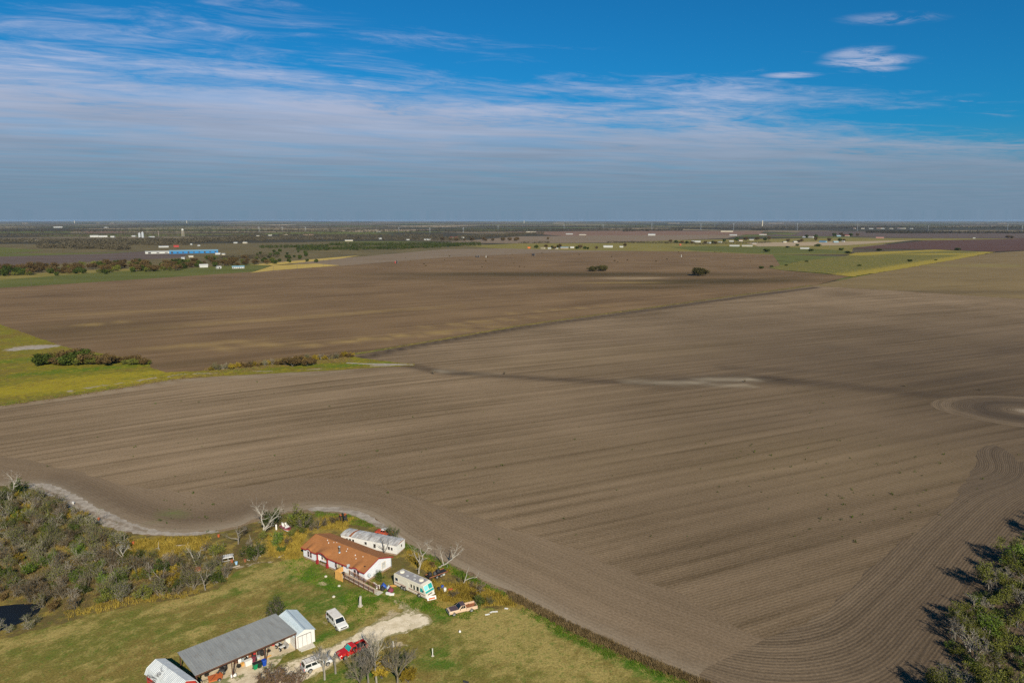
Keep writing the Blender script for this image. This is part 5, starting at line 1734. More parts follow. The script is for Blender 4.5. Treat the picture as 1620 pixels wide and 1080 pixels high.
def tyre(label, p, ang=0, stand=False):
    t = thing('worn_tyre', label, 'tyre', (*p, Z0), ang)
    m = MB()
    m.lathe([(.2, .0), (.34, .0), (.37, .05), (.37, .17), (.34, .22), (.2, .22), (.2, .0)], (0, -.11 if stand else 0, .37 if stand else 0), 16, 'y' if stand else 'z')
    m.obj('tread', M['rubber'], t)
def bag(label, p, mat, s=.5, name='rubbish_bag'):
    global LAST
    t = LAST = thing(name, label, 'bag', (*p, Z0), 0)
    rr = random.Random(int(p[0] * 100))
    m = MB()
    prof = [(.30, 0), (.46, .10), (.50, .32), (.38, .58), (.14, .74), (.07, .80)]
    m.lathe([(r * s * 2, h_ * s * 2) for r, h_ in prof], (0, 0, 0), 12)
    for i, v in enumerate(m.v): m.v[i] = (v[0] * rr.uniform(.85, 1.15), v[1] * rr.uniform(.85, 1.15), v[2])
    m.obj('sack', mat, t, True)
    m = MB()
    m.lathe([(.07 * s * 2, .80 * s * 2), (.16 * s * 2, .92 * s * 2), (.1 * s * 2, .94 * s * 2)], (0, 0, 0), 8)
    m.obj('knot', mat, t)
def sheetmetal(name, label, cat, p, ang, s, mat, tilt=0, z=0.06, stripe=None):
    t = thing(name, label, cat, (*p, z), ang)
    o = bx('board', (0, 0, s[2] / 2), s, mat, t)
    if stripe: bx('stripe', (0, 0, s[2] + .006), (s[0] * .7, s[1] * .35, .012), stripe, t)
    bx('edge_batten', (0, s[1] / 2, s[2] / 2), (s[0], .05, s[2] + .05), mat, t)
    t.rotation_euler = (tilt, 0, ang)
# under the carport
barrel('rusty brown drum under the carport roof near the middle post', at(396, 1042), M['rust'])
crate('dark red tool chest among the clutter under the carport', at(399, 1048), R(40), M['maroon'], (.9, .5, .7), 'tool_chest', 'tool chest')
crate('pale blue plastic box at the left end of the carport clutter', at(387, 1049), R(30), M['pale_blue'], (.6, .45, .35))
crate('white chest freezer under the carport behind the bins', at(393, 1051), R(42), M['white_paint'], (1.1, .6, .85), 'chest_freezer', 'freezer')
crate('dark grey cabinet under the carport near the middle post', at(411, 1035), R(42), M['charcoal'], (.8, .5, 1.2), 'cabinet', 'cabinet')
chair('dark folding chair under the carport beside the dark red tool chest', at(403, 1045), R(-70), M['black'])
chair('red chair under the carport behind the green bin', at(404.5, 1041.5), R(-30), M['red_plastic'])
bag('black rubbish bag under the carport beside the pale blue box', at(390, 1046), M['black'], .45)
crate('brown cardboard carton under the carport behind the clutter', at(398, 1036), R(20), M['grey_wood'], (.7, .6, .6), 'carton', 'carton')
crate('tan wooden crate at the edge of the carport clutter', at(384, 1052), R(55), M['new_wood'], (.6, .5, .4), 'crate', 'crate')
sheetmetal('plywood_sheet', 'tan plywood sheet leaning in the carport shade', 'plywood', at(408, 1030), R(42), (1.8, .9, .05), M['new_wood'], R(65), .1)
bag('red fuel can on the dirt floor of the carport', at(432, 1020.5), M['red_plastic'], .3, 'fuel_can')
crate('yellow plastic box by the shed end of the carport', at(440, 1015), R(40), M['yellow_plastic'], (.5, .4, .5))
sheetmetal('scrap_metal_sheet', 'pale pink rusty sheet metal leaning on the shed side wall', 'metal panel', at(452, 1022), R(-48), (1.9, 1.2, .05), M['trailer_roof'], R(60), .1)
tyre('single old tyre lying under the left end of the carport', at(327, 1068))
tyre('old tyre standing on edge beside the orange mower deck', at(330, 1064), R(20), True)
tyre('old tyre standing against the dark quad bike', at(357, 1061), R(70), True)
barrel('white drum lying on the weeds by the carport middle post', at(365, 1072), M['white_paint'], lying=R(30))
sheetmetal('concrete_slab', 'grey broken concrete slab in the grass in front of the shed', 'slab', at(487, 1026), R(35), (2.6, .6, .1), M['concrete'])
crate('grey metal tool box on the ground left of the white freezer', at(383, 1046), R(45), M['dish_grey'], (.7, .4, .4), 'tool_box', 'tool box')
barrel('white paint drum at the back of the carport clutter', at(392, 1039), M['white_paint'], .22, .5)
crate('grey cooler behind the red chair in the carport', at(408, 1041), R(20), M['dish_grey'], (.6, .4, .4), 'cooler', 'cooler')
chair('white plastic chair in the carport near the pale blue box', at(380, 1051), R(-60), M['white_paint'])
crate('dark brown trunk under the carport between two posts', at(375, 1047), R(42), M['brown_wood'], (1.0, .5, .5), 'trunk_box', 'trunk')
barrel('black drum deep under the carport roof', at(415, 1036), M['black'])
tyre('old tyre leaning near the middle carport post', at(378, 1056), R(10), True)
tyre('old tyre flat on the dirt under the right carport bay', at(425, 1030))
atv('third quad bike with dark red fenders in the carport clutter', at(400, 1043), R(-60), M['maroon'])
sheetmetal('long_board', 'long tan board on the ground at the carport edge', 'board', at(420, 1041), R(50), (2.2, .25, .06), M['new_wood'])
crate('white cabinet against the shed wall under the carport', at(455, 1017), R(40), M['white_paint'], (.8, .5, 1.1), 'cabinet', 'cabinet')
# junk beside the ramp
bag('big blue tarpaulin bundle on the junk heap by the ramp end', at(607, 930), M['blue_plastic'], .62, 'tarpaulin_bundle')
bag('black rubbish bag in front of the blue tarpaulin bundle', at(605.5, 933), M['black'], .5)
crate('white plastic crate on the junk heap by the ramp', at(598, 930), R(10), M['white_paint'], (.7, .5, .5))
bag('maroon cloth bundle on the junk heap near the motorhome', at(618, 936), M['maroon'], .62, 'cloth_bundle')
bag('grey blue cloth bundle behind the maroon one', at(615, 932), M['dish_grey'], .5, 'cloth_bundle')
crate('white box half hidden under the maroon cloth bundle', at(614, 940), R(-20), M['white_paint'], (.8, .4, .35))
crate('long white foam box in front of the maroon bundle', at(620, 941), R(5), M['white_paint'], (.9, .35, .3))
sheetmetal('board', 'tan board lying in the grass behind the junk heap', 'board', at(622, 927), R(10), (1.4, .6, .05), M['new_wood'])
chair('white plastic chair tipped up beside the ramp railing', at(594, 927), R(60), M['white_paint'])
# panel at the motorhome nose
sheetmetal('striped_panel', 'white panel with wide orange red stripe propped by the motorhome nose', 'panel', at(683, 947), R(24), (1.9, .9, .12), M['white_paint'], R(38), .10, M['orange'])
# white post stump with base
st = thing('tree_stump', 'tall weathered white tree stump on the green mound in the lawn', 'stump', (*at(570, 958), .05), 0.3)
m = MB()
m.tube([(0, 0, 0), (.02, .02, .6), (.05, .03, 1.3), (.12, .05, 2.0)], [.34, .27, .25, .22], 9)
m.obj('trunk', M['post_white'], st)
m = MB()
m.lathe([(.55, 0), (.5, .12), (.36, .2)], (.0, -.1, 0), 9)
m.obj('root_flare', M['grey_wood'], st)
for nm, lab, px, py, h_ in (('pipe', 'short white pipe standing in bare dirt near the driveway edge', 622, 1022, .9), ('pipe', 'tall white pipe standing alone on the lawn right of the bare trees', 684.5, 1037, 1.35)):
    t = thing('standpipe', lab, 'pipe', (*at(px, py), .03), 0)
    m = MB()
    m.lathe([(.075, 0), (.075, h_), (.09, h_), (.09, h_ + .06)], (0, 0, 0), 10)
    m.obj('pipe', M['white_paint'], t)
    m = MB()
    m.lathe([(.30, 0), (.22, .06), (.1, .1)], (0, 0, 0), 10)
    m.obj('base_mound', M['grey_wood'], t)
sheetmetal('gate_frame', 'dark metal frame on the lawn at the bottom of the photo', 'frame', at(737, 1079), R(-20), (1.0, .4, .05), M['black'], R(40), .05)
for i, (px, py, a, w_) in enumerate(((771, 972, 20, .9), (783, 967.5, 5, 1.1), (777, 968.5, 40, .5), (801, 962.5, -10, .7))):
    sheetmetal('white_plank', ['longest slanting', 'widest flat', 'smallest', 'lone rightmost'][i] + ' white plank scrap on the grass behind the tan pickup', 'plank', at(px, py), R(a), (w_, .3, .05), M['white_paint'], z=.04)
bag('small white bag alone on the lawn below the tan pickup', at(727.5, 1000), M['white_paint'], .25)
for px, py, lab in ((528, 944, 'white stone in the weeds in front of the porch box'), (536.5, 927, 'pale stone against the left side of the porch box'), (515.5, 912, 'white speckled stone on bare ground left of the porch')):
    t = thing('stone', lab, 'stone', (*at(px, py), .02), px)
    m = MB()
    m.lathe([(.3, 0), (.34, .12), (.22, .26), (.05, .32)], (0, 0, 0), 8)
    m.obj('rock', M['concrete'], t)
# black wreck and barrels behind the motorhome
wk = thing('flatbed_trailer', 'flatbed trailer heaped with black scrap behind the motorhome', 'trailer', (*at(691, 911), Z0), R(38))
bx('deck', (0, 0, .55), (4.6, 1.7, .12), M['black'], wk)
for s in (-1, 1):
    bx('side_rail', (0, s * .82, .68), (4.6, .06, .2), M['rust'], wk)
    for x in (-.5, .5): wheel(wk, x, s * .98, .33, .2)
m = MB()
m.tube([(2.3, .5, .5), (3.4, 0, .5), (2.3, -.5, .5)], .05, 5)
m.obj('drawbar', M['black'], wk)
for i, (x, y, s_, lab) in enumerate(((-1.6, .1, .5, 'black scrap bundle at the rear of the flatbed trailer'), (-.6, -.2, .42, 'black scrap bundle in the middle of the flatbed trailer'), (.5, .2, .5, 'large black scrap bundle towards the front of the flatbed trailer'))):
    a = R(38)
    q = wk.location
    pp = (q.x + x * math.cos(a) - y * math.sin(a), q.y + x * math.sin(a) + y * math.cos(a))
    bag(lab, pp, M['black'] if i != 1 else M['charcoal'], s_, 'scrap_bundle')
    LAST.location.z = .66
pp = at(700, 909)
crate('pale grey metal box by the flatbed trailer end', pp, R(20), M['dish_grey'], (.9, .6, .5), 'metal_box', 'box')
barrel('blue drum standing in the weeds behind the motorhome', at(700, 932), M['blue_plastic'])
barrel('red drum lying in the golden weeds behind the motorhome', at(709, 935), M['red_plastic'], lying=R(10))
barrel('black drum in the weeds between the motorhome and the red drum', at(694, 935), M['black'])
barrel('pale drum next to the lying red drum', at(704, 936), M['white_paint'])
# rubbish in the scrub on the left
for px, py, mat, lab in ((367, 890, 'orange', 'orange bucket in the rubble below the camper shell'), (374, 893, 'pale_blue', 'pale blue bucket at the rubble edge of the lawn'), (388, 889, 'rust', 'rusty bucket at the right end of the rubble'), (346, 849.5, 'orange', 'orange bucket in yellow grass at the field edge'), (156, 823, 'orange', 'orange bucket beside the pale track'), (173, 882, 'pale_blue', 'pale blue bucket deep in the thicket'), (116, 797.5, 'white_paint', 'white bucket at the edge of the pale track'), (473.5, 841, 'orange', 'orange bucket in the weeds right of the boat'), (211, 861, 'orange', 'orange bucket in the golden grass of the thicket')):
    t = thing('bucket', lab, 'bucket', (*at(px, py), .05), px)
    m = MB()
    m.lathe([(.22, 0), (.30, .55), (.33, .57), (.33, .62), (.27, .62)], (0, 0, .05), 12)
    m.obj('pail', M[mat], t)
    m = MB()
    m.tube([(-.3, 0, .65), (-.2, 0, .85), (.2, 0, .85), (.3, 0, .65)], .015, 4)
    m.obj('handle', M['charcoal'], t)
for px, py, a, w_, lab in ((352, 899, 20, 1.6, 'pale weathered plank in front of the camper shell'), (372, 897, 35, 2.0, 'long grey plank sloping out of the rubble'), (392, 886, -20, 1.2, 'short grey plank at the right of the rubble'), (285, 863, 8, 2.4, 'white plank in the golden grass'), (312, 905, 15, 1.1, 'grey plank under the leaning tree'), (445, 880, 60, 1.5, 'grey plank against brush left of the house')):
    sheetmetal('plank', lab, 'plank', at(px, py), R(a), (w_, .3, .08), M['grey_wood'], z=.1)
crate('rusty red metal box in brush under a grey tree', at(312, 903), R(30), M['rust'], (1.2, .8, .6), 'metal_box', 'box')
t = thing('standing_board', 'white board standing upright by the boat stern', 'board', (*at(437.3, 838), .05), .3)
bx('board', (0, 0, .7), (.35, .05, 1.4), M['white_paint'], t)
bx('stake', (0, .05, .75), (.06, .05, 1.5), M['grey_wood'], t)

# ------------------------------------------------------------------ vegetation
def rvec(r, spread):
    return Vector((r.uniform(-1, 1), r.uniform(-1, 1), r.uniform(-1, 1))) * spread


def grow(wood, tips, r, p, d, length, rad, level, maxlev, kids, wig=.25, up=.08, minr=.012, sides=(7, 5, 4, 3, 3), spread=.8, shrink=.62, curl=0.0):
    seg = 4 if level == 0 else 3
    pts, rads = [p], [rad]
    dirs = [d]
    q = p.copy()
    for i in range(seg):
        d = (d + rvec(r, wig) + Vector((0, 0, up))).normalized()
        q = q + d * (length / seg)
        pts.append(q.copy())
        dirs.append(d.copy())
        rads.append(max(minr, rad * (1 - .75 * (i + 1) / seg) if level >= maxlev else rad * (1 - .45 * (i + 1) / seg)))
    wood.tube(pts, rads, sides[min(level, 4)], cap=False)
    if level >= maxlev:
        tips.append((pts[-1], d))
        if level > 1: tips.append((pts[seg // 2], d))
        return
    n = kids[level]
    for k in range(n):
        t = r.uniform(.35, 1.0) if k < n - 1 else 1.0
        f = t * seg
        i = min(int(f), seg - 1)
        pos = pts[i].lerp(pts[i + 1], f - i)
        dd = (dirs[i + 1] + rvec(r, spread)).normalized()
        if dd.z < -.15: dd.z *= -.4
        grow(wood, tips, r, pos, dd, length * shrink * r.uniform(.7, 1.15), max(minr, rads[i] * .58), level + 1, maxlev, kids, wig, up, minr, sides, spread, shrink)


def leaves_at(mb, r, pts, per, size, spread):
    for p, d in pts:
        for _ in range(per):
            c = p + rvec(r, spread)
            s = size * r.uniform(.6, 1.3)
            a = rvec(r, 1).normalized() * s
            b = rvec(r, 1)
            b = (b - a * (b.dot(a) / max(a.length_squared, 1e-6)))
            b = b.normalized() * s * .55
            mb.v += [tuple(c - a), tuple(c + b), tuple(c + a), tuple(c - b)]
            k = len(mb.v) - 4
            mb.f.append((k, k + 1, k + 2, k + 3))


PROTO = {}
def proto(kind, i, wood, woodm, leaf=None, leafm=None, wname='stem', lname='foliage'):
    PROTO.setdefault(kind, []).append((wood.mesh(wname, M[woodm], False, False), leaf.mesh(lname, M[leafm], False, False) if leaf and leaf.f else None, wname, lname))


def plant(kind, name, label, cat, p, s=1.0, ang=None, group=None, idx=None, r=random):
    if not PROTO.get(kind): return
    L = PROTO[kind]
    w, l, wn, ln = L[(r.randrange(len(L)) if idx is None else idx) % len(L)]
    t = thing(name, label, cat, (p[0], p[1], p[2] if len(p) > 2 else 0.0), r.uniform(0, 6.28) if ang is None else ang, group)
    t.scale = s if isinstance(s, tuple) else (s, s, s)
    inst(wn, w, t)
    if l is not None: inst(ln, l, t)
    return t


# prototypes: leafless brush, leafy brush, golden brush
for i in range(6):
    r = random.Random(100 + i)
    wd, tips = MB(), []
    for k in range(9):
        a = r.uniform(0, 2 * PI)
        d = Vector((math.cos(a) * r.uniform(.2, .75), math.sin(a) * r.uniform(.2, .75), 1)).normalized()
        grow(wd, tips, r, Vector((r.uniform(-.35, .35), r.uniform(-.35, .35), -.05)), d, r.uniform(1.2, 1.9), .045, 1, 3, (0, 5, 5), .3, .05, .013, (5, 4, 3, 3), .75, .58)
    lf = MB()
    leaves_at(lf, r, tips, 1, .085, .22)
    proto('bare', i, wd, 'twig' if i % 3 else 'twig_pale', lf, 'leaf_brown' if i % 2 else 'leaf_olive')
for i in range(5):
    r = random.Random(200 + i)
    wd, tips = MB(), []
    for k in range(6):
        a = r.uniform(0, 2 * PI)
        d = Vector((math.cos(a) * r.uniform(.2, .8), math.sin(a) * r.uniform(.2, .8), 1)).normalized()
        grow(wd, tips, r, Vector((r.uniform(-.3, .3), r.uniform(-.3, .3), -.05)), d, r.uniform(1.0, 1.6), .05, 1, 3, (0, 4, 4), .3, .02, .015, (5, 4, 3, 3), .8, .6)
    lf = MB()
    leaves_at(lf, r, tips, 7, .11, .30)
    proto('leafy', i, wd, 'bark_grey', lf, ('leaf_dark', 'leaf_olive', 'leaf_dark', 'leaf_green', 'leaf_olive')[i])
for i in range(3):
    r = random.Random(300 + i)
    wd, tips = MB(), []
    for k in range(6):
        a = r.uniform(0, 2 * PI)
        d = Vector((math.cos(a) * r.uniform(.2, .8), math.sin(a) * r.uniform(.2, .8), 1)).normalized()
        grow(wd, tips, r, Vector((r.uniform(-.3, .3), r.uniform(-.3, .3), -.05)), d, r.uniform(.8, 1.2), .04, 1, 3, (0, 4, 4), .3, .02, .015, (5, 4, 3, 3), .8, .6)
    lf = MB()
    leaves_at(lf, r, tips, 7, .12, .25)
    proto('gold', i, wd, 'twig', lf, 'leaf_gold' if i < 2 else 'leaf_brown')
# belt trees: taller, open crowns
for i in range(6):
    r = random.Random(400 + i)
    wd, tips = MB(), []
    for k in range(3):
        a = r.uniform(0, 2 * PI)
        d = Vector((math.cos(a) * .45, math.sin(a) * .45, 1)).normalized()
        grow(wd, tips, r, Vector((r.uniform(-.2, .2), r.uniform(-.2, .2), -.05)), d, r.uniform(2.0, 2.8), .12, 0, 3, (4, 5, 5), .28, .04, .014, (6, 5, 4, 3), .85, .62)
    lf = MB()
    if i < 4: leaves_at(lf, r, tips, 5 if i < 2 else 4, .125, .36)
    else: leaves_at(lf, r, tips[::4], 1, .12, .2)
    proto('belt', i, wd, 'bark_grey' if i < 4 else 'twig_pale', lf, ('leaf_green', 'leaf_olive', 'leaf_dark', 'leaf_olive', 'leaf_olive', 'leaf_brown')[i], 'trunk', 'crown')
# bare yard trees: clear trunk and upswept twigs
def yard_tree(kind, seed, h_, trunk_h, forks, twigm, lean=.1, spread=.55, leafm=None, per=2, minr=.012, rad=.16, lev=4, lsize=.12, lspread=.25):
    r = random.Random(seed)
    wd, tips = MB(), []
    p = Vector((0, 0, -.05))
    d = Vector((r.uniform(-lean, lean), r.uniform(-lean, lean), 1)).normalized()
    q = p + d * trunk_h
    wd.tube([p, p.lerp(q, .5) + rvec(r, .04), q], [rad * 1.15, rad, rad * .85], 8, cap=False)
    for k in range(forks):
        a = 2 * PI * k / forks + r.uniform(-.4, .4)
        dd = Vector((math.cos(a) * spread, math.sin(a) * spread, 1)).normalized()
        grow(wd, tips, r, q - d * .1, dd, (h_ - trunk_h) * r.uniform(.42, .55), rad * .6, 1, lev, (0, 5, 5, 4, 3), .2, .10, minr, (6, 5, 4, 3, 3), .62, .60)
    lf = MB()
    if leafm: leaves_at(lf, r, tips[::2], per, lsize, lspread)
    wd_, lf_ = wd, lf
    PROTO.setdefault(kind, []).append((wd.mesh('trunk', M[twigm], False, False), lf.mesh('crown', M[leafm], False, False) if leafm else None, 'trunk', 'crown'))
yard_tree('yard_a', 11, 6.2, 2.3, 5, 'twig_pale', .08, .6)
yard_tree('yard_b', 12, 4.2, 2.2, 3, 'twig_pale', .1, .5)
yard_tree('yard_c', 13, 8.0, 2.0, 7, 'twig_pale', .06, .65, minr=.016)
yard_tree('yard_d', 14, 10.5, 4.2, 4, 'twig_pale', .05, .38, rad=.15)
yard_tree('yard_e', 15, 7.0, 1.4, 8, 'twig', .05, .65, minr=.015)
yard_tree('yard_f', 16, 4.6, .5, 9, 'twig_red', .05, .95, 'leaf_brown', 1)
yard_tree('yard_g', 17, 5.0, .9, 8, 'bark_dark', .05, .85, minr=.009)
yard_tree('yard_h', 18, 3.6, .3, 9, 'bark_dark', .05, 1.0, 'leaf_dark', 1)
yard_tree('yard_i', 19, 3.0, .3, 7, 'bark_dark', .05, .8, 'leaf_gold', 7)
yard_tree('yard_j', 20, 4.2, .5, 6, 'twig', .05, .8, None, lev=3)
yard_tree('round_oak', 21, 8.0, .3, 9, 'bark_dark', .03, 1.3, 'leaf_oak', 22, lev=3, lsize=.45, lspread=1.3)
yard_tree('far_tree', 22, 7.0, .3, 7, 'bark_dark', .05, .8, 'leaf_brown', 9, minr=.05, lev=3, lsize=.40, lspread=.9)
yard_tree('far_tree_green', 23, 6.0, .2, 8, 'bark_dark', .05, .9, 'leaf_dark', 12, minr=.03, lev=3, lsize=.42, lspread=.9)
yard_tree('far_tree_gold', 24, 5.0, .3, 6, 'bark_grey', .05, .9, 'leaf_brown', 9, minr=.03, lev=3, lsize=.30, lspread=.8)
yard_tree('far_tree_olive', 25, 5.2, .3, 6, 'bark_grey', .05, .9, 'leaf_olive', 9, minr=.03, lev=3, lsize=.28, lspread=.8)


def dead_tree(seed, h_, limbs, rad=.2, twigs=True, woodm='bark_pale'):
    """limbs: list of polylines in fractions of the height, (x, y, z)"""
    r = random.Random(seed)
    wd, tips = MB(), []
    for li, L in enumerate(limbs):
        P = [Vector(q) * h_ for q in L]
        # finer, crooked line
        Q = []
        for i in range(len(P) - 1):
            for k in range(3):
                Q.append(P[i].lerp(P[i + 1], k / 3) + (rvec(r, .035 * h_ * .5) if (i or k) else Vector()))
        Q.append(P[-1])
        r0 = rad * .72 if li == 0 else rad * .45
        rr = [max(.022, r0 * (1 - .8 * i / (len(Q) - 1))) for i in range(len(Q))]
        wd.tube(Q, rr, 7)
        if twigs:
            for i in range(2, len(Q)):
                for k in range(2 if i > len(Q) // 2 else 1):
                    d = ((Q[i] - Q[i - 1]).normalized() + rvec(r, 1.0)).normalized()
                    grow(wd, tips, r, Q[i], d, h_ * r.uniform(.10, .24), rr[i] * .4, 2, 3, (0, 0, 4, 3), .3, .04, .010, (5, 4, 4, 3), .8, .6)
    return wd.mesh('trunk', M[woodm], False, False)


def dead(label, px, py, mesh, ang=0, s=1.0):
    t = thing('dead_tree', label, 'dead tree', (*at(px, py), 0), ang)
    t.scale = (s, s, s)
    inst('trunk', mesh, t)
# local x = to the right in the photo, y = away
dead('pale dead tree with two upright limbs between the motorhome and the field', 662.5, 907, dead_tree(1, 6.6, [[(0, 0, 0), (.05, 0, .3), (.02, 0, .55), (.0, .0, .72)], [(.05, 0, .3), (.14, .0, .62), (.30, .05, .86), (.36, .05, 1.0)], [(.30, .05, .86), (.46, .1, .84)], [(.03, 0, .4), (-.1, 0, .6), (-.14, 0, .8)], [(.14, 0, .6), (.05, .1, .85)]], .24))
dead('dead tree leaning far to the right over the field edge', 694, 897, dead_tree(2, 5.6, [[(0, 0, 0), (.2, 0, .10), (.5, 0, .32), (.66, 0, .62), (.78, 0, 1.0)], [(.5, 0, .32), (.75, .05, .52), (.9, .05, .66)], [(.55, 0, .45), (.50, 0, .75)], [(.2, 0, .1), (.1, .1, .45), (.06, .1, .66)]], .24))
dead('low pale forked dead tree rising from golden weeds by the field', 732.5, 924, dead_tree(3, 4.0, [[(0, 0, 0), (.12, 0, .25), (.22, 0, .65), (.34, 0, 1.0)], [(.1, 0, .22), (.42, 0, .36), (.72, 0, .42), (.86, 0, .74)], [(.72, 0, .42), (.66, .1, .38)]], .2, False))
dead('tall pale dead tree with spreading bare limbs left of the boat', 419, 846, dead_tree(4, 7.6, [[(0, 0, 0), (-.02, 0, .3), (-.08, 0, .66), (-.18, 0, .84), (-.22, 0, .96)], [(0, 0, .2), (.2, 0, .44), (.36, 0, .75), (.55, .0, .96)], [(-.08, 0, .66), (.0, 0, .82), (.04, 0, 1.02)], [(.2, 0, .44), (.42, .0, .62), (.50, 0, .72)], [(0, 0, .14), (.18, .05, .28), (.3, .05, .5)]], .30))
dead('grey dead tree standing at the far left where the pale track begins', 20, 789, dead_tree(5, 7.0, [[(0, 0, 0), (.05, 0, .35), (.15, 0, .62), (.10, 0, .82), (-.08, 0, 1.0)], [(.15, 0, .62), (.26, 0, .8), (.3, 0, .98)], [(.05, 0, .35), (-.1, 0, .5)], [(.1, 0, .5), (.3, 0, .58)]], .25))
dead('stout grey twin trunk at the left edge of the thicket', 16, 799, dead_tree(6, 3.2, [[(0, 0, 0), (-.05, 0, .5), (-.1, 0, 1.0)], [(0, 0, .05), (.15, 0, .5), (.2, 0, .95)]], .22))
dead('gnarled dark dead tree with twisted limbs above the camper shell', 377, 860, dead_tree(7, 5.0, [[(0, 0, 0), (.05, 0, .3), (-.02, 0, .6), (.03, 0, 1.0)], [(.03, 0, .25), (-.3, 0, .28), (-.6, 0, .42)], [(0, 0, .5), (.2, 0, .62), (.32, 0, .78)]], .24, True, 'bark_grey'))
dead('slim pale dead trunk right of the gnarled tree', 397, 861, dead_tree(8, 2.6, [[(0, 0, 0), (.02, 0, .5), (-.1, 0, 1.0)]], .12, False))
dead('pale dead branches sticking out of the leafy bush by the rubble', 412, 880, dead_tree(9, 3.2, [[(0, 0, 0), (-.1, 0, .5), (-.25, -.1, .75)], [(0, 0, .4), (.2, 0, .7)]], .1))
dead('pale broken snag in the golden grass of the thicket', 252, 870, dead_tree(10, 2.2, [[(0, 0, 0), (-.05, 0, .4), (.0, 0, 1.0)], [(-.05, 0, .3), (-.8, 0, .0)]], .12, False))
dead('pale forked dead tree in the middle of the thicket', 196, 890, dead_tree(11, 4.0, [[(0, 0, 0), (0, 0, .5), (-.15, 0, .8), (-.05, 0, .95)], [(0, 0, .55), (.25, 0, .85), (.4, 0, .9)], [(0, 0, .3), (-.4, 0, .7)]], .16))
dead('pale leaning dead tree with bare twigs above the rusty box', 311, 896, dead_tree(12, 4.6, [[(0, 0, 0), (-.1, 0, .35), (-.22, 0, .7), (-.4, 0, 1.0)], [(-.05, 0, .2), (.2, 0, .55), (.25, 0, .85)]], .17))
dead('grey bare tree at the thicket edge next to the lawn', 325, 933, dead_tree(13, 5.4, [[(0, 0, 0), (-.04, 0, .3), (.1, 0, .55), (.3, 0, .72)], [(-.04, 0, .3), (-.12, 0, .6), (-.1, 0, .9)], [(.1, 0, .55), (.12, 0, .85)]], .2, True, 'bark_grey'))
dead('grey spreading dead tree low in the thicket', 258, 925, dead_tree(14, 4.6, [[(0, 0, 0), (.03, 0, .4), (.15, 0, .85)], [(0, 0, .2), (-.3, 0, .55), (-.45, 0, .8)], [(.03, 0, .35), (.35, 0, .6)]], .2, True, 'bark_grey'))
dead('bare grey tree growing against the front of the trailer home', 610, 878.5, dead_tree(15, 4.2, [[(0, 0, 0), (-.1, 0, .35), (-.12, 0, .7), (-.2, 0, .95)], [(-.05, 0, .2), (.12, 0, .55), (.2, 0, .85)], [(-.1, 0, .4), (-.35, 0, .6)]], .2, True, 'bark_grey'))
dead('small pale snag left of the thicket pond', 40, 905, dead_tree(16, 2.2, [[(0, 0, 0), (-.2, 0, .5), (-.5, 0, .9)], [(-.1, 0, .3), (.1, 0, .8)]], .1))
R_ = random.Random(77)
plant('yard_a', 'bare_tree', 'bare tree with stout trunk in front of the white minivan', 'tree', at(513.7, 1074.5), 1.0, 0.4, r=R_)
plant('yard_b', 'bare_tree', 'slim bare tree in front of the red pickup nose', 'tree', at(531, 1065), 1.0, 1.0, r=R_)
plant('yard_c', 'bare_tree', 'large bare tree covering the rear of the red pickup', 'tree', at(583, 1082), 1.0, 0.2, r=R_)
plant('yard_d', 'bare_tree', 'tallest slender bare tree with straight pale trunk near the driveway', 'tree', at(596, 1081), 1.0, 0.9, r=R_)
plant('yard_e', 'bare_tree', 'bushy bare tree with many stems right of the tall slender tree', 'tree', at(629, 1082), 1.05, 2.2, r=R_)
plant('yard_e', 'bare_tree', 'dense grey twiggy tree at the bottom below the red pickup', 'tree', at(570, 1088), .85, 3.2, r=R_)
plant('yard_i', 'leafy_tree', 'small tree with yellow leaves between the bare trees', 'tree', at(604, 1072), 1.2, 1.2, r=R_)
plant('yard_i', 'leafy_tree', 'yellow green shrub at the right foot of the bare trees', 'shrub', at(646, 1079), .8, 2.2, r=R_)
plant('yard_f', 'bare_tree', 'reddish brown brushy tree in front of the carport bins', 'tree', at(437, 1092), 1.0, .5, r=R_)
plant('yard_f', 'bare_tree', 'reddish brown brush below the minivan', 'shrub', at(466, 1092), .8, 2.5, r=R_)
plant('yard_f', 'bare_tree', 'low reddish brush at the edge of the carport yard', 'shrub', at(418, 1088), .6, 4.5, r=R_)
plant('yard_g', 'bare_tree', 'small bare tree in front of the silver barn roof', 'tree', at(257, 1092), 1.0, .7, r=R_)
plant('yard_h', 'bare_tree', 'round dark bare tree behind the shed', 'tree', at(436, 975), 1.05, .1, r=R_)
plant('yard_h', 'bare_tree', 'dark twiggy tree beside the rusty red car', 'tree', at(621, 850), .85, 1.1, r=R_)
plant('leafy', 'leafy_tree', 'dark green tree behind the tall pale dead tree', 'tree', at(432, 832), 1.9, .4, idx=0, r=R_)
plant('leafy', 'leafy_tree', 'olive green tree between the boat and the field', 'tree', at(472, 832), 2.0, 1.4, idx=1, r=R_)
plant('yard_j', 'bare_tree', 'grey bare tree right of the olive green tree behind the boat', 'tree', at(480, 838), 1.1, .4, r=R_)
plant('yard_j', 'bare_tree', 'grey bare shrub tree behind the left end of the house roof', 'tree', at(503, 837), .95, 1.4, r=R_)
plant('leafy', 'leafy_tree', 'bright dark green bush beside the rubble', 'shrub', at(405, 886), 1.5, 2.4, idx=2, r=R_)
plant('leafy', 'leafy_shrub', 'green bush against the gable wall of the house', 'shrub', at(604, 917), .85, 2.4, idx=3, r=R_)
plant('gold', 'leafy_shrub', 'small brown shrub in front of the house windows', 'shrub', at(536, 905), .8, 1.4, idx=2, r=R_)
plant('leafy', 'leafy_tree', 'dark tree at the far left end of the pale track', 'tree', at(22, 782), 1.6, .9, idx=2, r=R_)
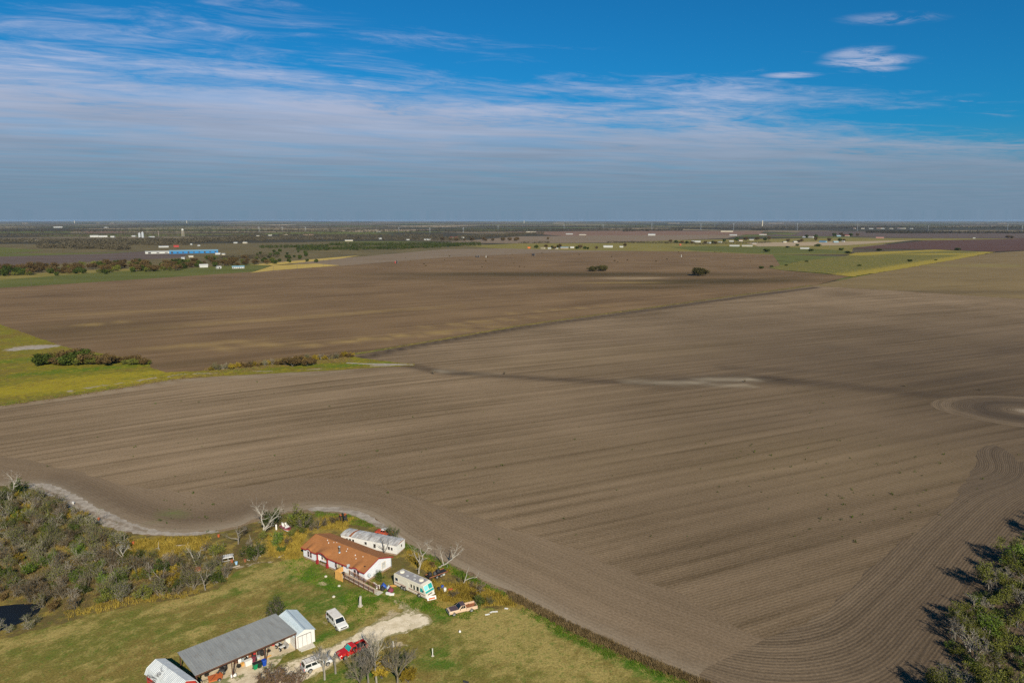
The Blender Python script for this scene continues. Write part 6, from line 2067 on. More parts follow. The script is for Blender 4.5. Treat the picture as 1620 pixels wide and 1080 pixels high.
plant('leafy', 'leafy_tree', 'dark bush beside the grey twin trunk', 'tree', at(2, 793), 1.7, 2.9, idx=0, r=R_)
plant('leafy', 'leafy_shrub', 'dark green bush behind the tan pickup tailgate', 'shrub', at(757, 958), .9, 2.9, idx=0, r=R_)
plant('bare', 'bare_shrub', 'grey bare shrub in the golden weeds right of the forked dead tree', 'shrub', at(760, 938), .9, 2.9, idx=1, r=R_)

# thicket left of the yard
def inside(poly, x, y):
    c = False
    n = len(poly)
    for i in range(n):
        x1, y1 = poly[i]
        x2, y2 = poly[(i + 1) % n]
        if (y1 > y) != (y2 > y) and x < (x2 - x1) * (y - y1) / (y2 - y1) + x1: c = not c
    return c


def fill(poly_px, n, mind, seed, avoid=()):
    P = [at(*p) for p in poly_px]
    r = random.Random(seed)
    x0, x1 = min(p[0] for p in P), max(p[0] for p in P)
    y0, y1 = min(p[1] for p in P), max(p[1] for p in P)
    out = []
    tries = 0
    while len(out) < n and tries < n * 60:
        tries += 1
        x, y = r.uniform(x0, x1), r.uniform(y0, y1)
        if not inside(P, x, y): continue
        if any((x - a) ** 2 + (y - b) ** 2 < c * c for a, b, c in avoid): continue
        if any((x - a) ** 2 + (y - b) ** 2 < mind * mind for a, b in out): continue
        out.append((x, y))
    return out


thick = [(-60, 800), (0, 793), (60, 788), (100, 802), (140, 826), (160, 840), (190, 858), (215, 880), (260, 890), (330, 880), (372, 905), (345, 928), (300, 938), (240, 948), (170, 955), (110, 968), (70, 972), (66, 955), (20, 950), (-60, 955)]
hollow_av = [(*at(25, 970), 4.0)]
spots = fill(thick, 290, 1.25, 31, hollow_av)
def zone(x, y):
    best = None
    for nm, px, py in (('by the pond', 60, 955), ('along the lawn edge', 230, 940), ('along the lawn edge', 310, 930), ('by the camper shell', 365, 890), ('near the pale track', 60, 795), ('near the pale track', 140, 830), ('at the left edge of the thicket', 0, 860), ('in the middle of the thicket', 130, 890), ('in the golden grass strip', 240, 868)):
        a = at(px, py)
        d = (a[0] - x) ** 2 + (a[1] - y) ** 2
        if best is None or d < best[0]: best = (d, nm)
    return best[1]
def size_word(s): return 'large' if s > 1.15 else ('middle sized' if s > .92 else 'small')
rr = random.Random(9)
for x, y in spots:
    k = rr.random()
    if k < .66:
        s_ = rr.uniform(.75, 1.4)
        plant('bare', 'bare_shrub', size_word(s_) + ' grey leafless brush shrub ' + zone(x, y), 'shrub', (x, y), (s_, s_, s_ * 1.15), group='leafless shrubs of the thicket', r=rr)
    elif k < .90:
        s_ = rr.uniform(.7, 1.25)
        plant('leafy', 'leafy_shrub', size_word(s_) + ' leafy green brush shrub ' + zone(x, y), 'shrub', (x, y), s_, group='leafy shrubs of the thicket', r=rr)
    else:
        s_ = rr.uniform(.7, 1.2)
        plant('gold', 'golden_shrub', size_word(s_) + ' golden brown shrub ' + zone(x, y), 'shrub', (x, y), s_, group='golden shrubs of the thicket', r=rr)
strip2 = [(385, 845), (420, 828), (455, 818), (500, 822), (540, 826), (520, 838), (470, 850), (455, 870), (420, 880), (390, 880), (330, 885), (320, 870), (380, 858)]
for x, y in fill(strip2, 26, 1.9, 41):
    k = rr.random()
    if k < .5: plant('bare', 'bare_shrub', 'grey leafless shrub between the thicket and the house', 'shrub', (x, y), rr.uniform(.6, 1.05), group='leafless shrubs near the boat', r=rr)
    else: plant('leafy', 'leafy_shrub', 'leafy green shrub between the thicket and the house', 'shrub', (x, y), rr.uniform(.6, 1.1), group='leafy shrubs near the boat', r=rr)
for x, y in fill([(660, 885), (720, 905), (790, 940), (815, 960), (740, 955), (690, 940), (680, 915)], 12, 2.2, 43, [(*at(720, 960), 3.0)]):
    plant('bare' if rr.random() < .5 else 'gold', 'weed_shrub', 'dry shrub among the golden weeds behind the motorhome', 'shrub', (x, y), rr.uniform(.4, .75), group='dry shrubs behind the motorhome', r=rr)
for x, y in fill([(-60, 1010), (30, 985), (62, 975), (75, 985), (40, 1000), (-60, 1030)], 9, 1.3, 44):
    plant('bare', 'bare_shrub', 'pale grey leafless shrub on the near bank of the pond', 'shrub', (x, y), rr.uniform(.5, .8), group='shrubs on the pond bank', idx=0, r=rr)
# tree belt on the right
beltp = [(1462, 1090), (1490, 1030), (1530, 975), (1555, 925), (1590, 885), (1622, 850), (1700, 780), (1760, 830), (1700, 1000), (1640, 1120), (1460, 1130)]
for x, y in fill(beltp, 84, 2.1, 51):
    idx = rr.choice([0, 1, 1, 3, 3, 4, 4, 4, 5, 5])
    s_ = rr.uniform(.75, 1.2)
    zn = 'at the field side of the right belt' if Dbelt(np.array([x]), np.array([y]))[0][0] < 6 else ('near the upper end of the right belt' if y > 150 else ('in the middle of the right belt' if y > 122 else 'near the bottom end of the right belt'))
    if idx < 4: plant('belt', 'leafy_tree', size_word(s_) + (' green', ' olive green', ' dark green', ' pale olive')[idx] + ' tree ' + zn, 'tree', (x, y), s_, group='leafy trees of the right belt', idx=idx, r=rr)
    else: plant('belt', 'bare_tree', size_word(s_) + ' grey leafless tree ' + zn, 'tree', (x, y), s_, group='leafless trees of the right belt', idx=idx, r=rr)
for x, y in fill(beltp, 50, 1.6, 52):
    s_ = rr.uniform(.6, 1.1)
    plant('leafy', 'leafy_shrub', ('larger' if s_ > .85 else 'smaller') + ' low green shrub under belt trees ' + ('near the upper end' if y > 150 else ('in the middle' if y > 122 else 'near the bottom end')), 'shrub', (x, y), s_, group='shrubs of the right belt', r=rr)

# tree row at the meadow and bushes in the upper field
for i, px in enumerate(range(66, 240, 6)):
    py = 575 + rr.uniform(-3, 2.5)
    kind = rr.choice(['far_tree_olive', 'far_tree_olive', 'far_tree_gold', 'far_tree_green', 'far_tree']) if px < 150 else rr.choice(['far_tree_gold', 'far_tree', 'far_tree', 'far_tree_olive'])
    p = at(px, py)
    plant(kind, 'hedge_tree', {'far_tree_olive': 'olive', 'far_tree_gold': 'rust brown', 'far_tree_green': 'dark green', 'far_tree': 'brown'}[kind] + ' tree in the meadow hedge, ' + ('its left half' if px < 150 else 'its right half'), 'tree', p, (lambda q: (q * 1.25, q * 1.25, q * .9))(rr.uniform(.6, 1.2) * (1.15 if px < 150 else .75)), group='trees of the meadow hedge', r=rr)
for px, py, s_ in ((452, 578, .6), (463, 580, .75), (474, 578, .8), (486, 579, .65), (496, 577, .5)):
    plant('far_tree', 'hedge_shrub', 'dark brown bare shrub in the clump at the ditch end', 'shrub', at(px, py), s_, group='shrubs at the ditch end', r=rr)
for px in range(335, 560, 6):
    py = 586 - (px - 335) * .098 + rr.uniform(-1, 1)
    plant(rr.choice(['gold', 'gold', 'bare']), 'verge_shrub', 'low rust brown weed shrub along the meadow verge', 'shrub', at(px, py), rr.uniform(.9, 1.6), group='weed shrubs along the meadow verge', r=rr)
for px, py, s_, lab in ((938, 429, 1.0, 'left half of the double dark oak clump alone in the upper field'), (953, 428.5, 1.15, 'right half of the double dark oak clump alone in the upper field'), (1106, 436, 1.5, 'single round dark oak standing alone in the upper field')):
    plant('round_oak', 'oak_tree', lab, 'tree', at(px, py), (s_ * 1.25, s_ * 1.25, s_), r=rr)
for px, py, s_ in ((1204, 425, .8), (1221, 422.5, .55), (1244, 420.5, .5), (1276, 414.5, .6), (1359, 421, .6), (1439, 414, .9), (1480, 412, .5), (1342, 401, 1.2), (1391, 397, 1.2), (1515, 396, 1.3), (1331, 396, 1.3), (1293, 390, 1.6), (1283, 397.5, 1.2), (1261, 389, 1.2), (1246, 392, 1.0), (1213, 398.5, 1.6)):
    plant('far_tree_green', 'field_bush', 'dark round bush scattered on the far right meadow', 'bush', at(px, py), (s_ * 1.4, s_ * 1.4, s_ * .8), group='bushes on the far meadow', r=rr)
# belt of trees beyond the upper field on the left
R2 = random.Random(91)
for i in range(280):
    px = R2.uniform(-20, 440)
    t = px / 430
    lo, hi = 437 - 13 * t, 424 - 12 * t
    if px > 300: lo, hi = 425 - (px - 300) * .05, 409
    if px > 315 and R2.random() < .45: continue
    py = R2.uniform(hi, lo)
    k = R2.choice(['far_tree'] * 6 + ['far_tree_green'] * 3 + ['far_tree_gold', 'far_tree_olive', 'far_tree_olive'])
    s_ = R2.uniform(.9, 1.7)
    plant(k, 'belt_tree', {'far_tree': 'brown', 'far_tree_green': 'dark green', 'far_tree_gold': 'rust brown', 'far_tree_olive': 'olive'}[k] + ' tree in the far wooded belt, ' + ('its left third' if px < 140 else ('its middle third' if px < 290 else 'right end near the white barn')), 'tree', at(px, py), s_, group='trees of the wooded belt', r=R2)
for px, py in ((168, 433.5), (90, 436)):
    plant('far_tree_green', 'pasture_tree', 'lone dark tree on the green strip before the wooded belt', 'tree', at(px, py), .9, group='lone trees on the green strip', r=R2)
for i in range(26):
    px = R2.uniform(405, 500)
    plant('far_tree_green', 'pasture_bush', 'dark bush on the yellow pasture beyond the upper field', 'bush', at(px, R2.uniform(398, 416)), R2.uniform(.7, 1.3), group='bushes on the yellow pasture', r=R2)

# ------------------------------------------------------------------ grass and weeds
def blades(name, polys, n, hmin, hmax, w, mat, seed, density=None, z=.01):
    r = random.Random(seed)
    m = MB()
    for poly, share in polys:
        P = [at(*p) for p in poly]
        x0, x1 = min(p[0] for p in P), max(p[0] for p in P)
        y0, y1 = min(p[1] for p in P), max(p[1] for p in P)
        k = 0
        tries = 0
        while k < int(n * share) and tries < n * 8:
            tries += 1
            cx, cy_ = r.uniform(x0, x1), r.uniform(y0, y1)
            if not inside(P, cx, cy_): continue
            th = r.uniform(.5, 1.0)
            for _ in range(9):
                x, y = cx + r.gauss(0, .28), cy_ + r.gauss(0, .28)
                hgt = r.uniform(hmin, hmax) * th
                a = r.uniform(0, 2 * PI)
                dx_, dy_ = math.cos(a) * w / 2, math.sin(a) * w / 2
                lx, ly = r.gauss(0, .3) * hgt, r.gauss(0, .3) * hgt
                b = len(m.v)
                m.v += [(x - dx_, y - dy_, z), (x + dx_, y + dy_, z), (x + lx, y + ly, hgt)]
                m.f.append((b, b + 1, b + 2))
                k += 1
    return tag(m.obj(name, mat, None, False, False), kind='stuff')


gold_polys = [
    ([(160, 850), (215, 855), (260, 850), (330, 850), (330, 868), (280, 880), (210, 882), (170, 865)], .22),
    ([(40, 785), (100, 800), (120, 822), (60, 812), (0, 815), (0, 800)], .08),
    ([(425, 845), (490, 840), (478, 862), (470, 885), (425, 880)], .16),
    ([(505, 818), (560, 820), (545, 838), (505, 836)], .06),
    ([(645, 870), (665, 880), (690, 900), (680, 905), (650, 890)], .06),
    ([(690, 925), (745, 925), (800, 945), (818, 958), (780, 958), (735, 955), (700, 950), (688, 940)], .26),
    ([(90, 890), (150, 880), (150, 900), (90, 905)], .06),
    ([(100, 968), (200, 945), (310, 935), (330, 940), (210, 956), (110, 980)], .03)]
blades('tall_grass', gold_polys, 42000, .5, 1.15, .09, M['grass_gold'], 61)
brown_polys = [
    ([(805, 935), (830, 948), (900, 985), (1000, 1030), (1110, 1076), (1200, 1115), (1200, 1128), (1110, 1086), (1000, 1041), (900, 996), (830, 958), (805, 948)], .50),
    ([(0, 800), (140, 826), (250, 890), (340, 900), (300, 935), (100, 965), (0, 950)], .35),
    ([(320, 583), (440, 566), (545, 560), (560, 572), (440, 580), (330, 590)], .5),
    ([(0, 638), (110, 623), (200, 608), (290, 595), (420, 580), (420, 586), (290, 600), (200, 614), (110, 629), (0, 644)], .15)]
blades('dry_weeds', brown_polys, 34000, .35, .95, .10, M['grass_brown'], 62)
green_polys = [
    ([(600, 832), (640, 858), (700, 888), (760, 918), (820, 948), (805, 950), (740, 918), (690, 896), (630, 862)], .25),
    ([(440, 890), (480, 880), (545, 925), (530, 935), (470, 915)], .15),
    ([(830, 960), (900, 998), (1000, 1043), (1110, 1088), (1100, 1094), (990, 1052), (890, 1006), (820, 966)], .18),
    ([(545, 935), (590, 935), (600, 965), (570, 985), (545, 965)], .14),
    ([(600, 945), (690, 950), (700, 965), (760, 965), (740, 980), (690, 972), (610, 955)], .14),
    ([(495, 808), (560, 815), (600, 835), (560, 830), (500, 818)], .14)]
blades('green_weeds', green_polys, 22000, .15, .5, .10, M['grass_green'], 63)
# loose weeds dotted over the ploughed land
r = random.Random(64)
m = MB()
def tuft(x, y, s):
    for _ in range(7):
        a = r.uniform(0, 2 * PI)
        c = Vector((x + r.gauss(0, .16) * s, y + r.gauss(0, .16) * s, r.uniform(0, .22) * s))
        b = len(m.v)
        m.v += [tuple(c), tuple(c + rvec(r, .22 * s)), tuple(c + Vector((r.uniform(-.2, .2), r.uniform(-.2, .2), .34)) * s)]
        m.f.append((b, b + 1, b + 2))
for cx, cy_, sx, sy, n in ((1290, 730, 130, 55, 80), (1420, 770, 90, 40, 37), (900, 760, 300, 90, 55), (500, 700, 350, 50, 43), (600, 620, 500, 30, 31), (285, 812, 40, 18, 40), (1360, 820, 60, 30, 26)):
    for _ in range(n):
        px, py = r.gauss(cx, sx), r.gauss(cy_, sy)
        if py < 600 or py > 870: continue
        tuft(*at(px, py), r.uniform(.3, 1.0) if r.random() < .8 else r.uniform(1.0, 1.6))
tag(m.obj('field_weeds', M['leaf_dark'], None, False, False), kind='stuff')
# ------------------------------------------------------------------ the far country
FM = {
    'white': simple('far_white', (0.42, 0.42, 0.40), 0.6, var=0.05, scale=.2),
    'cream': simple('far_cream', (0.42, 0.37, 0.28), 0.7, var=0.08, scale=.2),
    'tan': simple('far_tan', (0.30, 0.23, 0.16), 0.8, var=0.1, scale=.2),
    'grey': simple('far_grey', (0.34, 0.36, 0.38), 0.6, var=0.1, scale=.2),
    'blue': simple('far_blue', (0.015, 0.15, 0.36), 0.5, var=0.08, scale=.2),
    'sky': simple('far_pale_blue', (0.17, 0.31, 0.40), 0.5, var=0.06, scale=.2),
    'red': simple('far_red', (0.34, 0.04, 0.035), 0.6, var=0.1, scale=.2),
    'pink': simple('far_pink', (0.36, 0.19, 0.16), 0.7, var=0.1, scale=.2),
    'dark': simple('far_dark', (0.04, 0.035, 0.035), 0.8, var=0.2, scale=.2),
    'orange': simple('far_orange', (0.55, 0.14, 0.04), 0.7, var=0.1, scale=.2),
}
def far_building(label, cat, px, py, wpx, hpx, wall, roof, depth=.6, name='farm_building', ang=None, openings=0, group=None, roofh=.35):
    x, y = at(px, py)
    k = math.hypot(x, y, CAM_H) * math.cos(math.atan((px - 810) / FOC)) / FOC      # metres per pixel there
    L, Hh = wpx * k * (.92 if wpx > 9 else .8), max(2.6, hpx * k * (.72 if wpx > 30 else .52))
    D = max(5.0, L * depth)
    a = -math.atan2(x, y) + (0 if wpx > 11 else R((int(px) * 37) % 70 - 35)) if ang is None else R(ang)
    t = thing(name, label, cat, (x, y, 0.2), a, group)
    m = MB()
    m.prism([(-D / 2, 0), (D / 2, 0), (D / 2, Hh), (0, Hh * (1 + roofh) - .1), (-D / 2, Hh)], -L / 2, L / 2, 'x')
    m.obj('wall', FM[wall], t)
    m = MB()
    e = .5
    m.prism([(-D / 2 - e, Hh - .15), (0, Hh * (1 + roofh)), (D / 2 + e, Hh - .15), (D / 2 + e, Hh + .15), (0, Hh * (1 + roofh) + .35), (-D / 2 - e, Hh + .15)], -L / 2 - e, L / 2 + e, 'x')
    m.obj('roof', FM[roof], t)
    for i in range(openings):
        bx('door' if i % 3 == 0 else 'window', (-L / 2 + L * (i + .5) / openings, -D / 2 - .05, Hh * .48), (L / openings * .34, .1, Hh * (.7 if i % 3 == 0 else .4)), FM['dark'], t)
    return t
far_building('white barn with rounded roof and dark doorway at the end of the wooded belt', 'barn', 322.5, 423, 13, 6, 'white', 'white', .7, 'barn', openings=0, roofh=.5)
x, y = at(325.5, 423.3)
far_building('small white shed among trees right of the white barn', 'shed', 346, 425, 8, 3, 'white', 'white', .6, 'shed', openings=1)
far_building('white house with blue roof beside the yellow pasture', 'house', 377, 424.5, 19, 5, 'white', 'sky', .5, 'house', openings=6)
far_building('very long bright blue warehouse with pale blue roof', 'warehouse', 307, 400.5, 75, 5.2, 'blue', 'sky', .35, 'warehouse', openings=9, roofh=.3)
far_building('long white warehouse joined to the left end of the blue warehouse', 'warehouse', 250, 401, 38, 4.0, 'white', 'white', .5, 'warehouse', openings=3, roofh=.25)
far_building('red roofed barn behind the blue warehouse', 'barn', 279, 391, 9, 4, 'red', 'red', .7, 'barn')
far_building('white farm building behind the white warehouse', 'building', 259, 391.5, 15, 3.2, 'white', 'grey', .5)
FB = [
    (149, 375.2, 12, 4, 'white', 'white', 'leftmost of the three white domed sheds in the distant wood'), (163, 375.2, 13, 3.6, 'white', 'white', 'middle one of the three white domed sheds in the distant wood'), (178.5, 375.6, 7, 3, 'white', 'white', 'smallest rightmost one of the three white domed sheds in the distant wood'),
    (92, 360.3, 13, 2.4, 'white', 'white', 'wide white building near the horizon at far left'), (168, 360.6, 7, 2, 'white', 'white', 'small white building near the horizon left of the water tower'),
    (303, 387.5, 3, 2.5, 'white', 'white', 'tiny white house right of the red roofed barn'), (314.5, 389.5, 4, 2.2, 'white', 'grey', 'tiny white shed behind the blue warehouse right end'), (373, 385, 7, 2.5, 'white', 'grey', 'white house in the pasture beyond the blue warehouse'), (388, 385.2, 8, 3, 'cream', 'white', 'cream house next to the white one beyond the blue warehouse'),
    (345, 402.8, 9, 3, 'white', 'white', 'white trailer right of the blue warehouse'), (354, 403.6, 6, 2.5, 'cream', 'grey', 'cream shed right of the white trailer by the blue warehouse'), (290, 410, 6, 3, 'white', 'grey', 'small white farmhouse among trees below the blue warehouse'), (302, 407.5, 8, 2.5, 'cream', 'white', 'pale shed among trees below the blue warehouse'), (406, 410.5, 5, 2.5, 'white', 'white', 'small white shed on the yellow pasture'),
    (42, 382.5, 8, 2, 'white', 'white', 'lone white house in the wood at far left'), (58, 381, 6, 2, 'cream', 'white', 'cream house in the wood at far left'), (212, 374.5, 7, 2.6, 'white', 'grey', 'white house left of the grey silos'), (240, 375.5, 9, 2.2, 'grey', 'white', 'low grey building right of the silos'),
    (552, 381.5, 13, 2.6, 'cream', 'white', 'wide cream house beside the green orchard field'), (488, 372.4, 16, 2.4, 'tan', 'pink', 'long tan building in front of the distant wood'), (452, 372.3, 9, 2, 'cream', 'cream', 'cream building left of the long tan building'), (427, 373, 7, 2, 'white', 'cream', 'white house left of the cream building'), (408, 374, 6, 2, 'cream', 'white', 'small pale house at the left of the distant village row'),
    (601, 378.6, 6, 3, 'grey', 'white', 'grey shed in the wood behind the orchard'), (645, 380, 6, 2, 'white', 'white', 'small white house left of the wide white farmhouse'), (676, 380, 12, 2.8, 'white', 'grey', 'wide white farmhouse at the far edge of the orchard'), (717.5, 377, 14, 3, 'cream', 'red', 'house with bright red roof beyond the orchard'), (732, 376.5, 5, 2, 'white', 'white', 'tiny white house right of the red roofed one'), (600, 367, 8, 1.5, 'white', 'white', 'white building in front of the far tan field'),
    (962, 391.5, 15.5, 4.2, 'white', 'white', 'bright white barn alone on the green pasture'), (837, 393, 5, 3, 'orange', 'orange', 'orange red shed at the left end of the farmstead'), (859, 393.6, 8, 3, 'cream', 'tan', 'cream house in the middle of the farmstead'), (869.5, 394, 6, 3, 'white', 'white', 'white shed in the middle of the farmstead'), (893, 393.4, 13, 3.4, 'tan', 'sky', 'farmhouse with pale blue roof'), (904.5, 392.6, 8, 3.2, 'white', 'white', 'white house right of the pale blue roofed farmhouse'), (880, 394.2, 7, 2, 'cream', 'grey', 'low cream shed left of the pale blue roofed farmhouse'), (983, 391.5, 7, 2.6, 'white', 'white', 'small white shed right of the bright white barn'),
    (1031, 372.5, 12, 3.4, 'white', 'grey', 'white farmhouse in the brown field beyond the pasture'), (901, 371, 11, 2, 'white', 'white', 'long white shed far beyond the farmstead'), (922, 372.2, 11, 2, 'cream', 'white', 'cream shed right of the long white shed'), (840, 367.8, 17, 2.2, 'cream', 'cream', 'long cream building between two dark woods'),
    (1101, 383.4, 15, 3.4, 'white', 'white', 'large white house at the left of the roadside village'), (1121, 385, 9, 2.4, 'grey', 'grey', 'grey shed right of the large white village house'), (1139, 384, 7, 2.2, 'white', 'grey', 'small white house in the middle of the roadside village'), (1157, 382.5, 8, 2.4, 'white', 'white', 'white house beside the village trees'), (1171, 381.6, 8, 2.4, 'white', 'pink', 'white house with pinkish roof in the village'), (1189, 380.4, 8, 2.6, 'cream', 'grey', 'cream house at the right of the village'), (1162, 389.7, 16, 2.6, 'white', 'white', 'long white trailer home in the green pasture below the village'), (1182, 390, 17, 2.8, 'cream', 'white', 'long cream trailer home right of the white one'), (1193, 386.6, 8, 2, 'tan', 'white', 'tan shed behind the cream trailer home'), (1076, 388.2, 3, 2.4, 'red', 'orange', 'tiny red shed in the green pasture'),
    (1160, 372.6, 12, 2.2, 'white', 'grey', 'white building alone in the brown field beyond the village'), (1150, 367, 20, 2.6, 'cream', 'cream', 'very long pale building at the edge of the far wood'), (1207, 371.8, 12, 2.2, 'white', 'pink', 'pale building left of the far green field'),
    (1273, 394, 14, 3.2, 'white', 'white', 'white trailer home alone on the right green meadow'), (1302, 383.5, 11, 3, 'sky', 'blue', 'blue house in the village at right'), (1322, 383.6, 9, 3, 'sky', 'white', 'pale blue house right of the blue one'), (1334, 382.8, 5, 2.2, 'white', 'white', 'tiny white shed at the end of the right village'), (1258, 383.6, 8, 2.6, 'white', 'white', 'white house in the middle of the right village'), (1241, 383.8, 7, 2.4, 'cream', 'grey', 'cream house at the left of the right village'), (1392, 377, 12, 2.6, 'pink', 'pink', 'pink walled long house by the road'), (1340, 374, 8, 2.8, 'cream', 'red', 'house with red roof among dark trees'), (1326, 374, 8, 2.4, 'sky', 'grey', 'bluish house left of the red roofed house among trees'), (1283, 376.2, 9, 2.8, 'white', 'cream', 'cream roofed house in the far right village'), (1272, 376, 5, 2.6, 'grey', 'grey', 'grey house at the left of the far right village'), (1541, 377.4, 4, 1.8, 'white', 'white', 'single white shed by the far right road'), (1206, 372, 6, 2, 'white', 'white', 'small white house near the tall white tower'),
]
for i in range(9):
    FB.append((1352 + i * 11 + (i * 37 % 7), 362 + (i % 3) * .2, 5 + (i * 5 % 4), 1.8, 'cream' if i % 2 else 'white', 'white' if i % 3 else 'pink', None))
for i, (px, w_) in enumerate(((39, 9), (155, 6), (178, 8), (884, 18), (1066, 20), (1228, 24), (1550, 10), (1586, 12))):
    FB.append((px, 353.6, w_, .8, 'tan', 'tan', 'horizon'))
R3 = random.Random(15)
for px, py, w_, hh, wa, ro, lab in FB:
    grp = None
    if lab is None: lab, grp = 'pale house in the row of houses before the far right wood', 'row of pale houses before the wood'
    if lab == 'horizon': lab, grp = 'pale building glinting on the hazy horizon', 'buildings on the horizon'
    far_building(lab, 'building', px, py, w_, hh, wa, ro, .6, 'house' if 'house' in lab else 'farm_building', group=grp)

def water_tower(label, px, py, hgt, style):
    x, y = at(px, py)
    t = thing('water_tower', label, 'water tower', (x, y, 0), 0)
    if style == 0:
        m = MB()
        m.lathe([(.6, hgt * .66), (4.6, hgt * .74), (5.2, hgt * .82), (5.0, hgt * .9), (3.0, hgt * .97), (.3, hgt)], (0, 0, 0), 16)
        m.obj('tank', FM['white'], t, True)
        for k in range(6):
            a = 2 * PI * k / 6
            m = MB()
            m.tube([(6 * math.cos(a), 6 * math.sin(a), 0), (4.8 * math.cos(a), 4.8 * math.sin(a), hgt * .8)], .45, 6)
            m.obj('leg', FM['cream'], t)
        m = MB()
        m.lathe([(.9, 0), (.9, hgt * .68)], (0, 0, 0), 8)
        m.obj('riser', FM['white'], t)
    else:
        m = MB()
        m.lathe([(7, 0), (7, hgt * .92), (4.5, hgt * .98), (.3, hgt)], (0, 0, 0), 14)
        m.obj('tank', FM['cream'], t)
        m = MB()
        m.lathe([(7.3, hgt * .88), (7.3, hgt * .9)], (0, 0, 0), 14)
        m.obj('walkway', FM['grey'], t)
water_tower('white water tower on legs above the distant wood at left', 289.6, 374.2, 36, 0)
water_tower('tall pale standpipe water tower on the horizon right of centre', 1205.7, 358.2, 68, 1)
water_tower('tiny pale water tower on the horizon at far left', 118, 353.3, 60, 1)
water_tower('tiny pale water tower on the horizon above the blue warehouse', 295.5, 353.3, 60, 1)
water_tower('tiny pale water tower on the horizon near the centre', 829, 353.3, 62, 1)
for px, hgt, lab in ((221, 22, 'wider grey silo in the distant wood'), (226, 26, 'taller grey silo in the distant wood')):
    x, y = at(px, 376)
    t = thing('silo', lab, 'silo', (x, y, 0))
    m = MB()
    m.lathe([(5, 0), (5, hgt * .8), (.4, hgt)], (0, 0, 0), 12)
    m.obj('bin', FM['grey'], t)
    m = MB()
    m.lathe([(5.2, hgt * .79), (5.2, hgt * .81)], (0, 0, 0), 12)
    m.obj('eave_ring', FM['white'], t)

def power_pole(px, py, hpx, label, group):
    x, y = at(px, py)
    k = y * 1.0 / FOC
    hgt = min(13, max(8, hpx * k))
    t = thing('power_pole', label, 'power pole', (x, y, 0), R(30), group)
    m = MB()
    m.tube([(0, 0, 0), (0, 0, hgt)], [.22, .15], 6)
    m.obj('pole', M['bark_dark'], t)
    bx('crossarm', (0, 0, hgt - .8), (2.4, .16, .16), M['bark_dark'], t)
for px, py, hh in ((448, 415, 11), (484, 417, 10), (512, 420, 10), (521, 418.5, 10), (538, 420.5, 10), (470.5, 428, 9), (433, 430, 9), (50, 452, 10)):
    power_pole(px, py, hh, 'dark wooden power pole by the yellow pasture' if px > 60 else 'dark wooden power pole on the green strip at far left', 'power poles by the yellow pasture' if px > 60 else None)
for px, py in ((610, 402.5), (680, 401), (710, 401.4), (748, 400), (800, 404), (870, 398.5), (905, 399.5), (1104, 398.5), (276, 398), (205, 401)):
    power_pole(px, py, 4, 'small dark pole standing in the far part of the upper field', 'small poles in the upper field')

def pylon(px, py, top, label=None):
    x, y = at(px, py)
    hgt = min(58, max(26, (py - top) * y / FOC))
    t = thing('pylon', 'pale steel transmission pylon in the line across the far country', 'pylon', (x, y, 0), R(15), 'transmission pylons of the far line')
    w_ = 2.2
    for sx, sy in ((-1, -1), (1, -1), (1, 1), (-1, 1)):
        m = MB()
        m.tube([(sx * w_, sy * w_, 0), (sx * .4, sy * .4, hgt)], .35, 4)
        m.obj('leg', FM['grey'], t)
    for zf in (.72, .84, .95): bx('crossarm', (0, 0, hgt * zf), (11, .5, .5), FM['grey'], t)
for px, py, top in ((410, 367, 359), (446.7, 367, 359), (483.5, 367, 359), (631, 367, 359.5), (680, 368, 360), (733, 368, 360), (788, 364, 357), (954, 361, 355), (892, 362, 355.5), (1031, 364.5, 353.5), (1108.5, 364.5, 354), (1160, 364.5, 353), (1261, 364.5, 353), (1356, 365.5, 355), (1468, 365, 357), (1593, 367, 354.5), (1616, 369, 357)):
    pylon(px, py, top)
x, y = at(251, 374)
t = thing('radio_mast', 'slim reddish radio mast in the wood left of the water tower', 'mast', (x, y, 0))
for i in range(6):
    m = MB()
    m.tube([(0, 0, i * 4.5), (0, 0, i * 4.5 + 4.5)], .9 - .1 * i, 5)
    m.obj('mast_section', FM['pink' if i % 2 else 'white'], t)

# dark tanks on the track of the upper field
for px, py, hgt, rad, mt, lab in ((625.3, 416.5, 3.4, 1.0, 'red', 'short reddish tank beside the tall black tank in the upper field'), (628, 416.8, 5.0, 1.3, 'dark', 'tall black tank on the track in the upper field'), (753.5, 407.3, 3.2, 1.6, 'dark', 'left black tank of the pair beside a dark bush'), (757, 407.5, 3.8, 1.6, 'dark', 'right black tank of the pair beside a dark bush'), (842.5, 404.5, 4.2, 1.7, 'dark', 'left black tank at the field corner below the farmstead'), (845, 404.7, 4.6, 1.5, 'dark', 'right black tank at the field corner below the farmstead')):
    x, y = at(px, py)
    t = thing('tank', lab, 'tank', (x, y, 0))
    m = MB()
    m.lathe([(rad, 0), (rad, hgt), (rad * .5, hgt + .4), (.1, hgt + .5)], (0, 0, 0), 12)
    m.obj('shell', FM[mt], t)
    m = MB()
    m.tube([(rad + .2, 0, 0), (rad + .2, 0, hgt + .6), (0, 0, hgt + .6)], .12, 5)
    m.obj('pipe', FM['grey'], t)
for px, py, hgt, lab in ((1077.8, 406.4, 4.5, 'white post standing alone in the upper field at right'), (769, 407.2, 4.0, 'white post right of the black tank pair')):
    x, y = at(px, py)
    t = thing('marker_post', lab, 'post', (x, y, 0))
    m = MB()
    m.lathe([(.55, 0), (.5, hgt), (.1, hgt + .3)], (0, 0, 0), 8)
    m.obj('post', FM['white'], t)
    bx('base', (0, 0, .2), (2.2, 2.2, .4), FM['white'], t)
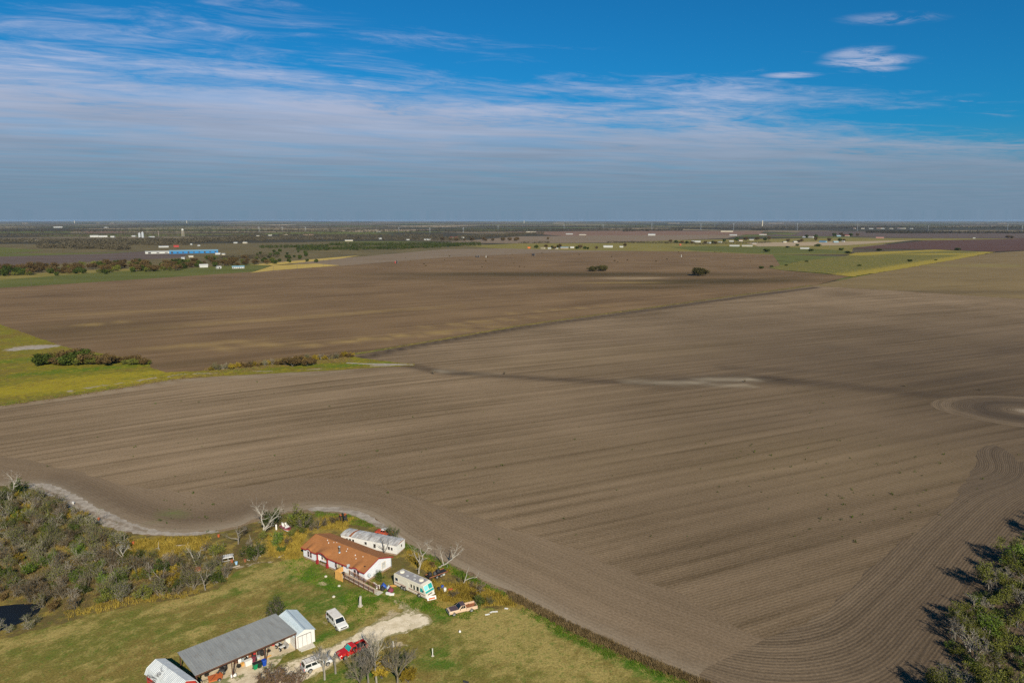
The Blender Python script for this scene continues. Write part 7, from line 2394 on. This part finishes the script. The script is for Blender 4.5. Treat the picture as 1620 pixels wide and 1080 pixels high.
for px, py, s_ in ((798, 592, .35), (685, 592, .45), (1178, 604, .3), (1433, 612, .35), (1550, 618, .3)):
    plant('bare', 'field_shrub', 'tiny dry shrub left standing on the drainage line of the ploughed field', 'shrub', at(px, py), s_ * 1.6, group='tiny shrubs on the drainage line', r=R3)
for i in range(34):
    px, py = R3.uniform(640, 1190), R3.uniform(399, 425)
    if inside([(880, 415), (1130, 420), (1130, 440), (880, 440)], px, py): continue
    plant('far_tree', 'field_shrub', 'small dark weed bush dotted over the far half of the upper field', 'bush', at(px, py), R3.uniform(.16, .4), group='weed bushes of the upper field', r=R3)

# named trees round the far farms
for lab, grp, pts, kinds in (
    ('dark tree among the houses of the farmstead', 'trees of the farmstead', [(848, 392.5), (864, 392), (874, 393), (883, 392), (886, 392.5), (913, 394), (918, 393.5), (925, 394), (930, 394.4), (944, 394.6), (989, 390.5), (877, 394.5)], ['far_tree_green', 'far_tree']),
    ('dark tree among the houses of the roadside village', 'trees of the roadside village', [(1061, 384), (1070, 384.6), (1079, 385), (1087, 385.6), (1094, 386), (1116, 386), (1128, 385), (1146, 382.6), (1165, 381), (1180, 381), (1198, 380.4), (1210, 380.6), (1216, 380), (1131, 386.4)], ['far_tree', 'far_tree', 'far_tree_green']),
    ('dark tree among the houses of the right village', 'trees of the right village', [(1247, 383), (1264, 384), (1268, 383), (1290, 381), (1311, 382.5), (1329, 381.6), (1335, 382.4), (1276, 376), (1290, 376), (1320, 374), (1331, 373.6), (1334, 374.6), (1346, 374), (1356, 374.4), (1600, 378), (1594, 377.4)], ['far_tree', 'far_tree_green']),
    ('round tree in the row along the far brown field', 'trees along the far brown field', [(700, 381), (712, 381.4), (722, 382), (735, 381.5), (747, 381.8), (765, 381), (768, 382), (780, 381.6), (796, 381.8), (806, 381.4), (818, 381), (867, 379.6), (816, 381.6)], ['far_tree', 'far_tree'])):
    for px, py in pts:
        k = at(px, py)[1] / 1080
        plant(R3.choice(kinds), 'farm_tree', lab, 'tree', at(px, py), max(1.0, R3.uniform(3.2, 5.0) * k / 7 * 1.3), group=grp, r=R3)

# woods and scrub that read as one mass
def wood_mass(name, quads, n, hmin, hmax, mat, seed, tris=16):
    r = random.Random(seed)
    m = MB()
    for (xa, ya, xb, yb, th), share in quads:
        for _ in range(int(n * share)):
            t = r.random()
            px = xa + (xb - xa) * t
            py = ya + (yb - ya) * t + r.uniform(-th, th) * (0.3 + 0.7 * abs(math.sin(px * .05 + seed)))
            x, y = at(px, py)
            hgt = r.uniform(hmin, hmax)
            w_ = hgt * r.uniform(.45, .8)
            for k in range(tris):
                a, b = r.uniform(0, 2 * PI), r.uniform(-.1, 1)
                q = math.sqrt(max(0, 1 - (b * 2 - 1) ** 2)) * r.uniform(.5, 1)
                c = Vector((x + math.cos(a) * q * w_, y + math.sin(a) * q * w_, hgt * (.05 + max(0, b) * .95)))
                s_ = hgt * .22
                i0 = len(m.v)
                m.v += [tuple(c + rvec(r, s_)), tuple(c + rvec(r, s_)), tuple(c + rvec(r, s_) + Vector((0, 0, s_ * .4)))]
                m.f.append((i0, i0 + 1, i0 + 2))
    tag(m.obj(name, mat, None, False, False), kind='stuff')
wood_mass('distant_wood', [((60, 391, 205, 394, 2.0), .10), ((0, 383, 420, 380, 2.6), .2), ((100, 387, 300, 387, 1.6), .08), ((290, 382, 420, 378, 3), .12), ((380, 378, 730, 379, 2.2), .16), ((440, 373, 700, 374, 2), .1), ((0, 373, 420, 372, 2.5), .14), ((725, 376, 830, 372, 1.6), .06), ((800, 371, 860, 370, 1.4), .04)], 7000, 6, 11, M['leaf_far'], 71)
wood_mass('distant_wood', [((800, 366, 1000, 363.4, 1.2), .12), ((985, 365.6, 1080, 364, 1.2), .1), ((1060, 362, 1240, 362, 1.0), .12), ((1330, 360.6, 1620, 361, 1.2), .22), ((1370, 368, 1455, 369, 1.2), .12), ((1455, 369, 1640, 368.6, 1.0), .12), ((1225, 362, 1370, 361, 1.2), .1), ((1190, 364, 1215, 364.5, 1.0), .04)], 5000, 8, 13, M['leaf_far'], 72)
wood_mass('distant_wood', [((-20, 366, 800, 366, 3.0), .4), ((-20, 360.5, 800, 360, 2.4), .25), ((800, 359, 1640, 359, 1.8), .3), ((0, 357, 1640, 357, 1.4), .15)], 7000, 9, 15, M['leaf_far'], 73, 10)
wood_mass('orchard_scrub', [((470, 395, 640, 393, 2.2), .3), ((520, 388, 760, 387, 2.4), .45), ((410, 392, 520, 390, 1.6), .12), ((640, 393, 730, 389, 1.8), .15)], 2600, 4, 7, M['leaf_far_green'], 74)
wood_mass('roadside_scrub', [((960, 384, 1100, 385, .9), .4), ((1100, 387, 1220, 384, .9), .2), ((820, 385, 870, 384, .5), .1), ((330, 410, 440, 406, 3), .3)], 1000, 3, 6, M['leaf_far'], 75)
